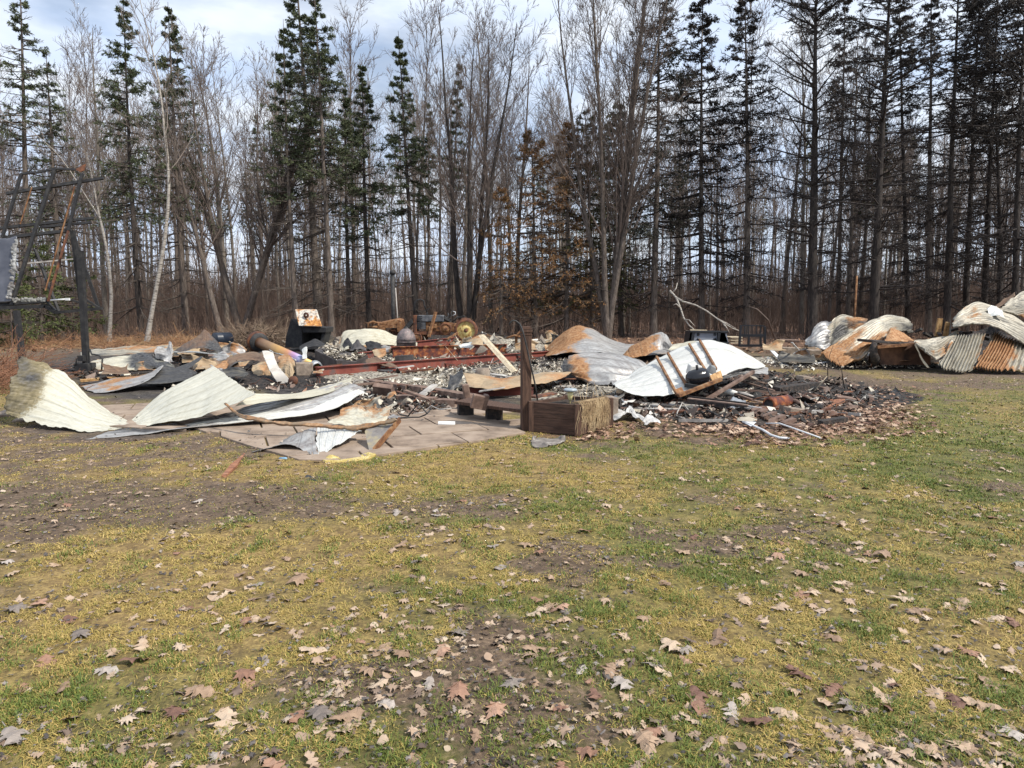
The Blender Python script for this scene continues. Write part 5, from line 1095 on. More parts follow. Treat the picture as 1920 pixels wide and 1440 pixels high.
for k in range(12):
    p = cB+(cC-cB)*r_.uniform(.2,.95)+(cA-cB)*r_.uniform(.05,.3); q = p+Vector((r_.gauss(0,.12), r_.gauss(0,.12), 0)); mb.tube([Vector((p.x,p.y,hz-.05)), Vector(((p.x+q.x)/2,(p.y+q.y)/2,hz+.13*r_.random())), Vector((q.x,q.y,hz+.28*r_.random()))], .003, 4)
mb.out('dry_stalks', dg, t)['kind'] = 'stuff'
# shepherd hook
b0 = P(1009,756,9.05); hk = [b0, P(1003,720,9.05), P(994,680,9.0), P(985,640,8.98), P(980,620,8.96), P(975,608,8.96), P(967,601.5,8.96), P(961,601,8.96), P(957,605,8.96), P(955,609,8.96)]
hk[0].z = hz-.06
for q in hk[1:5]: q.y -= .10
tag(MB().tube(hk, .011, 8).out('shepherd_hook', M['black']), 'thin black shepherd hook leaning over the wooden post', 'garden hook')
# solar light
sl = P(1069, 755, 8.95); sl.z = hz-.04
t = thing('solar_light', 'small pale solar light standing in the planter', 'garden light', sl); s_ = 8.95/F
MB().lathe(sl+Vector((0,0,.0)), (0,0,1), [(0,.006),(.05,.012),(.055,.022),(.17,.05),(.172,0)], 20).out('lens', mottled('yellowed_plastic', [(0.5,0.42,0.15),(0.75,0.70,0.45)], 6, .3), t)
MB().lathe(sl+Vector((0,0,.17)), (0,0,1), [(0,0),(0,.07),(.012,.092),(.03,.092),(.042,.07),(.045,0)], 24).out('solar_cap', mottled('blue_grey_cap', [(0.25,0.30,0.34),(0.40,0.45,0.48)], 5, .3), t)
# bench board and its blocks
t = thing('bench_board', 'brown board laid on two blocks left of the post', 'bench', G(905, 790))
q = [P(852,761,9.9), P(880,758,10.3), P(978,773,9.5), P(976,779,9.05)]
mb = MB(); zb = .27; q = [Vector((v.x, v.y, zb)) for v in q]; mb.prism(q, (0,0,-.045)); mb.out('board', M['brownwood'], t, bevel=.004)
for px, py in ((872, 782), (926, 790)):
    g = G(px, py); MB().box((g.x, g.y+.1, zb/2-.025), (.23, .2, zb-.055), (0,0,.2)).out('support_block', M['charwood'], t, bevel=.008)
# bits around it
tag(MB().box(G(893,760,.36)+Vector((0,.35,0)), (.17,.07,.20), (.25,.22,.3)).box(G(903,757,.36)+Vector((.03,.3,-.02)), (.07,.1,.22), (.15,.22,.3)).out('brown_bracket', M['brownblock'], bevel=.012), 'tilted brown casing on the bench board', 'casing')
tag(MB().box(G(880,752,.2)+Vector((-.06,.3,.08)), (.1,.09,.3), (.1,-.2,.3)).out('brown_bracket', M['brownblock'], bevel=.012), 'narrow brown piece left of the tilted casing', 'casing')
sheet('black_curl', [[(842,699,12.9),(852,702,12.8),(862,696,12.8),(867,690,12.8)],[(843,707,12.6),(850,710,12.5),(860,708,12.5),(868,702,12.5)],[(831,733,12.2),(842,731,12.2),(853,726,12.3),(866,712,12.4)]], BS, soot_shade=.7, crumple=.03, nu=40, nv=30, label='black curled sheet scrap left of the tan sheet', group=SH, seed=40)
sheet('rusty_sheet', [[(866,697,13.4,.4),(900,702,13.4,.5),(940,708,13.4,.9),(980,703,13.4,.3),(1020,697,13.6,.4),(1072,696,14,.5)],[(870,703,12.9),(905,708,12.8,.4),(945,713,12.6,.6),(985,708,12.7,.2),(1022,703,12.9,.5),(1068,699,13.4,.6)],[(877,722,12.4,.1,.7),(908,727,12.2,.3,.3),(945,729,12.1,.7),(985,719,12.3,.3),(1025,718,12.4,.5,.1),(1060,706,13,.7,.3)]], TN, 0, crumple=.02, label='long tan scorched sheet running behind the wooden post', group=SH, seed=41)
tag(MB().prism([P(897,629,17), P(903,627,17), P(966,696,15.2), P(959,699,15.2)], (.06,.05,.0)).out('pale_plank', M['palewood'], jit=.004), 'pale narrow plank leaning across the longest beam', 'plank')
sheet('rusty_sheet', [[(872,640,19.6,.2),(885,633,19.7,.9),(901,627,19.8,.9)],[(884,640,19.2,.1),(894,637,19.2,.3),(905,637,19.2,.4)],[(882,646,19),(895,646,19),(907,646,19)]], TN, crumple=.02, rust=.3, soot_shade=.2, nu=30, nv=24, label='small orange edged box scrap at the top of the leaning plank', group=SH, seed=42)
sheet('white_sheet', [[(858,647,20),(872,640,20.2),(884,635,20.3)],[(862,651,19.5),(880,650,19.5),(886,646,19.6)]], W_, crumple=.03, nu=20, nv=14, label='white scrap of sheet left of the small orange edged box', group=SH, seed=43)
sheet('crumpled_bag', [[(995,826,8.3),(1010,818,8.45),(1035,822,8.4),(1058,817,8.5)],[(996,832,8.15),(1012,826,8.2),(1036,828,8.15),(1060,822,8.3)],[(1000,838,8.0),(1018,838,7.95),(1040,833,8.1),(1056,828,8.2)]], mottled('dirty_grey_felt', [(0.07,0.06,0.055),(0.17,0.15,0.135),(0.34,0.31,0.28)], 8, .9), crumple=.07, cs=8, thick=.012, nu=60, nv=30, label='crumpled grey scrap on the grass in front of the planter', cat='scrap')
tag(MB().lathe(G(822,794,.05), (1,-.05,0), [(0,.03),(.23,.03),(.23,.02),(0,.02)], 12).out('white_tube', M['whiteplastic']), 'short white tube on the paving left of the bench board', 'tube')
# block kerb of the burnt house
r_ = random.Random(8)
for k in range(7):
    f = k/6; a = G(700+170*f, 727+27*f); dx = (G(870,754)-G(700,727)).normalized(); ang = math.atan2(dx.y, dx.x)
    t = tag(MB().box((a.x, a.y, .09+r_.uniform(-.008,.008)), (.43, .2, .15), (0,0,ang+r_.uniform(-.03,.03))).out('foundation_block', M['brownblock'], bevel=.008), 'brown block of the upper kerb row', 'block', 'upper row of brown kerb blocks')
for k in range(3):
    a = G(762+38*k, 756+4*k); tag(MB().box((a.x, a.y, .07), (.34, .2, .14), (0,0,-.12+r_.uniform(-.1,.1))).out('foundation_block', M['brownblock'], bevel=.008), 'brown block of the low kerb row', 'block', 'lower row of brown kerb blocks')
a = G(719,748); tag(MB().box((a.x, a.y, .16), (.36, .12, .2), (.5,.1,-.2)).out('tipped_block', M['brownblock'], bevel=.008), 'brown block tipped on edge above the rusty flap', 'block')
a = G(1148,790); tag(MB().box((a.x, a.y+.15, .17), (.12,.3,.34), (0,0,.2)).out('grey_block', M['concrete'], bevel=.01), 'grey block standing right behind the planter', 'block')
a = G(822,716); tag(MB().lathe(G(905,712,.1)+Vector((0,0,.05)), (0,0,1), [(0,.16),(.12,.16),(.2,.13),(.2,.0)], 18).out('small_pot', M['concrete']), 'short round tan pot behind the tan sheet', 'pot')
tag(MB().bar(P(835,649,21.5), P(858,676,17.5), .006, .006).out('wire', M['palewood']), 'thin pale wire slanting over the middle beam', 'wire')
tag(MB().bar(P(742,672,18.6), P(775,670,18.6), .22, .14).out('steel_tray', gm), 'small steel tray in the ash between the first two beams', 'tray')

# ------------------------------------------------------------ rusty domes and rolls, centre right
sheet('rusty_sheet', [
 [(1018,662,22.4,.9),(1040,636,22.8,1),(1066,617,23,1),(1086,610,23.1,.9),(1110,615,23.1,.7),(1140,632,23,.4),(1172,644,22.8,.3),(1210,644,22.8,.3),(1262,640,22.8,.6)],
 [(1020,664,21.8,.9),(1044,642,22,.9),(1068,626,22,.9),(1090,621,22,.6),(1112,625,22,.2),(1140,640,22,.1),(1170,650,22,0),(1208,651,22,.1),(1260,648,22,.4)],
 [(1023,666,21,.9),(1048,654,21,.8),(1072,643,21,.7),(1096,638,21,.4),(1118,640,21,.1),(1142,650,21,.1),(1170,657,21,0),(1206,658,21,0),(1256,656,21,.1)],
 [(1026,667,20.4,.7),(1052,662,20.3,.7),(1076,660,20.2,.6),(1100,659,20.2,.2),(1122,660,20.2,0),(1144,663,20.2,0),(1170,666,20.2,.1),(1204,666,20.2,.3),(1250,664,20.2,.3)]],
 GS, 6, .02, crumple=.02, label='domed orange rusty sheet swelling up right of the post', group=SH, seed=50, nv=70)
sheet('rusty_sheet', [
 [(1168,664,20.2,.9),(1184,646,20.4,.9),(1210,634,20.5,.8),(1238,621,20.6,.4),(1254,632,20.3,0,.2),(1268,655,20,0,.3)],
 [(1168,668,19.6,.9),(1188,654,19.7,.9),(1212,644,19.7,.8),(1236,634,19.8,.4),(1250,642,19.8,0,.5),(1264,658,19.7,0,.5)],
 [(1175,672,19.2,.7),(1192,668,19.1,.8),(1214,664,19.1,.9),(1232,656,19.3,.8),(1246,656,19.5,0,.8),(1262,661,19.5,0,.5)]],
 GS, 5, .014, 'u', crumple=.02, label='orange cone of folded sheet between the dome and the white sheet', group=SH, seed=51)
sheet('crumpled_sheet', [
 [(1078,668,15.4,.3,.2),(1108,659,15.8,.1),(1140,659,15.9),(1172,664,15.6),(1198,672,15.2),(1222,690,14.8)],
 [(1062,672,14.9,.5,.7),(1092,666,15,.6),(1135,668,15),(1170,674,14.9),(1200,682,14.7),(1224,696,14.5)],
 [(1052,684,14.3,.3,.9),(1082,682,14.2,.8,.1),(1130,684,14.1),(1170,688,14.1),(1200,695,14.2),(1222,703,14.2)],
 [(1056,696,14.0,.2,.9),(1086,700,13.7,.9,.3),(1128,702,13.6),(1168,704,13.6),(1198,706,13.8),(1218,709,13.9)],
 [(1070,700,14.0,.2,1),(1090,712,13.5,.7,.5),(1126,718,13.3,0,.3),(1162,720,13.3,0,.3),(1194,716,13.6,0,.3),(1212,713,13.8,0,.3)]],
 GS, 5, .035, 'v', 'sin', crumple=.03, cs=2.5, label='grey rolled bundle of sheet with a scorched brown end', group=SH, seed=52, nv=90)
# ------------------------------------------------------------ big white sheet with frame
sheet('white_sheet', [
 [(1148,719,12.2),(1195,691,12.9),(1252,662,13.4),(1312,639,13.8),(1350,640,14.0),(1392,658,14.2),(1435,684,14.4)],
 [(1150,721,11.9),(1193,707,12.1),(1250,687,12.4),(1310,669,12.7),(1352,663,13),(1392,672,13.5),(1436,686,14.1)],
 [(1154,723,11.6),(1192,726,11.5),(1246,714,11.6),(1305,700,11.8),(1352,684,12.3),(1392,681,13),(1437,688,13.9)],
 [(1160,727,11.35,.2),(1192,741,11.1,.1),(1242,742,11.0,.1),(1302,730,11.2),(1352,704,11.8,.1),(1395,690,12.6,.1),(1438,689,13.7,.2)]],
 W_, 7, .018, 'v', crumple=.012, cs=2.2, label='big white sheet bowed over the debris under the rusty frame', group=SH, seed=53, jag=.04)
sheet('crumpled_sheet', [[(1350,706,11.9,.1,.5),(1380,697,12.6,0,.6),(1405,688,13.4,0,.3),(1440,690,13.6)],[(1352,712,11.8,.1,.8),(1382,704,12.3,0,.7),(1408,700,12.8,0,.3),(1441,700,13.1)]], GS, 2, .01, crumple=.02, label='grey sheet end poking out under the right of the white sheet', group=SH, seed=54)
sheet('crumpled_sheet', [[(1262,646,17.5),(1290,640,17.8),(1308,638,17.8)],[(1250,656,16.8),(1280,650,16.9),(1300,646,17)]], C, 2, .01, crumple=.02, label='pale sheet edge showing just behind the top of the white sheet', group=SH, seed=55)
t = thing('rusty_rack', 'rusty rack of four bars standing across the white sheet', 'metal rack', G(1300, 748))
for a, b_ in (((1231,669,12.9),(1269,739,10.85)),((1252,662,13.1),(1287,722,11.2)),((1292,645,13.5),(1336,716,11.3)),((1312,638,13.7),(1343,692,11.9))):
    MB().bar(P(*a), P(*b_), .035, .045).out('upright', M['rust'], t)
MB().bar(P(1272,742,10.7), P(1352,711,11.1), .06, .05).out('bottom_rail', M['rust'], t)
MB().prism([P(1331,704,11.2), P(1350,695,11.5), P(1354,710,11.3), P(1338,718,11.0)], (.03,.05,0)).out('end_plate', M['tanwood'], t)
MB().prism([P(1266,730,10.8), P(1277,726,10.9), P(1284,740,10.75), P(1270,743,10.7)], (.02,.04,0)).out('end_plate', M['rust'], t)
# compressor: black tank with grey housings
c0 = P(1307, 708, 11.25)
t = thing('air_compressor', 'glossy black tank caught in the rusty frame', 'tank', c0-Vector((0,0,.15)))
MB().lathe(c0, (1,.25,.22), [(-.20,0),(-.19,.05),(-.16,.10),(-.11,.135),(-.02,.145),(.10,.145),(.16,.125),(.20,.07),(.21,0)], 28).out('shell', M['glossblack'], t)
MB().box(P(1302,693,11.45), (.24,.2,.16), (.1,.1,.1), .8).out('pump_housing', mottled('light_grey_housing', [(0.45,0.45,0.43),(0.66,0.66,0.64)], 5, .5), t, bevel=.02, jit=.01)
MB().box(P(1335,692,11.5), (.15,.14,.12), (.3,.3,.2), .7).out('motor_housing', mottled('grey_housing', [(0.14,0.15,0.155),(0.33,0.34,0.35)], 5, .4), t, bevel=.01, jit=.015)
MB().tube([c0+Vector((.0,0,.13)), c0+Vector((-.01,0,.21))], .022).out('valve', M['black'], t)
MB().bar(P(1284,722,11.1), P(1322,728,11.0), .1, .06).out('foot', M['blacksteel'], t)

# ------------------------------------------------------------ planks and scraps in front of the white sheet
def bars(items, group=None):
    for nm, a, b_, wd, ht, mt, lab, cat in items:
        za = a[2] if len(a) > 2 else .04; zb = b_[2] if len(b_) > 2 else .04
        p, q = G(a[0], a[1], za), G(b_[0], b_[1], zb)
        tag(MB().bar(p, q, wd, ht).out(nm, M[mt], jit=.004), lab, cat, group)
bars([
 ('brown_rail', (1413,697,.5), (1324,750,.10), .05, .05, 'brownblock', 'brown rail leaning from the debris up to the white sheet', 'rail'),
 ('brown_rail', (1394,709,.22), (1438,719,.10), .04, .03, 'brownblock', 'short brown rail behind the leaning rail', 'rail'),
 ('brown_rail', (1388,714,.2), (1452,733,.10), .04, .03, 'brownblock', 'brown rail crossing behind the leaning one', 'rail'),
 ('brown_rail', (1360,729,.2), (1478,737,.12), .045, .03, 'brownblock', 'long brown rail lying nearly level over the char', 'rail'),
 ('brown_rail', (1378,738,.14), (1432,758,.06), .035, .03, 'brownblock', 'brown rail end pointing at the rusty can', 'rail'),
 ('brown_rail', (1360,733,.16), (1440,752,.1), .03, .03, 'charwood', 'thin charred rail below the level brown one', 'rail'),
 ('charred_beam', (1290,751,.13), (1402,764,.10), .05, .15, 'charwood', 'long charred beam with a brown top edge', 'beam'),
 ('brown_rail', (1290,747,.22), (1402,760,.19), .07, .02, 'brownblock', 'brown cap strip along the charred beam', 'rail'),
 ('grey_board', (1200,757,.06), (1262,762,.06), .20, .03, 'greyboard', 'ash grey board nearest the planter side', 'board'),
 ('grey_board', (1238,760,.09), (1300,766,.05), .16, .03, 'charwood', 'black edged board in the middle of the grey boards', 'board'),
 ('grey_board', (1255,756,.07), (1332,762,.06), .28, .03, 'greyboard', 'long ash grey board under the rusty frame', 'board'),
 ('grey_board', (1180,765,.05), (1236,767,.07), .13, .02, 'greyboard', 'thin grey board left of the black edged one', 'board'),
 ('white_strip', (1155,743,.12), (1188,762,.06), .06, .02, 'whiteplastic', 'white strip slanting down right of the planter', 'strip'),
 ('white_strip', (1366,774,.03), (1392,779,.03), .05, .02, 'whiteplastic', 'small white strip below the charred beam', 'strip'),
 ('white_strip', (1386,762,.10), (1478,781,.06), .045, .02, 'greyboard', 'thin grey strip right of the charred beam', 'strip'),
 ('white_strip', (1400,761,.07), (1462,772,.05), .03, .02, 'whiteplastic', 'thin white strip above the lower slats', 'strip'),
 ('charred_log', (1455,732,.1), (1529,722,.14), .17, .12, 'charwood', 'charred log with a blunt end at the back of the char', 'log'),
 ('charred_log', (1538,793,.04), (1584,786,.06), .10, .07, 'charwood', 'small charred log at the edge of the leaf bed', 'log'),
 ('charred_log', (1500,747,.06), (1550,742,.06), .09, .06, 'charwood', 'thin charred log right of the curved slats', 'log'),
 ('tan_board', (1395,752,.06), (1440,757,.06), .22, .03, 'tanwood', 'scorched tan board left of the rusty can', 'board'),
 ('grey_board', (1310,789,.02), (1350,784,.02), .06, .02, 'greyboard', 'thin grey lath on the leaves below the char', 'board'),
 ('white_strip', (1447,657,.25), (1474,685,.05), .12, .03, 'whiteplastic', 'white strip slanting into the far ash heap', 'strip'),
 ('white_strip', (1490,686,.04), (1550,679,.10), .09, .02, 'whiteplastic', 'white strip along the front of the far ash heap', 'strip'),
 ('white_strip', (1485,642,.7), (1502,662,.2), .05, .02, 'whiteplastic', 'thin pale strip leaning behind the far blocks', 'strip'),
])
for k, (x, y, lab) in enumerate([(1410,771,'first of the short slats below the char from the left'),(1425,773,'second of the short slats below the char from the left'),(1441,778,'middle of the short slats below the char'),(1458,784,'fourth of the short slats below the char'),(1478,790,'rightmost of the short slats below the char')]):
    a = G(x-12, y+5, .04); b_ = G(x+12, y-4, .10); tag(MB().bar(a, b_, .10, .05).out('brown_batten', M['brownblock'], jit=.004), lab, 'slat', 'short brown slats')
a = G(1490,797,.03); tag(MB().box(a, (.30,.14,.03), (.0,.1,-.1)).out('brown_batten', M['brownblock']), 'flat brown slat lying at the foot of the short slats', 'slat')
for k in range(4):
    a = G(1478+9*k, 752-4*k, .10); b_ = G(1505+9*k, 758-4*k, .08); tag(MB().tube([a, (a+b_)/2+Vector((0,0,.03)), b_], .035, 8).out('curved_tile', M['brownblock']), ['front curved brown tile right of the rusty can','second curved brown tile from the front','third curved brown tile from the front','rearmost curved brown tile of the four'][k], 'tile', 'curved brown tiles')
a, b_ = G(1441,758,.1), G(1478,752,.1); 
t = thing('rusty_can', 'rusty round can lying in the char', 'can', (a+b_)/2-Vector((0,0,.1))); Lc = (b_-a).length
MB().lathe(a, b_-a, [(0,.08),(0,.105),(.02,.11),(Lc*.45,.105),(Lc*.5,.11),(Lc*.55,.105),(Lc-.02,.11),(Lc,.10),(Lc,0)], 24).out('shell', M['beamrust'], t)
MB().lathe(a, b_-a, [(.03,0),(.03,.08),(.0,.085)], 20).out('inside', M['black'], t)
def gut(pts, wd, lab):
    P2 = [G(*q) for q in pts]
    return tag(MB().tube(P2, wd, 8).out('white_trim', M['whiteplastic']), lab, 'trim', 'white trim strips on the leaves')
mb = MB(); gut([(1393,791,.05),(1412,798,.05),(1430,806,.04),(1446,816,.03),(1462,821,.03),(1480,822,.03)], .016, 'left curved white trim strip on the leaves')
gut([(1436,794,.04),(1462,794,.08),(1485,802,.08),(1510,811,.06),(1538,821,.03)], .011, 'right thin curved white trim strip on the leaves')
tag(MB().prism([G(1392,791,.05), G(1418,792,.06), G(1412,797,.05), G(1408,800,.04)], (0,0,.008)).out('white_scrap', M['whiteplastic']), 'white triangular scrap at the top of the left trim strip', 'scrap')
gutp = [G(1349,731,.17), G(1360,733,.17), G(1372,736,.15), G(1382,739,.13)]
tag(MB().tube(gutp, [.045,.055,.055,.045], 12).out('white_roll', mottled('soft_white_foam', [(0.5,0.5,0.47),(0.72,0.72,0.68)], 6, .7)), 'soft white roll lying on the leaning rail', 'roll')
tag(MB().tube([G(1384,739,.13), G(1396,741,.12), G(1412,745,.09)], [.045,.055,.03], 12).out('grey_roll', M['greyboard'], jit=.01), 'grey crumpled roll right of the soft white one', 'roll')
sheet('blue_grey_rag', [[(1366,749,10.9),(1385,745,11),(1400,747,11)],[(1362,757,10.5),(1382,760,10.4),(1398,757,10.5)]], mottled('blue_grey_cloth', [(0.12,0.13,0.15),(0.27,0.29,0.32)], 8, .8), crumple=.06, cs=8, nu=30, nv=20, label='blue grey rag in the char under the white roll', cat='rag')
sheet('white_scrap', [[(1143,768,9.9),(1168,768,9.9),(1180,760,10.2),(1186,767,10.1),(1198,776,9.9)],[(1148,780,9.5),(1165,778,9.5),(1182,775,9.7),(1192,780,9.6),(1210,786,9.5)]], mottled('grey_white_felt', [(0.3,0.29,0.28),(0.55,0.54,0.52)], 7, .8), crumple=.05, cs=8, nu=50, nv=20, label='torn grey white scrap right of the planter', cat='scrap')
sheet('white_scrap', [[(1205,783,9.3),(1222,779,9.4),(1236,783,9.3)],[(1208,789,9.1),(1225,788,9.1),(1240,788,9.1)]], mottled('grey_white_felt2', [(0.3,0.29,0.28),(0.6,0.59,0.57)], 7, .8), crumple=.05, cs=8, nu=24, nv=12, label='small torn pale scrap in the leaves right of the bigger one', cat='scrap')
for k, (x, y, s, rz_, mt, lab) in enumerate([(1508,717,(.34,.2,.14),.5,'concrete','brown block at the back of the char'),(1484,781,(.22,.16,.14),.4,'concrete','square tan block right of the slats'),(1512,776,(.26,.18,.06),-.2,'concrete','flat tan stone beside the square block'),(1585,757,(.30,.2,.12),-.3,'brownblock','dark block near the black mat'),(1545,735,(.2,.14,.1),.3,'brownblock','small dark block behind the curved tiles'),(1480,668,(.62,.3,.30),0.05,'concrete','left long block of the far ash heap'),(1524,672,(.42,.3,.28),.1,'concrete','right block of the far ash heap'),(1480,655,(.7,.3,.10),-.3,'brownblock','dark slab lying on the far left block')]):
    g = G(x, y); tag(MB().box((g.x, g.y, s[2]/2+(0.28 if k == 7 else 0)), s, (.05,.12 if k < 5 else .02,rz_)).out('loose_block', M[mt], bevel=.012, jit=.006), lab, 'block', 'loose blocks')
sheet('black_mat', [[(1604,733,12.7),(1640,730,13),(1665,735,12.9),(1676,728,13.2,0,1),(1678,722,13.2)],[(1606,738,12.3),(1640,740,12.2),(1670,744,12.2),(1686,742,12.3),(1692,745,12.4)],[(1630,744,11.9),(1650,746,11.9),(1670,748,11.8),(1684,749,11.8),(1695,751,11.8)]], BS, crumple=.02, nu=60, nv=24, label='black scorched mat at the right end of the debris', cat='mat', seed=60)
tag(MB().tube([G(1585,735), P(1580,710,12.6), P(1578,692,12.6), P(1570,672,12.6)], [.012,.009,.006,.003], 6).out('bare_twig', M['twigdark']), 'right bare twig rising in front of the corrugated sheet', 'twig')
tag(MB().tube([G(1552,712), P(1552,690,15), P(1555,668,15), P(1563,645,15)], [.012,.009,.006,.003], 6).out('bare_twig', M['twigdark']), 'left bare twig rising in front of the corrugated sheet', 'twig')
tag(MB().tube([G(1520,742), P(1540,718,12.2), P(1551,705,12.3)], [.01,.008,.004], 6).out('bare_twig', M['palewood']), 'pale slanting twig above the curved tiles', 'twig')
# random charred boards strewn over the char, each its own object
r_ = random.Random(21)
for k in range(46):
    x, y = r_.uniform(1200, 1590), r_.uniform(722, 792); d = abs(x-1395)/230
    if d > .9 and y > 770: continue
    g = G(x, y, .03+.05*r_.random()); a = r_.gauss(.15, .5); L_ = r_.uniform(.18, .7); dv = Vector((math.cos(a), math.sin(a)*.8, r_.gauss(0, .08)))*L_/2
    mt = r_.choice(['charwood','charwood','brownblock','redwood','darkrust','greyboard'])
    wn = {'charwood':'black charred','brownblock':'brown','redwood':'reddish splintered','darkrust':'rusty','greyboard':'ash grey'}[mt]
    tag(MB().bar(g-dv, g+dv, r_.uniform(.04,.10), r_.uniform(.02,.045)).out('charred_lath', M[mt], jit=.006), f'{wn} piece of lath strewn before the white sheet', 'lath', 'laths strewn in the char')
for k in range(40):
    x = r_.uniform(600, 1060); y = r_.uniform(655, 745); g = G(x, y, .1+.08*r_.random()); a = r_.gauss(0, .6); L_ = r_.uniform(.25, .9); dv = Vector((math.cos(a), math.sin(a), r_.gauss(0, .12)))*L_/2
    mt = r_.choice(['charwood','darkrust','greyboard','greyboard','brownblock']); wn = {'charwood':'black charred','brownblock':'brown','darkrust':'rusty','greyboard':'ash grey'}[mt]
    tag(MB().bar(g-dv, g+dv, r_.uniform(.05,.14), r_.uniform(.015,.04)).out('ash_strip', M[mt], jit=.008), f'{wn} strip half buried in the ash', 'strip', 'strips buried in the ash')

# torn scraps of sheet strewn through the ruin, each its own object
r_ = random.Random(77); sm = [('tan', 'tan rusty'), ('brownsheet', 'dark brown'), ('blacksheet', 'sooty black'), ('greysheet', 'grey'), ('corr', 'pale streaked'), ('tan', 'tan rusty')]
spots = [(r_.uniform(395, 600), r_.uniform(662, 735)) for _ in range(26)] + [(r_.uniform(190, 420), r_.uniform(672, 712)) for _ in range(14)] + [(r_.uniform(600, 760), r_.uniform(640, 690)) for _ in range(16)] + [(r_.uniform(640, 960), r_.uniform(640, 660)) for _ in range(14)] + [(r_.uniform(900, 1080), r_.uniform(650, 668)) for _ in range(10)] + [(r_.uniform(1060, 1300), r_.uniform(700, 770)) for _ in range(10)] + [(r_.uniform(1450, 1560), r_.uniform(668, 684)) for _ in range(8)] + [(r_.uniform(1600, 1800), r_.uniform(655, 690)) for _ in range(10)] + [(r_.uniform(640, 760), r_.uniform(745, 790)) for _ in range(8)]
spots = [q for q in spots if not (480 < q[0] < 585 and 650 < q[1] < 740) and not (600 < q[0] < 1000 and 676 < q[1] < 725)]
for k, (x, y) in enumerate(spots):
    mk, wd_ = sm[r_.randrange(6)]; Y0 = GY(y); s = r_.uniform(.22, .6)*F/Y0*(1.0 if y < 700 else .6); fl = r_.uniform(.25, .8); up = r_.uniform(.12, .6)*s
    rows = []
    for j in range(3):
        rows.append([(x+(i-1.5)*s*.6+r_.gauss(0, s*.12)+(j-1)*s*r_.uniform(-.2,.2), y-up*(1-j/2)*(1+.5*math.sin(i*1.7+k))+(j-1)*s*fl*.18+r_.gauss(0, s*.04), Y0+(1-j)*.22*fl, r_.random()*.8, r_.random()*.6) for i in range(4)])
    so = sheet('metal_scrap', rows, M[mk], r_.choice([0, 2, 3]), .012, crumple=.035, cs=5, nu=34, nv=22, seed=k+.5, label=f'{wd_} scrap of torn sheet in the ruin', cat='scrap', group='torn scraps of sheet'); so.location.z += r_.uniform(.08, .30) if y < 742 else .05
for k in range(44):     # bent wires, rods and thin pipes tangled in the rubble
    x, y = r_.choice([(r_.uniform(420, 600), r_.uniform(665, 730)), (r_.uniform(640, 960), r_.uniform(655, 740)), (r_.uniform(1180, 1600), r_.uniform(722, 785)), (r_.uniform(640, 780), r_.uniform(745, 790)), (r_.uniform(1600, 1800), r_.uniform(660, 690))])
    g = G(x, y, .06); a = r_.gauss(0, .8); pts = []
    for i in range(6): pts.append(g.copy()); a += r_.gauss(0, .5); g = g+Vector((math.cos(a), math.sin(a), 0))*r_.uniform(.08, .22); g.z = max(.03, .06+.22*math.sin(i*.6)*r_.random())
    mt, wd_ = r_.choice([('darkrust', 'rusty'), ('black', 'black'), ('greyboard', 'grey')])
    tag(MB().tube(pts, r_.uniform(.005, .013), 6).out('bent_wire', M[mt]), f'{wd_} bent wire tangled in the rubble', 'wire', 'bent wires in the rubble')
# ------------------------------------------------------------ loader bucket, pallet forks, fallen birch
Yb = 24.5; t = thing('loader_bucket', 'black skid loader bucket standing behind the white sheet', 'loader bucket', (P(1328,643,Yb).x, Yb, 0))
def BL(px, py, dy=0.0): p = P(px, py, Yb); return Vector((p.x, Yb+dy, max(0, p.z)))
bk = mottled('black_bucket_paint', [(0.010,0.011,0.014),(0.02,0.022,0.028)], 4, .35, bs=.1)
gp = mottled('dusty_grey_steel', [(0.16,0.18,0.22),(0.26,0.28,0.33)], 3, .5, bs=.1)
MB().prism([BL(1291,644), BL(1295,621), BL(1362,622), BL(1366,644)], (0,.05,0)).out('back_plate', gp, t)
mb = MB(); mb.bar(BL(1293,621.5,-.02), BL(1364,622.5,-.02), .12, .07); mb.bar(BL(1292,643,-.02), BL(1366,643,-.02), .12, .07); mb.bar(BL(1300,621,-.03), BL(1297,644,-.03), .10, .06, (0,1,0)); mb.bar(BL(1348,622,-.03), BL(1345,644,-.03), .10, .10, (0,1,0)); mb.out('frame', bk, t, bevel=.01)
mb = MB(); mb.prism([BL(1358,622), BL(1366,644), BL(1346,644), BL(1351,622)], (.0,.7,0)); mb.prism([BL(1291,644), BL(1295,621), BL(1299,621), BL(1296,644)], (0,.7,0)); mb.prism([BL(1293,644), BL(1366,644), BL(1366,647), BL(1293,647)], (0,.8,.0)); mb.out('side_plate', bk, t)
for x in (1309, 1340): 
    for y in (627, 636): MB().lathe(BL(x, y, -.01), (0,-1,0), [(0,.05),(.02,.05),(.02,0)], 10).out('bolt_plate', bk, t)
t = thing('wooden_pallet', 'old wooden pallet lying behind the loader bucket', 'pallet', (P(1345,640,27).x, 27, 0))
def slab_(px0, px1, py, Y, nm): a, b_ = P(px0, py, Y), P(px1, py+1, Y); MB().bar(a, b_, .1, .03).out(nm, M['palewood'], t)
for k in range(5): slab_(1294, 1325, 618+k*.5, 26+k*.2, 'slat')
for x in (1296, 1310, 1323): p = P(x, 620, 26.3); MB().bar(Vector((p.x, 25.9, p.z-.06)), Vector((p.x, 27, p.z-.06)), .05, .09).out('stringer', M['palewood'], t)
for k in range(3): p, q = P(1364, 632+k*5, 26.5), P(1386, 632+k*5, 26.5); tag(MB().bar(p, q, .8, .04).out('stacked_board', M['palewood']), ['topmost','middle','lowest'][k]+' weathered board stacked between bucket and pallet forks', 'board', 'boards stacked by the bucket')
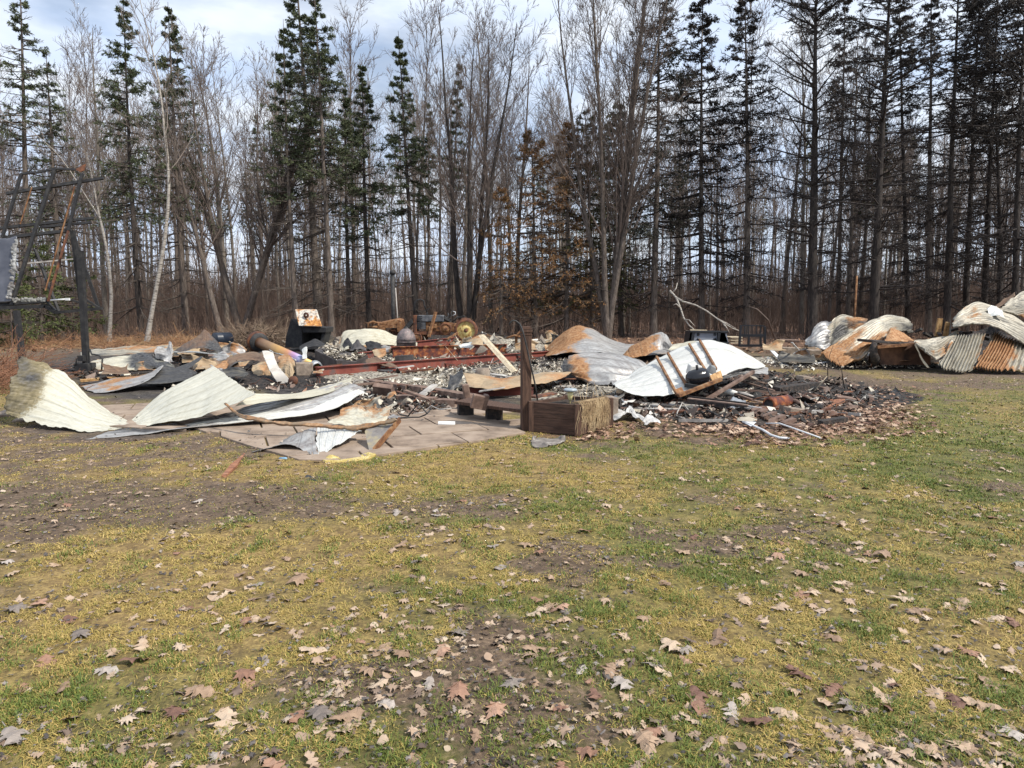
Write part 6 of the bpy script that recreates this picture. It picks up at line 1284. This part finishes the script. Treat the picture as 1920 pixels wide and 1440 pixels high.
t = thing('pallet_fork', 'black pallet fork frame standing right of the loader bucket', 'fork frame', (P(1411,648,24.5).x, 24.5, 0))
mb = MB(); mb.bar(BL(1386,629), BL(1435,629), .07, .09); mb.bar(BL(1386,648), BL(1435,648), .07, .09); mb.bar(BL(1389,609), BL(1386,650), .07, .08, (0,1,0)); mb.bar(BL(1434,612), BL(1434,650), .07, .08, (0,1,0)); mb.bar(BL(1404,629), BL(1403,648), .06, .08, (0,1,0)); mb.bar(BL(1426,629), BL(1426,648), .06, .08, (0,1,0)); mb.out('carriage', bk, t)
mb = MB(); mb.bar(BL(1389,610), BL(1433,611), .04, .04)
for x in (1396,1403,1410,1418,1426): mb.bar(BL(x,609), BL(x,629), .03, .03, (0,1,0))
mb.out('load_guard', bk, t)
for x in (1393, 1428): MB().bar(BL(x,648,0), BL(x+2,650,1.1)+Vector((0,0,0)), .1, .05).out('fork', bk, t)
t = thing('fallen_birch', 'fallen white birch with branches resting behind the bucket', 'tree', (P(1300,630,28).x, 28, 0))
def br_(pts, r0, nm): 
    n = len(pts); MB().tube([P(*q) for q in pts], [r0*(1-.6*i/(n-1)) for i in range(n)], 8).out(nm, M['birch'], t)
br_([(1256,545,29),(1268,558,28.8),(1276,578,28.5),(1282,596,28.2),(1292,610,28),(1306,622,27.8)], .05, 'trunk')
br_([(1268,558,28.8),(1282,566,28.6),(1304,572,28.4),(1325,583,28.2),(1348,600,28),(1372,615,27.8),(1388,621,27.8)], .045, 'limb')
br_([(1355,605,28),(1362,614,27.8),(1368,624,27.8)], .035, 'limb'); br_([(1262,548,29),(1268,540,29),(1270,530,29.2)], .035, 'limb')
br_([(1276,578,28.5),(1268,570,28.5),(1262,572,28.5)], .035, 'limb'); br_([(1345,598,28),(1362,606,28),(1380,616,27.9)], .035, 'limb'); br_([(1285,600,28.1),(1292,600,28),(1303,612,28)], .04, 'limb')
tag(MB().tube([G(1455,640), P(1440,600,29), P(1420,580,29), P(1400,573,29)], [.05,.035,.025,.01], 6).out('bent_sapling', M['twig']), 'bent bare sapling arching behind the pallet forks', 'sapling')
c0 = G(1602, 628); c0.y = 31; c0 = Vector((P(1602,600,31).x, 31, 0)); tag(MB().tube([c0, c0+Vector((0,0,P(0,517,31).z))], .045, 8).out('snapped_stem', M['rust']), 'snapped orange stem behind the big corrugated sheet', 'tree stump')

# ------------------------------------------------------------ corrugated pile on the right
kw = dict(crease=5.5, jag=.06, prof='sin', amp=.036, crumple=.014, group=SH)
sheet('curled_sheet', [[(1508,641,20.6),(1526,613,21),(1545,599,21.2),(1560,600,21)],[(1510,646,20.2),(1528,632,20.2),(1546,620,20.3),(1559,622,20.3)],[(1514,650,20),(1532,650,19.7),(1546,656,19.6),(1558,648,19.8)]], GS, 6, axis='v', soot_shade=.45, label='dark curled sheet at the left end of the corrugated pile', seed=70, **kw)
sheet('scorched_sheet', [[(1546,617,20.6,.3,0),(1560,600,20.8,.1,0),(1577,588,21,.2,.1),(1600,591,21,.6,.4),(1626,598,21,.4,.4)],[(1550,635,20.2,.1,.1),(1566,622,20.3,.2,.6),(1584,608,20.4,.2,.8),(1604,605,20.4,.6,.4),(1628,606,20.4,.3,.5)],[(1556,653,19.8,.1,.1),(1570,645,19.8,.1,.7),(1588,634,19.9,.3,.7),(1608,620,20,.5,.5),(1630,614,20,.3,.5)]], CO, 14, axis='v', label='sooty rough sheet between the dark curl and the big corrugated one', seed=71, **kw)
sheet('corrugated_sheet', [
 [(1538,661,19.6,.9),(1578,633,20,.55),(1618,608,20.3,.3),(1650,592,20.5,0),(1682,592,20.7,0),(1704,601,20.8,.1,.2)],
 [(1546,667,19,.9),(1588,643,19.3,.6),(1628,618,19.6,.4),(1656,601,19.8,0),(1686,600,20,.1,.1),(1708,606,20.1,0,.6)],
 [(1558,676,18.3,.9),(1602,657,18.5,.4),(1640,632,18.9,.45),(1664,615,19.2,.2),(1690,610,19.5,.1,.4),(1711,613,19.7,0,.7)],
 [(1576,685,17.7,.9),(1610,671,17.8,.5),(1642,649,18.1,.6),(1664,630,18.5,.4),(1690,621,19,.1,.6),(1714,622,19.4,0,.6)]],
 CO, 13, axis='v', label='big pale corrugated sheet streaked with orange rust', seed=72, nu=120, nv=150, **kw)
sheet('rusty_sheet', [[(1664,622,18.3),(1672,613,18.4),(1688,620,18.4),(1722,637,18.2)],[(1661,631,18),(1672,628,18),(1690,632,18),(1716,638,18)],[(1659,638,17.8),(1672,640,17.8),(1692,640,17.8),(1714,639,17.9)]], TN, rust=.9, crumple=.03, label='orange rusty sheet folded over the burnt cabinet', group=SH, seed=73)
t = thing('burnt_cabinet', 'rusty brown burnt cabinet lying under the corrugated sheets', 'cabinet', G(1690, 686))
MB().prism(PP((1640,638,17.6),(1716,643,17.6),(1717,648,17.6),(1640,643,17.6)), (0,.9,.0)).out('top_panel', M['charwood'], t, bevel=.01, jit=.01)
MB().prism(PP((1654,650,17.9),(1716,647,17.9),(1745,668,17.9),(1745,684,17.9),(1650,684,17.9)), (0,.6,0)).out('side_panel', mottled('rust_brown_panel', [(0.04,0.022,0.016),(0.12,0.06,0.035),(0.26,0.13,0.07)], 3, .8), t)
MB().bar(P(1645,651,17.5), P(1718,645,17.5), .08, .07).out('edge_rail', M['rust'], t)
sheet('bent_strip', [[(1716,647,17.3),(1722,665,17.2),(1731,680,17.1),(1741,691,17)],[(1720,646,17.3),(1726,664,17.2),(1735,679,17.1),(1744,690,17)]], M['palewood'], crumple=0, nu=20, nv=4, thick=.02, label='pale bent strip hanging off the burnt cabinet', cat='metal strip')
tag(MB().tube([G(1642,688), P(1640,672,17.6), P(1637,655,17.6), P(1641,642,17.6)], [.13,.09,.10,.07], 8).out('charred_stump', M['charwood'], jit=.03), 'charred grey stump at the left end of the cabinet', 'stump')
sheet('corrugated_sheet', [[(1714,640,17.8,.1),(1742,636,18,.1),(1770,629,18.2,.3),(1797,620,18.4,.2)],[(1715,642,17.5,.1),(1736,645,17.5),(1760,643,17.5,.2),(1794,627,17.9,.3)],[(1717,645,17.3,.2),(1733,656,17.1,.1),(1754,672,16.9,.4),(1786,642,17.3,.4)]], CO, 10, axis='v', label='small fan shaped corrugated sheet beside the cabinet', seed=74, **kw)
sheet('corrugated_sheet', [[(1790,627,17.7,.3),(1808,626,17.7),(1828,626,17.7,.3),(1848,626,17.8,.5)],[(1775,655,17.2,.1),(1795,658,17.1),(1815,661,17.1),(1838,660,17.2,.3)],[(1758,683,16.8,.1),(1778,692,16.5),(1800,697,16.4,0,.1),(1823,695,16.6,.3)]], CO, 11, axis='u', nu=130, nv=60, label='white upright corrugated sheet right of the fan shaped one', seed=75, **kw)
sheet('corrugated_sheet', [[(1864,621,18.2,.4),(1885,628,18.1,.9),(1908,638,18,.6),(1940,650,18,.3)],[(1846,655,17.4,.6),(1870,660,17.3,1),(1896,665,17.2,.7),(1940,672,17.2,.2)],[(1826,688,16.7,.6),(1850,692,16.5,.9),(1880,693,16.4,.6),(1940,694,16.4,.2)]], CO, 14, axis='u', nu=150, nv=60, label='orange rusted corrugated sheet at the lower right', seed=76, **kw)
sheet('corrugated_sheet', [
 [(1788,598,19,.2,.2),(1806,576,19.3,.3),(1830,566,19.5,.1,.2),(1856,571,19.5,.1,.1),(1890,585,19.4,.3),(1945,612,19.2,.2)],
 [(1787,606,18.4,.2),(1810,592,18.5,.2,.1),(1836,584,18.6,.3,.1),(1862,588,18.6,0,.3),(1895,604,18.5,.1,.1),(1945,630,18.4,.1)],
 [(1786,614,17.8,.1,.1),(1812,610,17.7,.1,.2),(1842,608,17.7,.3,.2),(1868,614,17.7,.1,.4),(1900,632,17.6,.1,.1),(1945,658,17.6,.2)]],
 CO, 13, axis='v', nu=120, nv=120, label='arched corrugated sheet capping the right hand pile', seed=77, **kw)
sheet('corrugated_sheet', [[(1886,571,20,.1,.3),(1902,555,20.3,.1,.2),(1922,545,20.5,0,.3),(1960,552,20.5,.1)],[(1880,576,19.5,.1,.2),(1900,572,19.6,0,.2),(1925,572,19.6,.1,.2),(1960,580,19.6,.3)],[(1870,580,19.1,0,.3),(1898,588,19.1,.1,.1),(1928,598,19.1,.4),(1960,612,19.1,.5)]], CO, 12, axis='v', label='topmost corrugated sheet cut by the right edge of the view', seed=78, nv=100, **kw)
sheet('scrap_sheet', [[(1852,576,18.6),(1868,572,18.7),(1880,580,18.6)],[(1856,588,18.3),(1870,592,18.2),(1884,598,18.1)]], W_, crumple=.06, cs=6, nu=30, nv=20, label='crumpled white scrap lying on the arched sheet', cat='scrap')
sheet('scorched_sheet', [[(1862,577,20.6),(1880,562,20.9),(1902,547,21.2)],[(1866,580,20.4),(1884,568,20.6),(1904,553,20.8)]], BR, crumple=.02, nu=20, nv=10, label='thin brown strip of sheet behind the topmost sheet', group=SH, seed=79)
for k, (a, b_, w2, lab) in enumerate([((1755,628),(1763,597),.15,'left burnt orange stake behind the fan shaped sheet'),((1769,628),(1777,604),.13,'right burnt orange stake with a split top'),((1778,628),(1783,606),.05,'thin grey stake right of the two orange ones')]):
    tag(MB().bar(P(a[0],a[1],19.5)-Vector((0,0,.5)), P(b_[0],b_[1],19.5), w2, w2*.6, taper=.8).out('burnt_stake', M['tanwood'] if k < 2 else M['greyboard'], jit=.01), lab, 'stake', 'burnt stakes')
r_ = random.Random(31)
for k in range(14):
    x = r_.uniform(1715, 1860); y = r_.uniform(620, 640); a_ = P(x, y, 19+r_.random()); b_ = P(x+r_.uniform(-30,30), y+r_.uniform(-8,10), 19+r_.random())
    tag(MB().bar(a_, b_, .08, .06).out('charred_board', M['charwood'], jit=.01), 'charred board jammed behind the fan shaped sheet', 'board', 'charred boards behind the corrugated pile')
# core of the pile so that the sheets rest on something
def heap(name, cx, cy, rx, ry, h, mat, label, seed, rot=0, n=70, rough=.35, cat='ash heap'):
    u = np.linspace(-1, 1, n); U, V = np.meshgrid(u, u); rr = np.sqrt(U**2+V**2)
    x = U*rx*math.cos(rot)-V*ry*math.sin(rot)+cx; y = U*rx*math.sin(rot)+V*ry*math.cos(rot)+cy
    z = h*np.clip(1-rr**2, -.02, 1)*(.55+.9*fbm(x*1.6+seed, y*1.6, 3)) + rough*.16*(fbm(x*7, y*7+seed, 4)-.5)*np.clip(1.3-rr, 0, 1)
    z = np.where(rr > 1, -.05, z); id_ = np.arange(n*n).reshape(n, n); q = np.stack([id_[:-1,:-1], id_[:-1,1:], id_[1:,1:], id_[1:,:-1]], -1).reshape(-1, 4)
    keep = (rr.ravel()[q].max(1) < 1.08); o = put(name, npmesh(name, np.stack([x-cx, y-cy, z], -1).reshape(-1, 3), q[keep], None, True), mat, None, (cx, cy, 0))
    return tag(o, label, cat, kind='stuff')
M['ash'] = mottled('pale_ash', [(0.05,0.045,0.042),(0.20,0.175,0.145),(0.38,0.34,0.275),(0.55,0.51,0.42)], 14, .95, bs=1, bd=.05, lo=.36, hi=.62)
M['charbed'] = mottled('black_char_bed', [(0.008,0.008,0.008),(0.022,0.019,0.018),(0.07,0.05,0.042)], 10, .9, bs=1, bd=.05, lo=.36, hi=.62)
for k, (px, py, rx, ry, h, mt, lab) in enumerate([
 (830,712,2.9,2.2,.05,'ash','pale ash bed in front of the longest beam'),(950,705,2.6,2.4,.06,'ash','pale ash bed behind the bench board'),(820,668,3.4,1.6,.08,'ash','pale ash between the beams'),(970,655,3.2,2.2,.35,'ash','heap of pale debris behind the post'),
 (680,712,1.6,1.6,.12,'ash','ash at the end of the longest beam'),(1110,735,2.2,1.2,.08,'ash','pale ash under the rolled bundle'),(500,712,2.6,1.9,.16,'charbed','dark heap under the pale plank'),(1380,735,3.4,2.4,.08,'charbed','black char bed before the white sheet'),
 (680,758,1.9,1.0,.08,'charbed','char around the kerb blocks'),(1510,676,2.2,1.2,.12,'ash','pale ash heap left of the corrugated pile'),(1740,668,4.2,2.0,.35,'charbed','char core under the corrugated pile'),(1890,655,3.0,2.2,.8,'charbed','tall char core under the arched sheet'),(1060,718,2.3,1.5,.10,'charbed','black char under the tan sheet'),
 (290,690,3.2,1.6,.12,'charbed','char under the sheets beside the rack'),(560,672,2.6,2.4,.28,'charbed','raised char under the pipe and the black hull'),(720,645,4.2,3.0,.40,'charbed','raised char around the machine wreck'),(860,640,3.8,2.5,.42,'charbed','raised char under the tractor'),(1280,700,2.6,1.6,.18,'charbed','char hidden under the white sheet'),(1150,672,3.0,2.0,.2,'charbed','char under the domed rusty sheet')]):
    g = G(px, py); heap('ash_heap' if mt == 'ash' else 'char_heap', g.x, g.y, rx, ry, h, M[mt], lab, 3.1*k)
# flakes: thousands of small crumpled bits, nobody could count them
def flakes(n, fx, smin, smax, cols, name, label, hfn, metal=0, rough=.85, tilt=.5, flat=1.0, seed=0):
    r = np.random.default_rng(seed+50); xs, ys = fx(n, r); n = len(xs); s = smin+(smax-smin)*r.random(n)**2.2; a = r.random(n)*6.283
    base = np.array([[-.5,-.35,0],[.5,-.4,0],[.55,.35,0],[-.1,.5,0],[-.55,.2,0],[0,0,.0]]); v = base[None]*s[:, None, None]*(1+r.normal(0, .28, (n, 6, 3)))
    v[..., 1] *= r.uniform(.3, 1, n)[:, None]; v[..., 2] += r.normal(0, .16, (n, 6))*s[:, None]
    tx, ty = r.normal(0, tilt, n), r.normal(0, tilt, n); z = v[..., 2]+v[..., 0]*tx[:, None]+v[..., 1]*ty[:, None]
    x = v[..., 0]*np.cos(a)[:, None]-v[..., 1]*np.sin(a)[:, None]+xs[:, None]; y = v[..., 0]*np.sin(a)[:, None]+v[..., 1]*np.cos(a)[:, None]+ys[:, None]
    z = z + (hfn(xs, ys) + r.random(n)*.05)[:, None] + .01; z = np.maximum(z, .004)
    b0 = (np.arange(n)*6)[:, None]; F3 = [b0+np.array([i, (i+1) % 5, 5]) for i in range(5)]
    me = npmesh(name, np.stack([x, y, z], -1).reshape(-1, 3), [np.concatenate(F3)], {'tint': np.repeat(r.random(n), 6)})
    m, t, b = nodes(name+'_colour'); k = len(cols)
    f = math_(t, 'ADD', math_(t, 'MULTIPLY', attr(t, 'tint').outputs['Fac'], .8), math_(t, 'MULTIPLY', noise(t, 14, 4), .3))
    t.links.new(ramp(t, f, [(0.08+0.95*i/(k-1), c) for i, c in enumerate(cols)]), b.inputs['Base Color']); b.inputs['Roughness'].default_value = rough
    return tag(put(name, me, m), label, 'debris', kind='stuff')
def area(blobs, y0, y1):
    def f(n, r):
        y = y0+(y1-y0)*r.random(n*3)**1.3; x = (r.random(n*3)*2-1)*(y*.8); px, py = proj(x, y); w_ = np.zeros(n*3)
        for cx, cy, rx, ry, k in blobs: w_ = np.maximum(w_, k*np.clip((1.1-np.sqrt(((px-cx)/rx)**2+((py-cy)/ry)**2))*3, 0, 1))
        w_ = w_*np.clip((fbm(x*1.7+9, y*1.7, 3)-.28)*3.5, .15, 1); kp = r.random(n*3) < w_*1.2; return x[kp][:n], y[kp][:n]
    return f
flat0 = lambda x, y: .0*x+.03
hh = lambda x, y: .0+.07*fbm(x*1.6, y*1.6, 3)
Apale = [(830,712,150,32,1),(980,700,150,34,1),(820,668,220,18,1),(980,660,140,22,1),(660,712,90,25,1),(1110,735,110,18,1),(1520,680,90,18,1),(1700,686,190,9,.9),(1880,692,80,8,1),(400,735,90,22,.5),(760,755,90,22,.6),(600,655,60,10,.6)]
Adark = [(1390,750,260,48,1),(500,705,150,30,1),(700,758,170,24,1),(330,700,210,26,1),(720,650,160,20,1),(880,645,110,16,1),(1050,725,140,18,1),(1150,670,150,16,.7),(1720,676,210,16,.8),(600,676,130,26,.8),(1250,770,120,22,.9),(300,712,90,12,1)]
CP = [(0.05,0.042,0.036),(0.19,0.16,0.13),(0.35,0.31,0.245),(0.52,0.475,0.385),(0.66,0.63,0.57)]
CD = [(0.008,0.008,0.008),(0.02,0.018,0.017),(0.05,0.038,0.032),(0.14,0.075,0.05),(0.26,0.22,0.19)]
flakes(26000, area(Apale, 8.5, 30), .018, .10, CP, 'ash_flakes', 'crumbly white and grey ash flakes covering the burnt floor', hh, seed=1)
flakes(22000, area(Adark, 8.5, 30), .02, .11, CD, 'char_flakes', 'black and brown charred fragments covering the burnt floor', hh, seed=2)
flakes(1300, area(Apale+Adark, 8.5, 28), .05, .24, CP[1:]+[(0.35,0.16,0.08)], 'pale_scraps', 'larger pale scraps of board and tin in the ash', hh, seed=3, tilt=.35)
flakes(1300, area(Adark+Apale, 8.5, 28), .05, .26, CD, 'dark_scraps', 'larger charred scraps of board in the debris', hh, seed=4, tilt=.35)
flakes(900, area([(960,658,160,18,1),(640,660,120,14,.8)], 14, 28), .10, .45, CP, 'heap_scraps', 'pale scraps piled on the heap behind the post', lambda x, y: .2+.25*fbm(x*1.5, y*1.5, 2), seed=5, tilt=.5)
def on_quad(q, n, name, label, seed):
    q = [np.array(v) for v in q]; r = np.random.default_rng(seed); u = r.random(n)[:, None]*.9+.05; v = r.random(n)[:, None]*.9+.05
    p = q[0]*(1-u)*(1-v)+q[1]*u*(1-v)+q[2]*u*v+q[3]*(1-u)*v; k = (fbm(p[:, 0]*3+seed, p[:, 1]*3, 3) > .42); p = p[k]
    flakes(len(p), lambda n_, r_: (p[:, 0], p[:, 1]), .03, .13, CP, name, label, lambda a, b: p[:, 2]-.01, seed=seed, tilt=.3)
on_quad(top, 700, 'lid_ash', 'ash and flakes lying on the lid of the grey steel box', 61); on_quad(top2, 400, 'lid_ash', 'ash on the smaller lid of the grey steel box', 62)
flakes(900, area([(620,845,330,40,.7),(230,760,130,40,.8)], 7, 13), .008, .04, [(0.02,0.018,0.016),(0.08,0.06,0.05),(0.25,0.2,0.16),(0.45,0.4,0.33)], 'patio_crumbs', 'crumbs of char and ash scattered on the paving', lambda x, y: 0*x+.028, seed=9, tilt=.2)
tag(MB().tube([G(968,650), P(968,632,22), P(975,622,22), P(985,626,22), P(982,640,22)], .05, 8).tube([P(950,634,22), P(965,629,22), P(985,634,22)], .04, 8).out('rusty_bracket', M['rust'], jit=.01), 'small orange rusty frame behind the post on the heap', 'scrap')

# ------------------------------------------------------------ burnt solar rack at the left
Ys = 17.6
t = thing('solar_rack', 'tall burnt black solar panel rack on two posts at the left', 'solar rack', (P(100,690,Ys).x, Ys, 0))
def SL(px, py, dy=0.0): 
    tl = (py-310)/265.0; p = P(px, py, Ys+.9*(1-tl)+dy); return p
BK = M['blacksteel']
bs_ = G(161, 700); ptop = P(146,428,bs_.y)
MB().bar(P(163,700,bs_.y)*1.0, P(150,470,bs_.y), .125, .12, (0,1,0)).out('post', BK, t)
MB().bar(P(152,560,bs_.y+.2), P(136,432,bs_.y+.1), .09, .09, (0,1,0)).bar(P(164,640,bs_.y+.15), P(139,440,bs_.y+.1), .06, .06, (0,1,0)).out('post_brace', BK, t)
MB().box((bs_.x, bs_.y, .13), (.34,.34,.26)).out('post_base', BK, t, bevel=.01)
MB().bar(P(43,684,bs_.y-1.3+1.2), P(31,582,bs_.y), .11, .11, (0,1,0)).out('post', BK, t)
MB().bar(P(-40,579,Ys), P(86,574,Ys), .07, .09).out('lower_rail', BK, t)
MB().bar(P(84,574,Ys), P(104,586,Ys), .07, .07).bar(P(104,586,Ys), P(192,578,Ys), .07, .07).bar(P(88,566,Ys+.1), P(105,583,Ys), .05, .05).out('bent_rail', BK, t)
MB().bar(P(135,432,Ys), P(185,577,Ys+.1), .07, .07).out('brace', BK, t); MB().bar(P(66,468,Ys+.6), P(110,584,Ys+.1), .06, .06).out('brace', BK, t); MB().bar(P(158,560,Ys), P(190,580,Ys), .05, .05).bar(P(132,562,Ys), P(172,574,Ys), .04, .04).out('brace', BK, t)
for nm, a, b_, w2, mt in [(q_[0], q_[1], q_[2], q_[3]*(.9 if q_[4] is BK else .6), q_[4]) for q_ in [('upright',(40,326),(4,446),.08,BK),('upright',(103,316),(62,444),.09,BK),('upright',(62,444),(22,572),.09,BK),('upright',(154,325),(128,432),.08,BK),('upright',(128,432),(90,565),.08,M['darkrust']),('upright',(140,350),(85,545),.05,M['rust']),('upright',(60,350),(38,420),.04,M['rust']),
  ('rail',(12,363),(150,341),.09,BK),('rail',(150,341),(194,334),.08,BK),('rail',(-20,430),(175,409),.08,BK),('rail',(75,426),(170,417),.07,BK),('rail',(5,446),(128,433),.09,BK),('rail',(52,494),(155,484),.06,M['greyboard']),('rail',(-10,572),(92,564),.10,BK),
  ('top_bar',(40,326),(68,323),.06,BK),('top_bar',(68,324),(103,316),.06,BK),('top_bar',(103,316),(142,318),.06,BK)]]:
    off = .08 if nm == 'rail' else 0
    MB().bar(SL(*a, off), SL(*b_, off), w2, w2*.7, (0,-1,.3)).out(nm, mt, t)
MB().prism([SL(140,318), SL(160,307), SL(157,320), SL(150,322)], (0,.03,0)).out('torn_corner', M['darkrust'], t)
sheet('panel_remnant', [[(0,448,Ys+.42),(12,446,Ys+.42),(32,442,Ys+.42)],[(-14,505,Ys+.22),(8,505,Ys+.22),(30,500,Ys+.22)],[(-28,568,Ys),(-2,568,Ys),(20,566,Ys)]], mottled('grey_solar_film', [(0.06,0.065,0.085),(0.12,0.125,0.15)], 3, .35, .2, bs=.1), crumple=.006, parent=t, thick=.02, nu=20, nv=40)
def crumbs(n, fn, s, cols, nm, seed):
    r = np.random.default_rng(seed); c = np.array([fn(r) for _ in range(n)]); v = np.array([[-.5,0,-.4],[.5,0,-.5],[.4,0,.5],[-.5,0,.45],[0,-.5,0]])[None]*s*r.uniform(.5,1.6,(n,1,1))*(1+r.normal(0,.3,(n,5,3))) + c[:, None] - np.array(t.location)
    b0 = (np.arange(n)*5)[:, None]; me = npmesh(nm, v.reshape(-1, 3), [np.concatenate([b0+np.array(q) for q in ((0,1,4),(1,2,4),(2,3,4),(3,0,4))])])
    o = put(nm, me, mottled(nm+'_col', cols, 3, .7), t); o['kind'] = 'stuff'
crumbs(80, lambda r: SL(30-12*(q := r.random())+r.normal(0, 2.5), 450+112*q, -.06), .07, [(0.10,0.08,0.07),(0.28,0.28,0.28),(0.45,0.46,0.46)], 'melted_edge', 1)
crumbs(60, lambda r: SL(24+60*r.random(), 562+r.normal(0, 1.5), -.08), .05, [(0.15,0.14,0.13),(0.45,0.46,0.43)], 'melted_crumbs', 2)
MB().tube([P(95,563,Ys-.1), P(126,561,Ys-.1)], .022, 8).box(P(127,561,Ys-.1), (.09,.06,.06)).out('actuator', M['whiteplastic'], t)
cr_ = P(153,672,bs_.y-.12); MB().box(cr_, (.14,.12,.14)).tube([cr_, cr_+Vector((-.1,-.05,0)), cr_+Vector((-.12,-.05,-.15)), cr_+Vector((-.18,-.05,-.15))], .02).out('crank', BK, t)
tag(MB().tube([P(168,655,bs_.y), P(172,664,bs_.y-.1), P(185,666,bs_.y-.2), P(192,673,bs_.y-.2), P(191,688,bs_.y-.2), P(190,700,bs_.y-.1)], .022, 8).out('hanging_cable', M['black']), 'black cable drooping from the rack post to the ground', 'cable')

# ------------------------------------------------------------ look-alikes that share a label: tell them apart by their place
OW = ['leftmost', 'second', 'third', 'fourth', 'fifth', 'sixth', 'seventh', 'eighth', 'ninth', 'tenth', 'eleventh', 'twelfth', 'thirteenth', 'fourteenth', 'fifteenth', 'sixteenth', 'seventeenth', 'eighteenth', 'nineteenth', 'twentieth']
bpy.context.view_layer.update(); seen_ = {}
for o in sc.objects:
    if o.parent is None and o.get('label') and o.get('kind') is None: seen_.setdefault(o['label'], []).append(o)
for lb, os_ in seen_.items():
    if len(os_) < 2: continue
    os_.sort(key=lambda o: o.location.x/max(.5, o.location.y))
    for k, o in enumerate(os_): o['label'] = (f'leftmost {lb}' if k == 0 else (f'rightmost {lb}' if k == len(os_)-1 else f'{OW[k]} {lb}, from the left')) if k < 20 or len(os_)-k < 2 else f'{OW[min(19, len(os_)-1-k)]} {lb}, from the right'
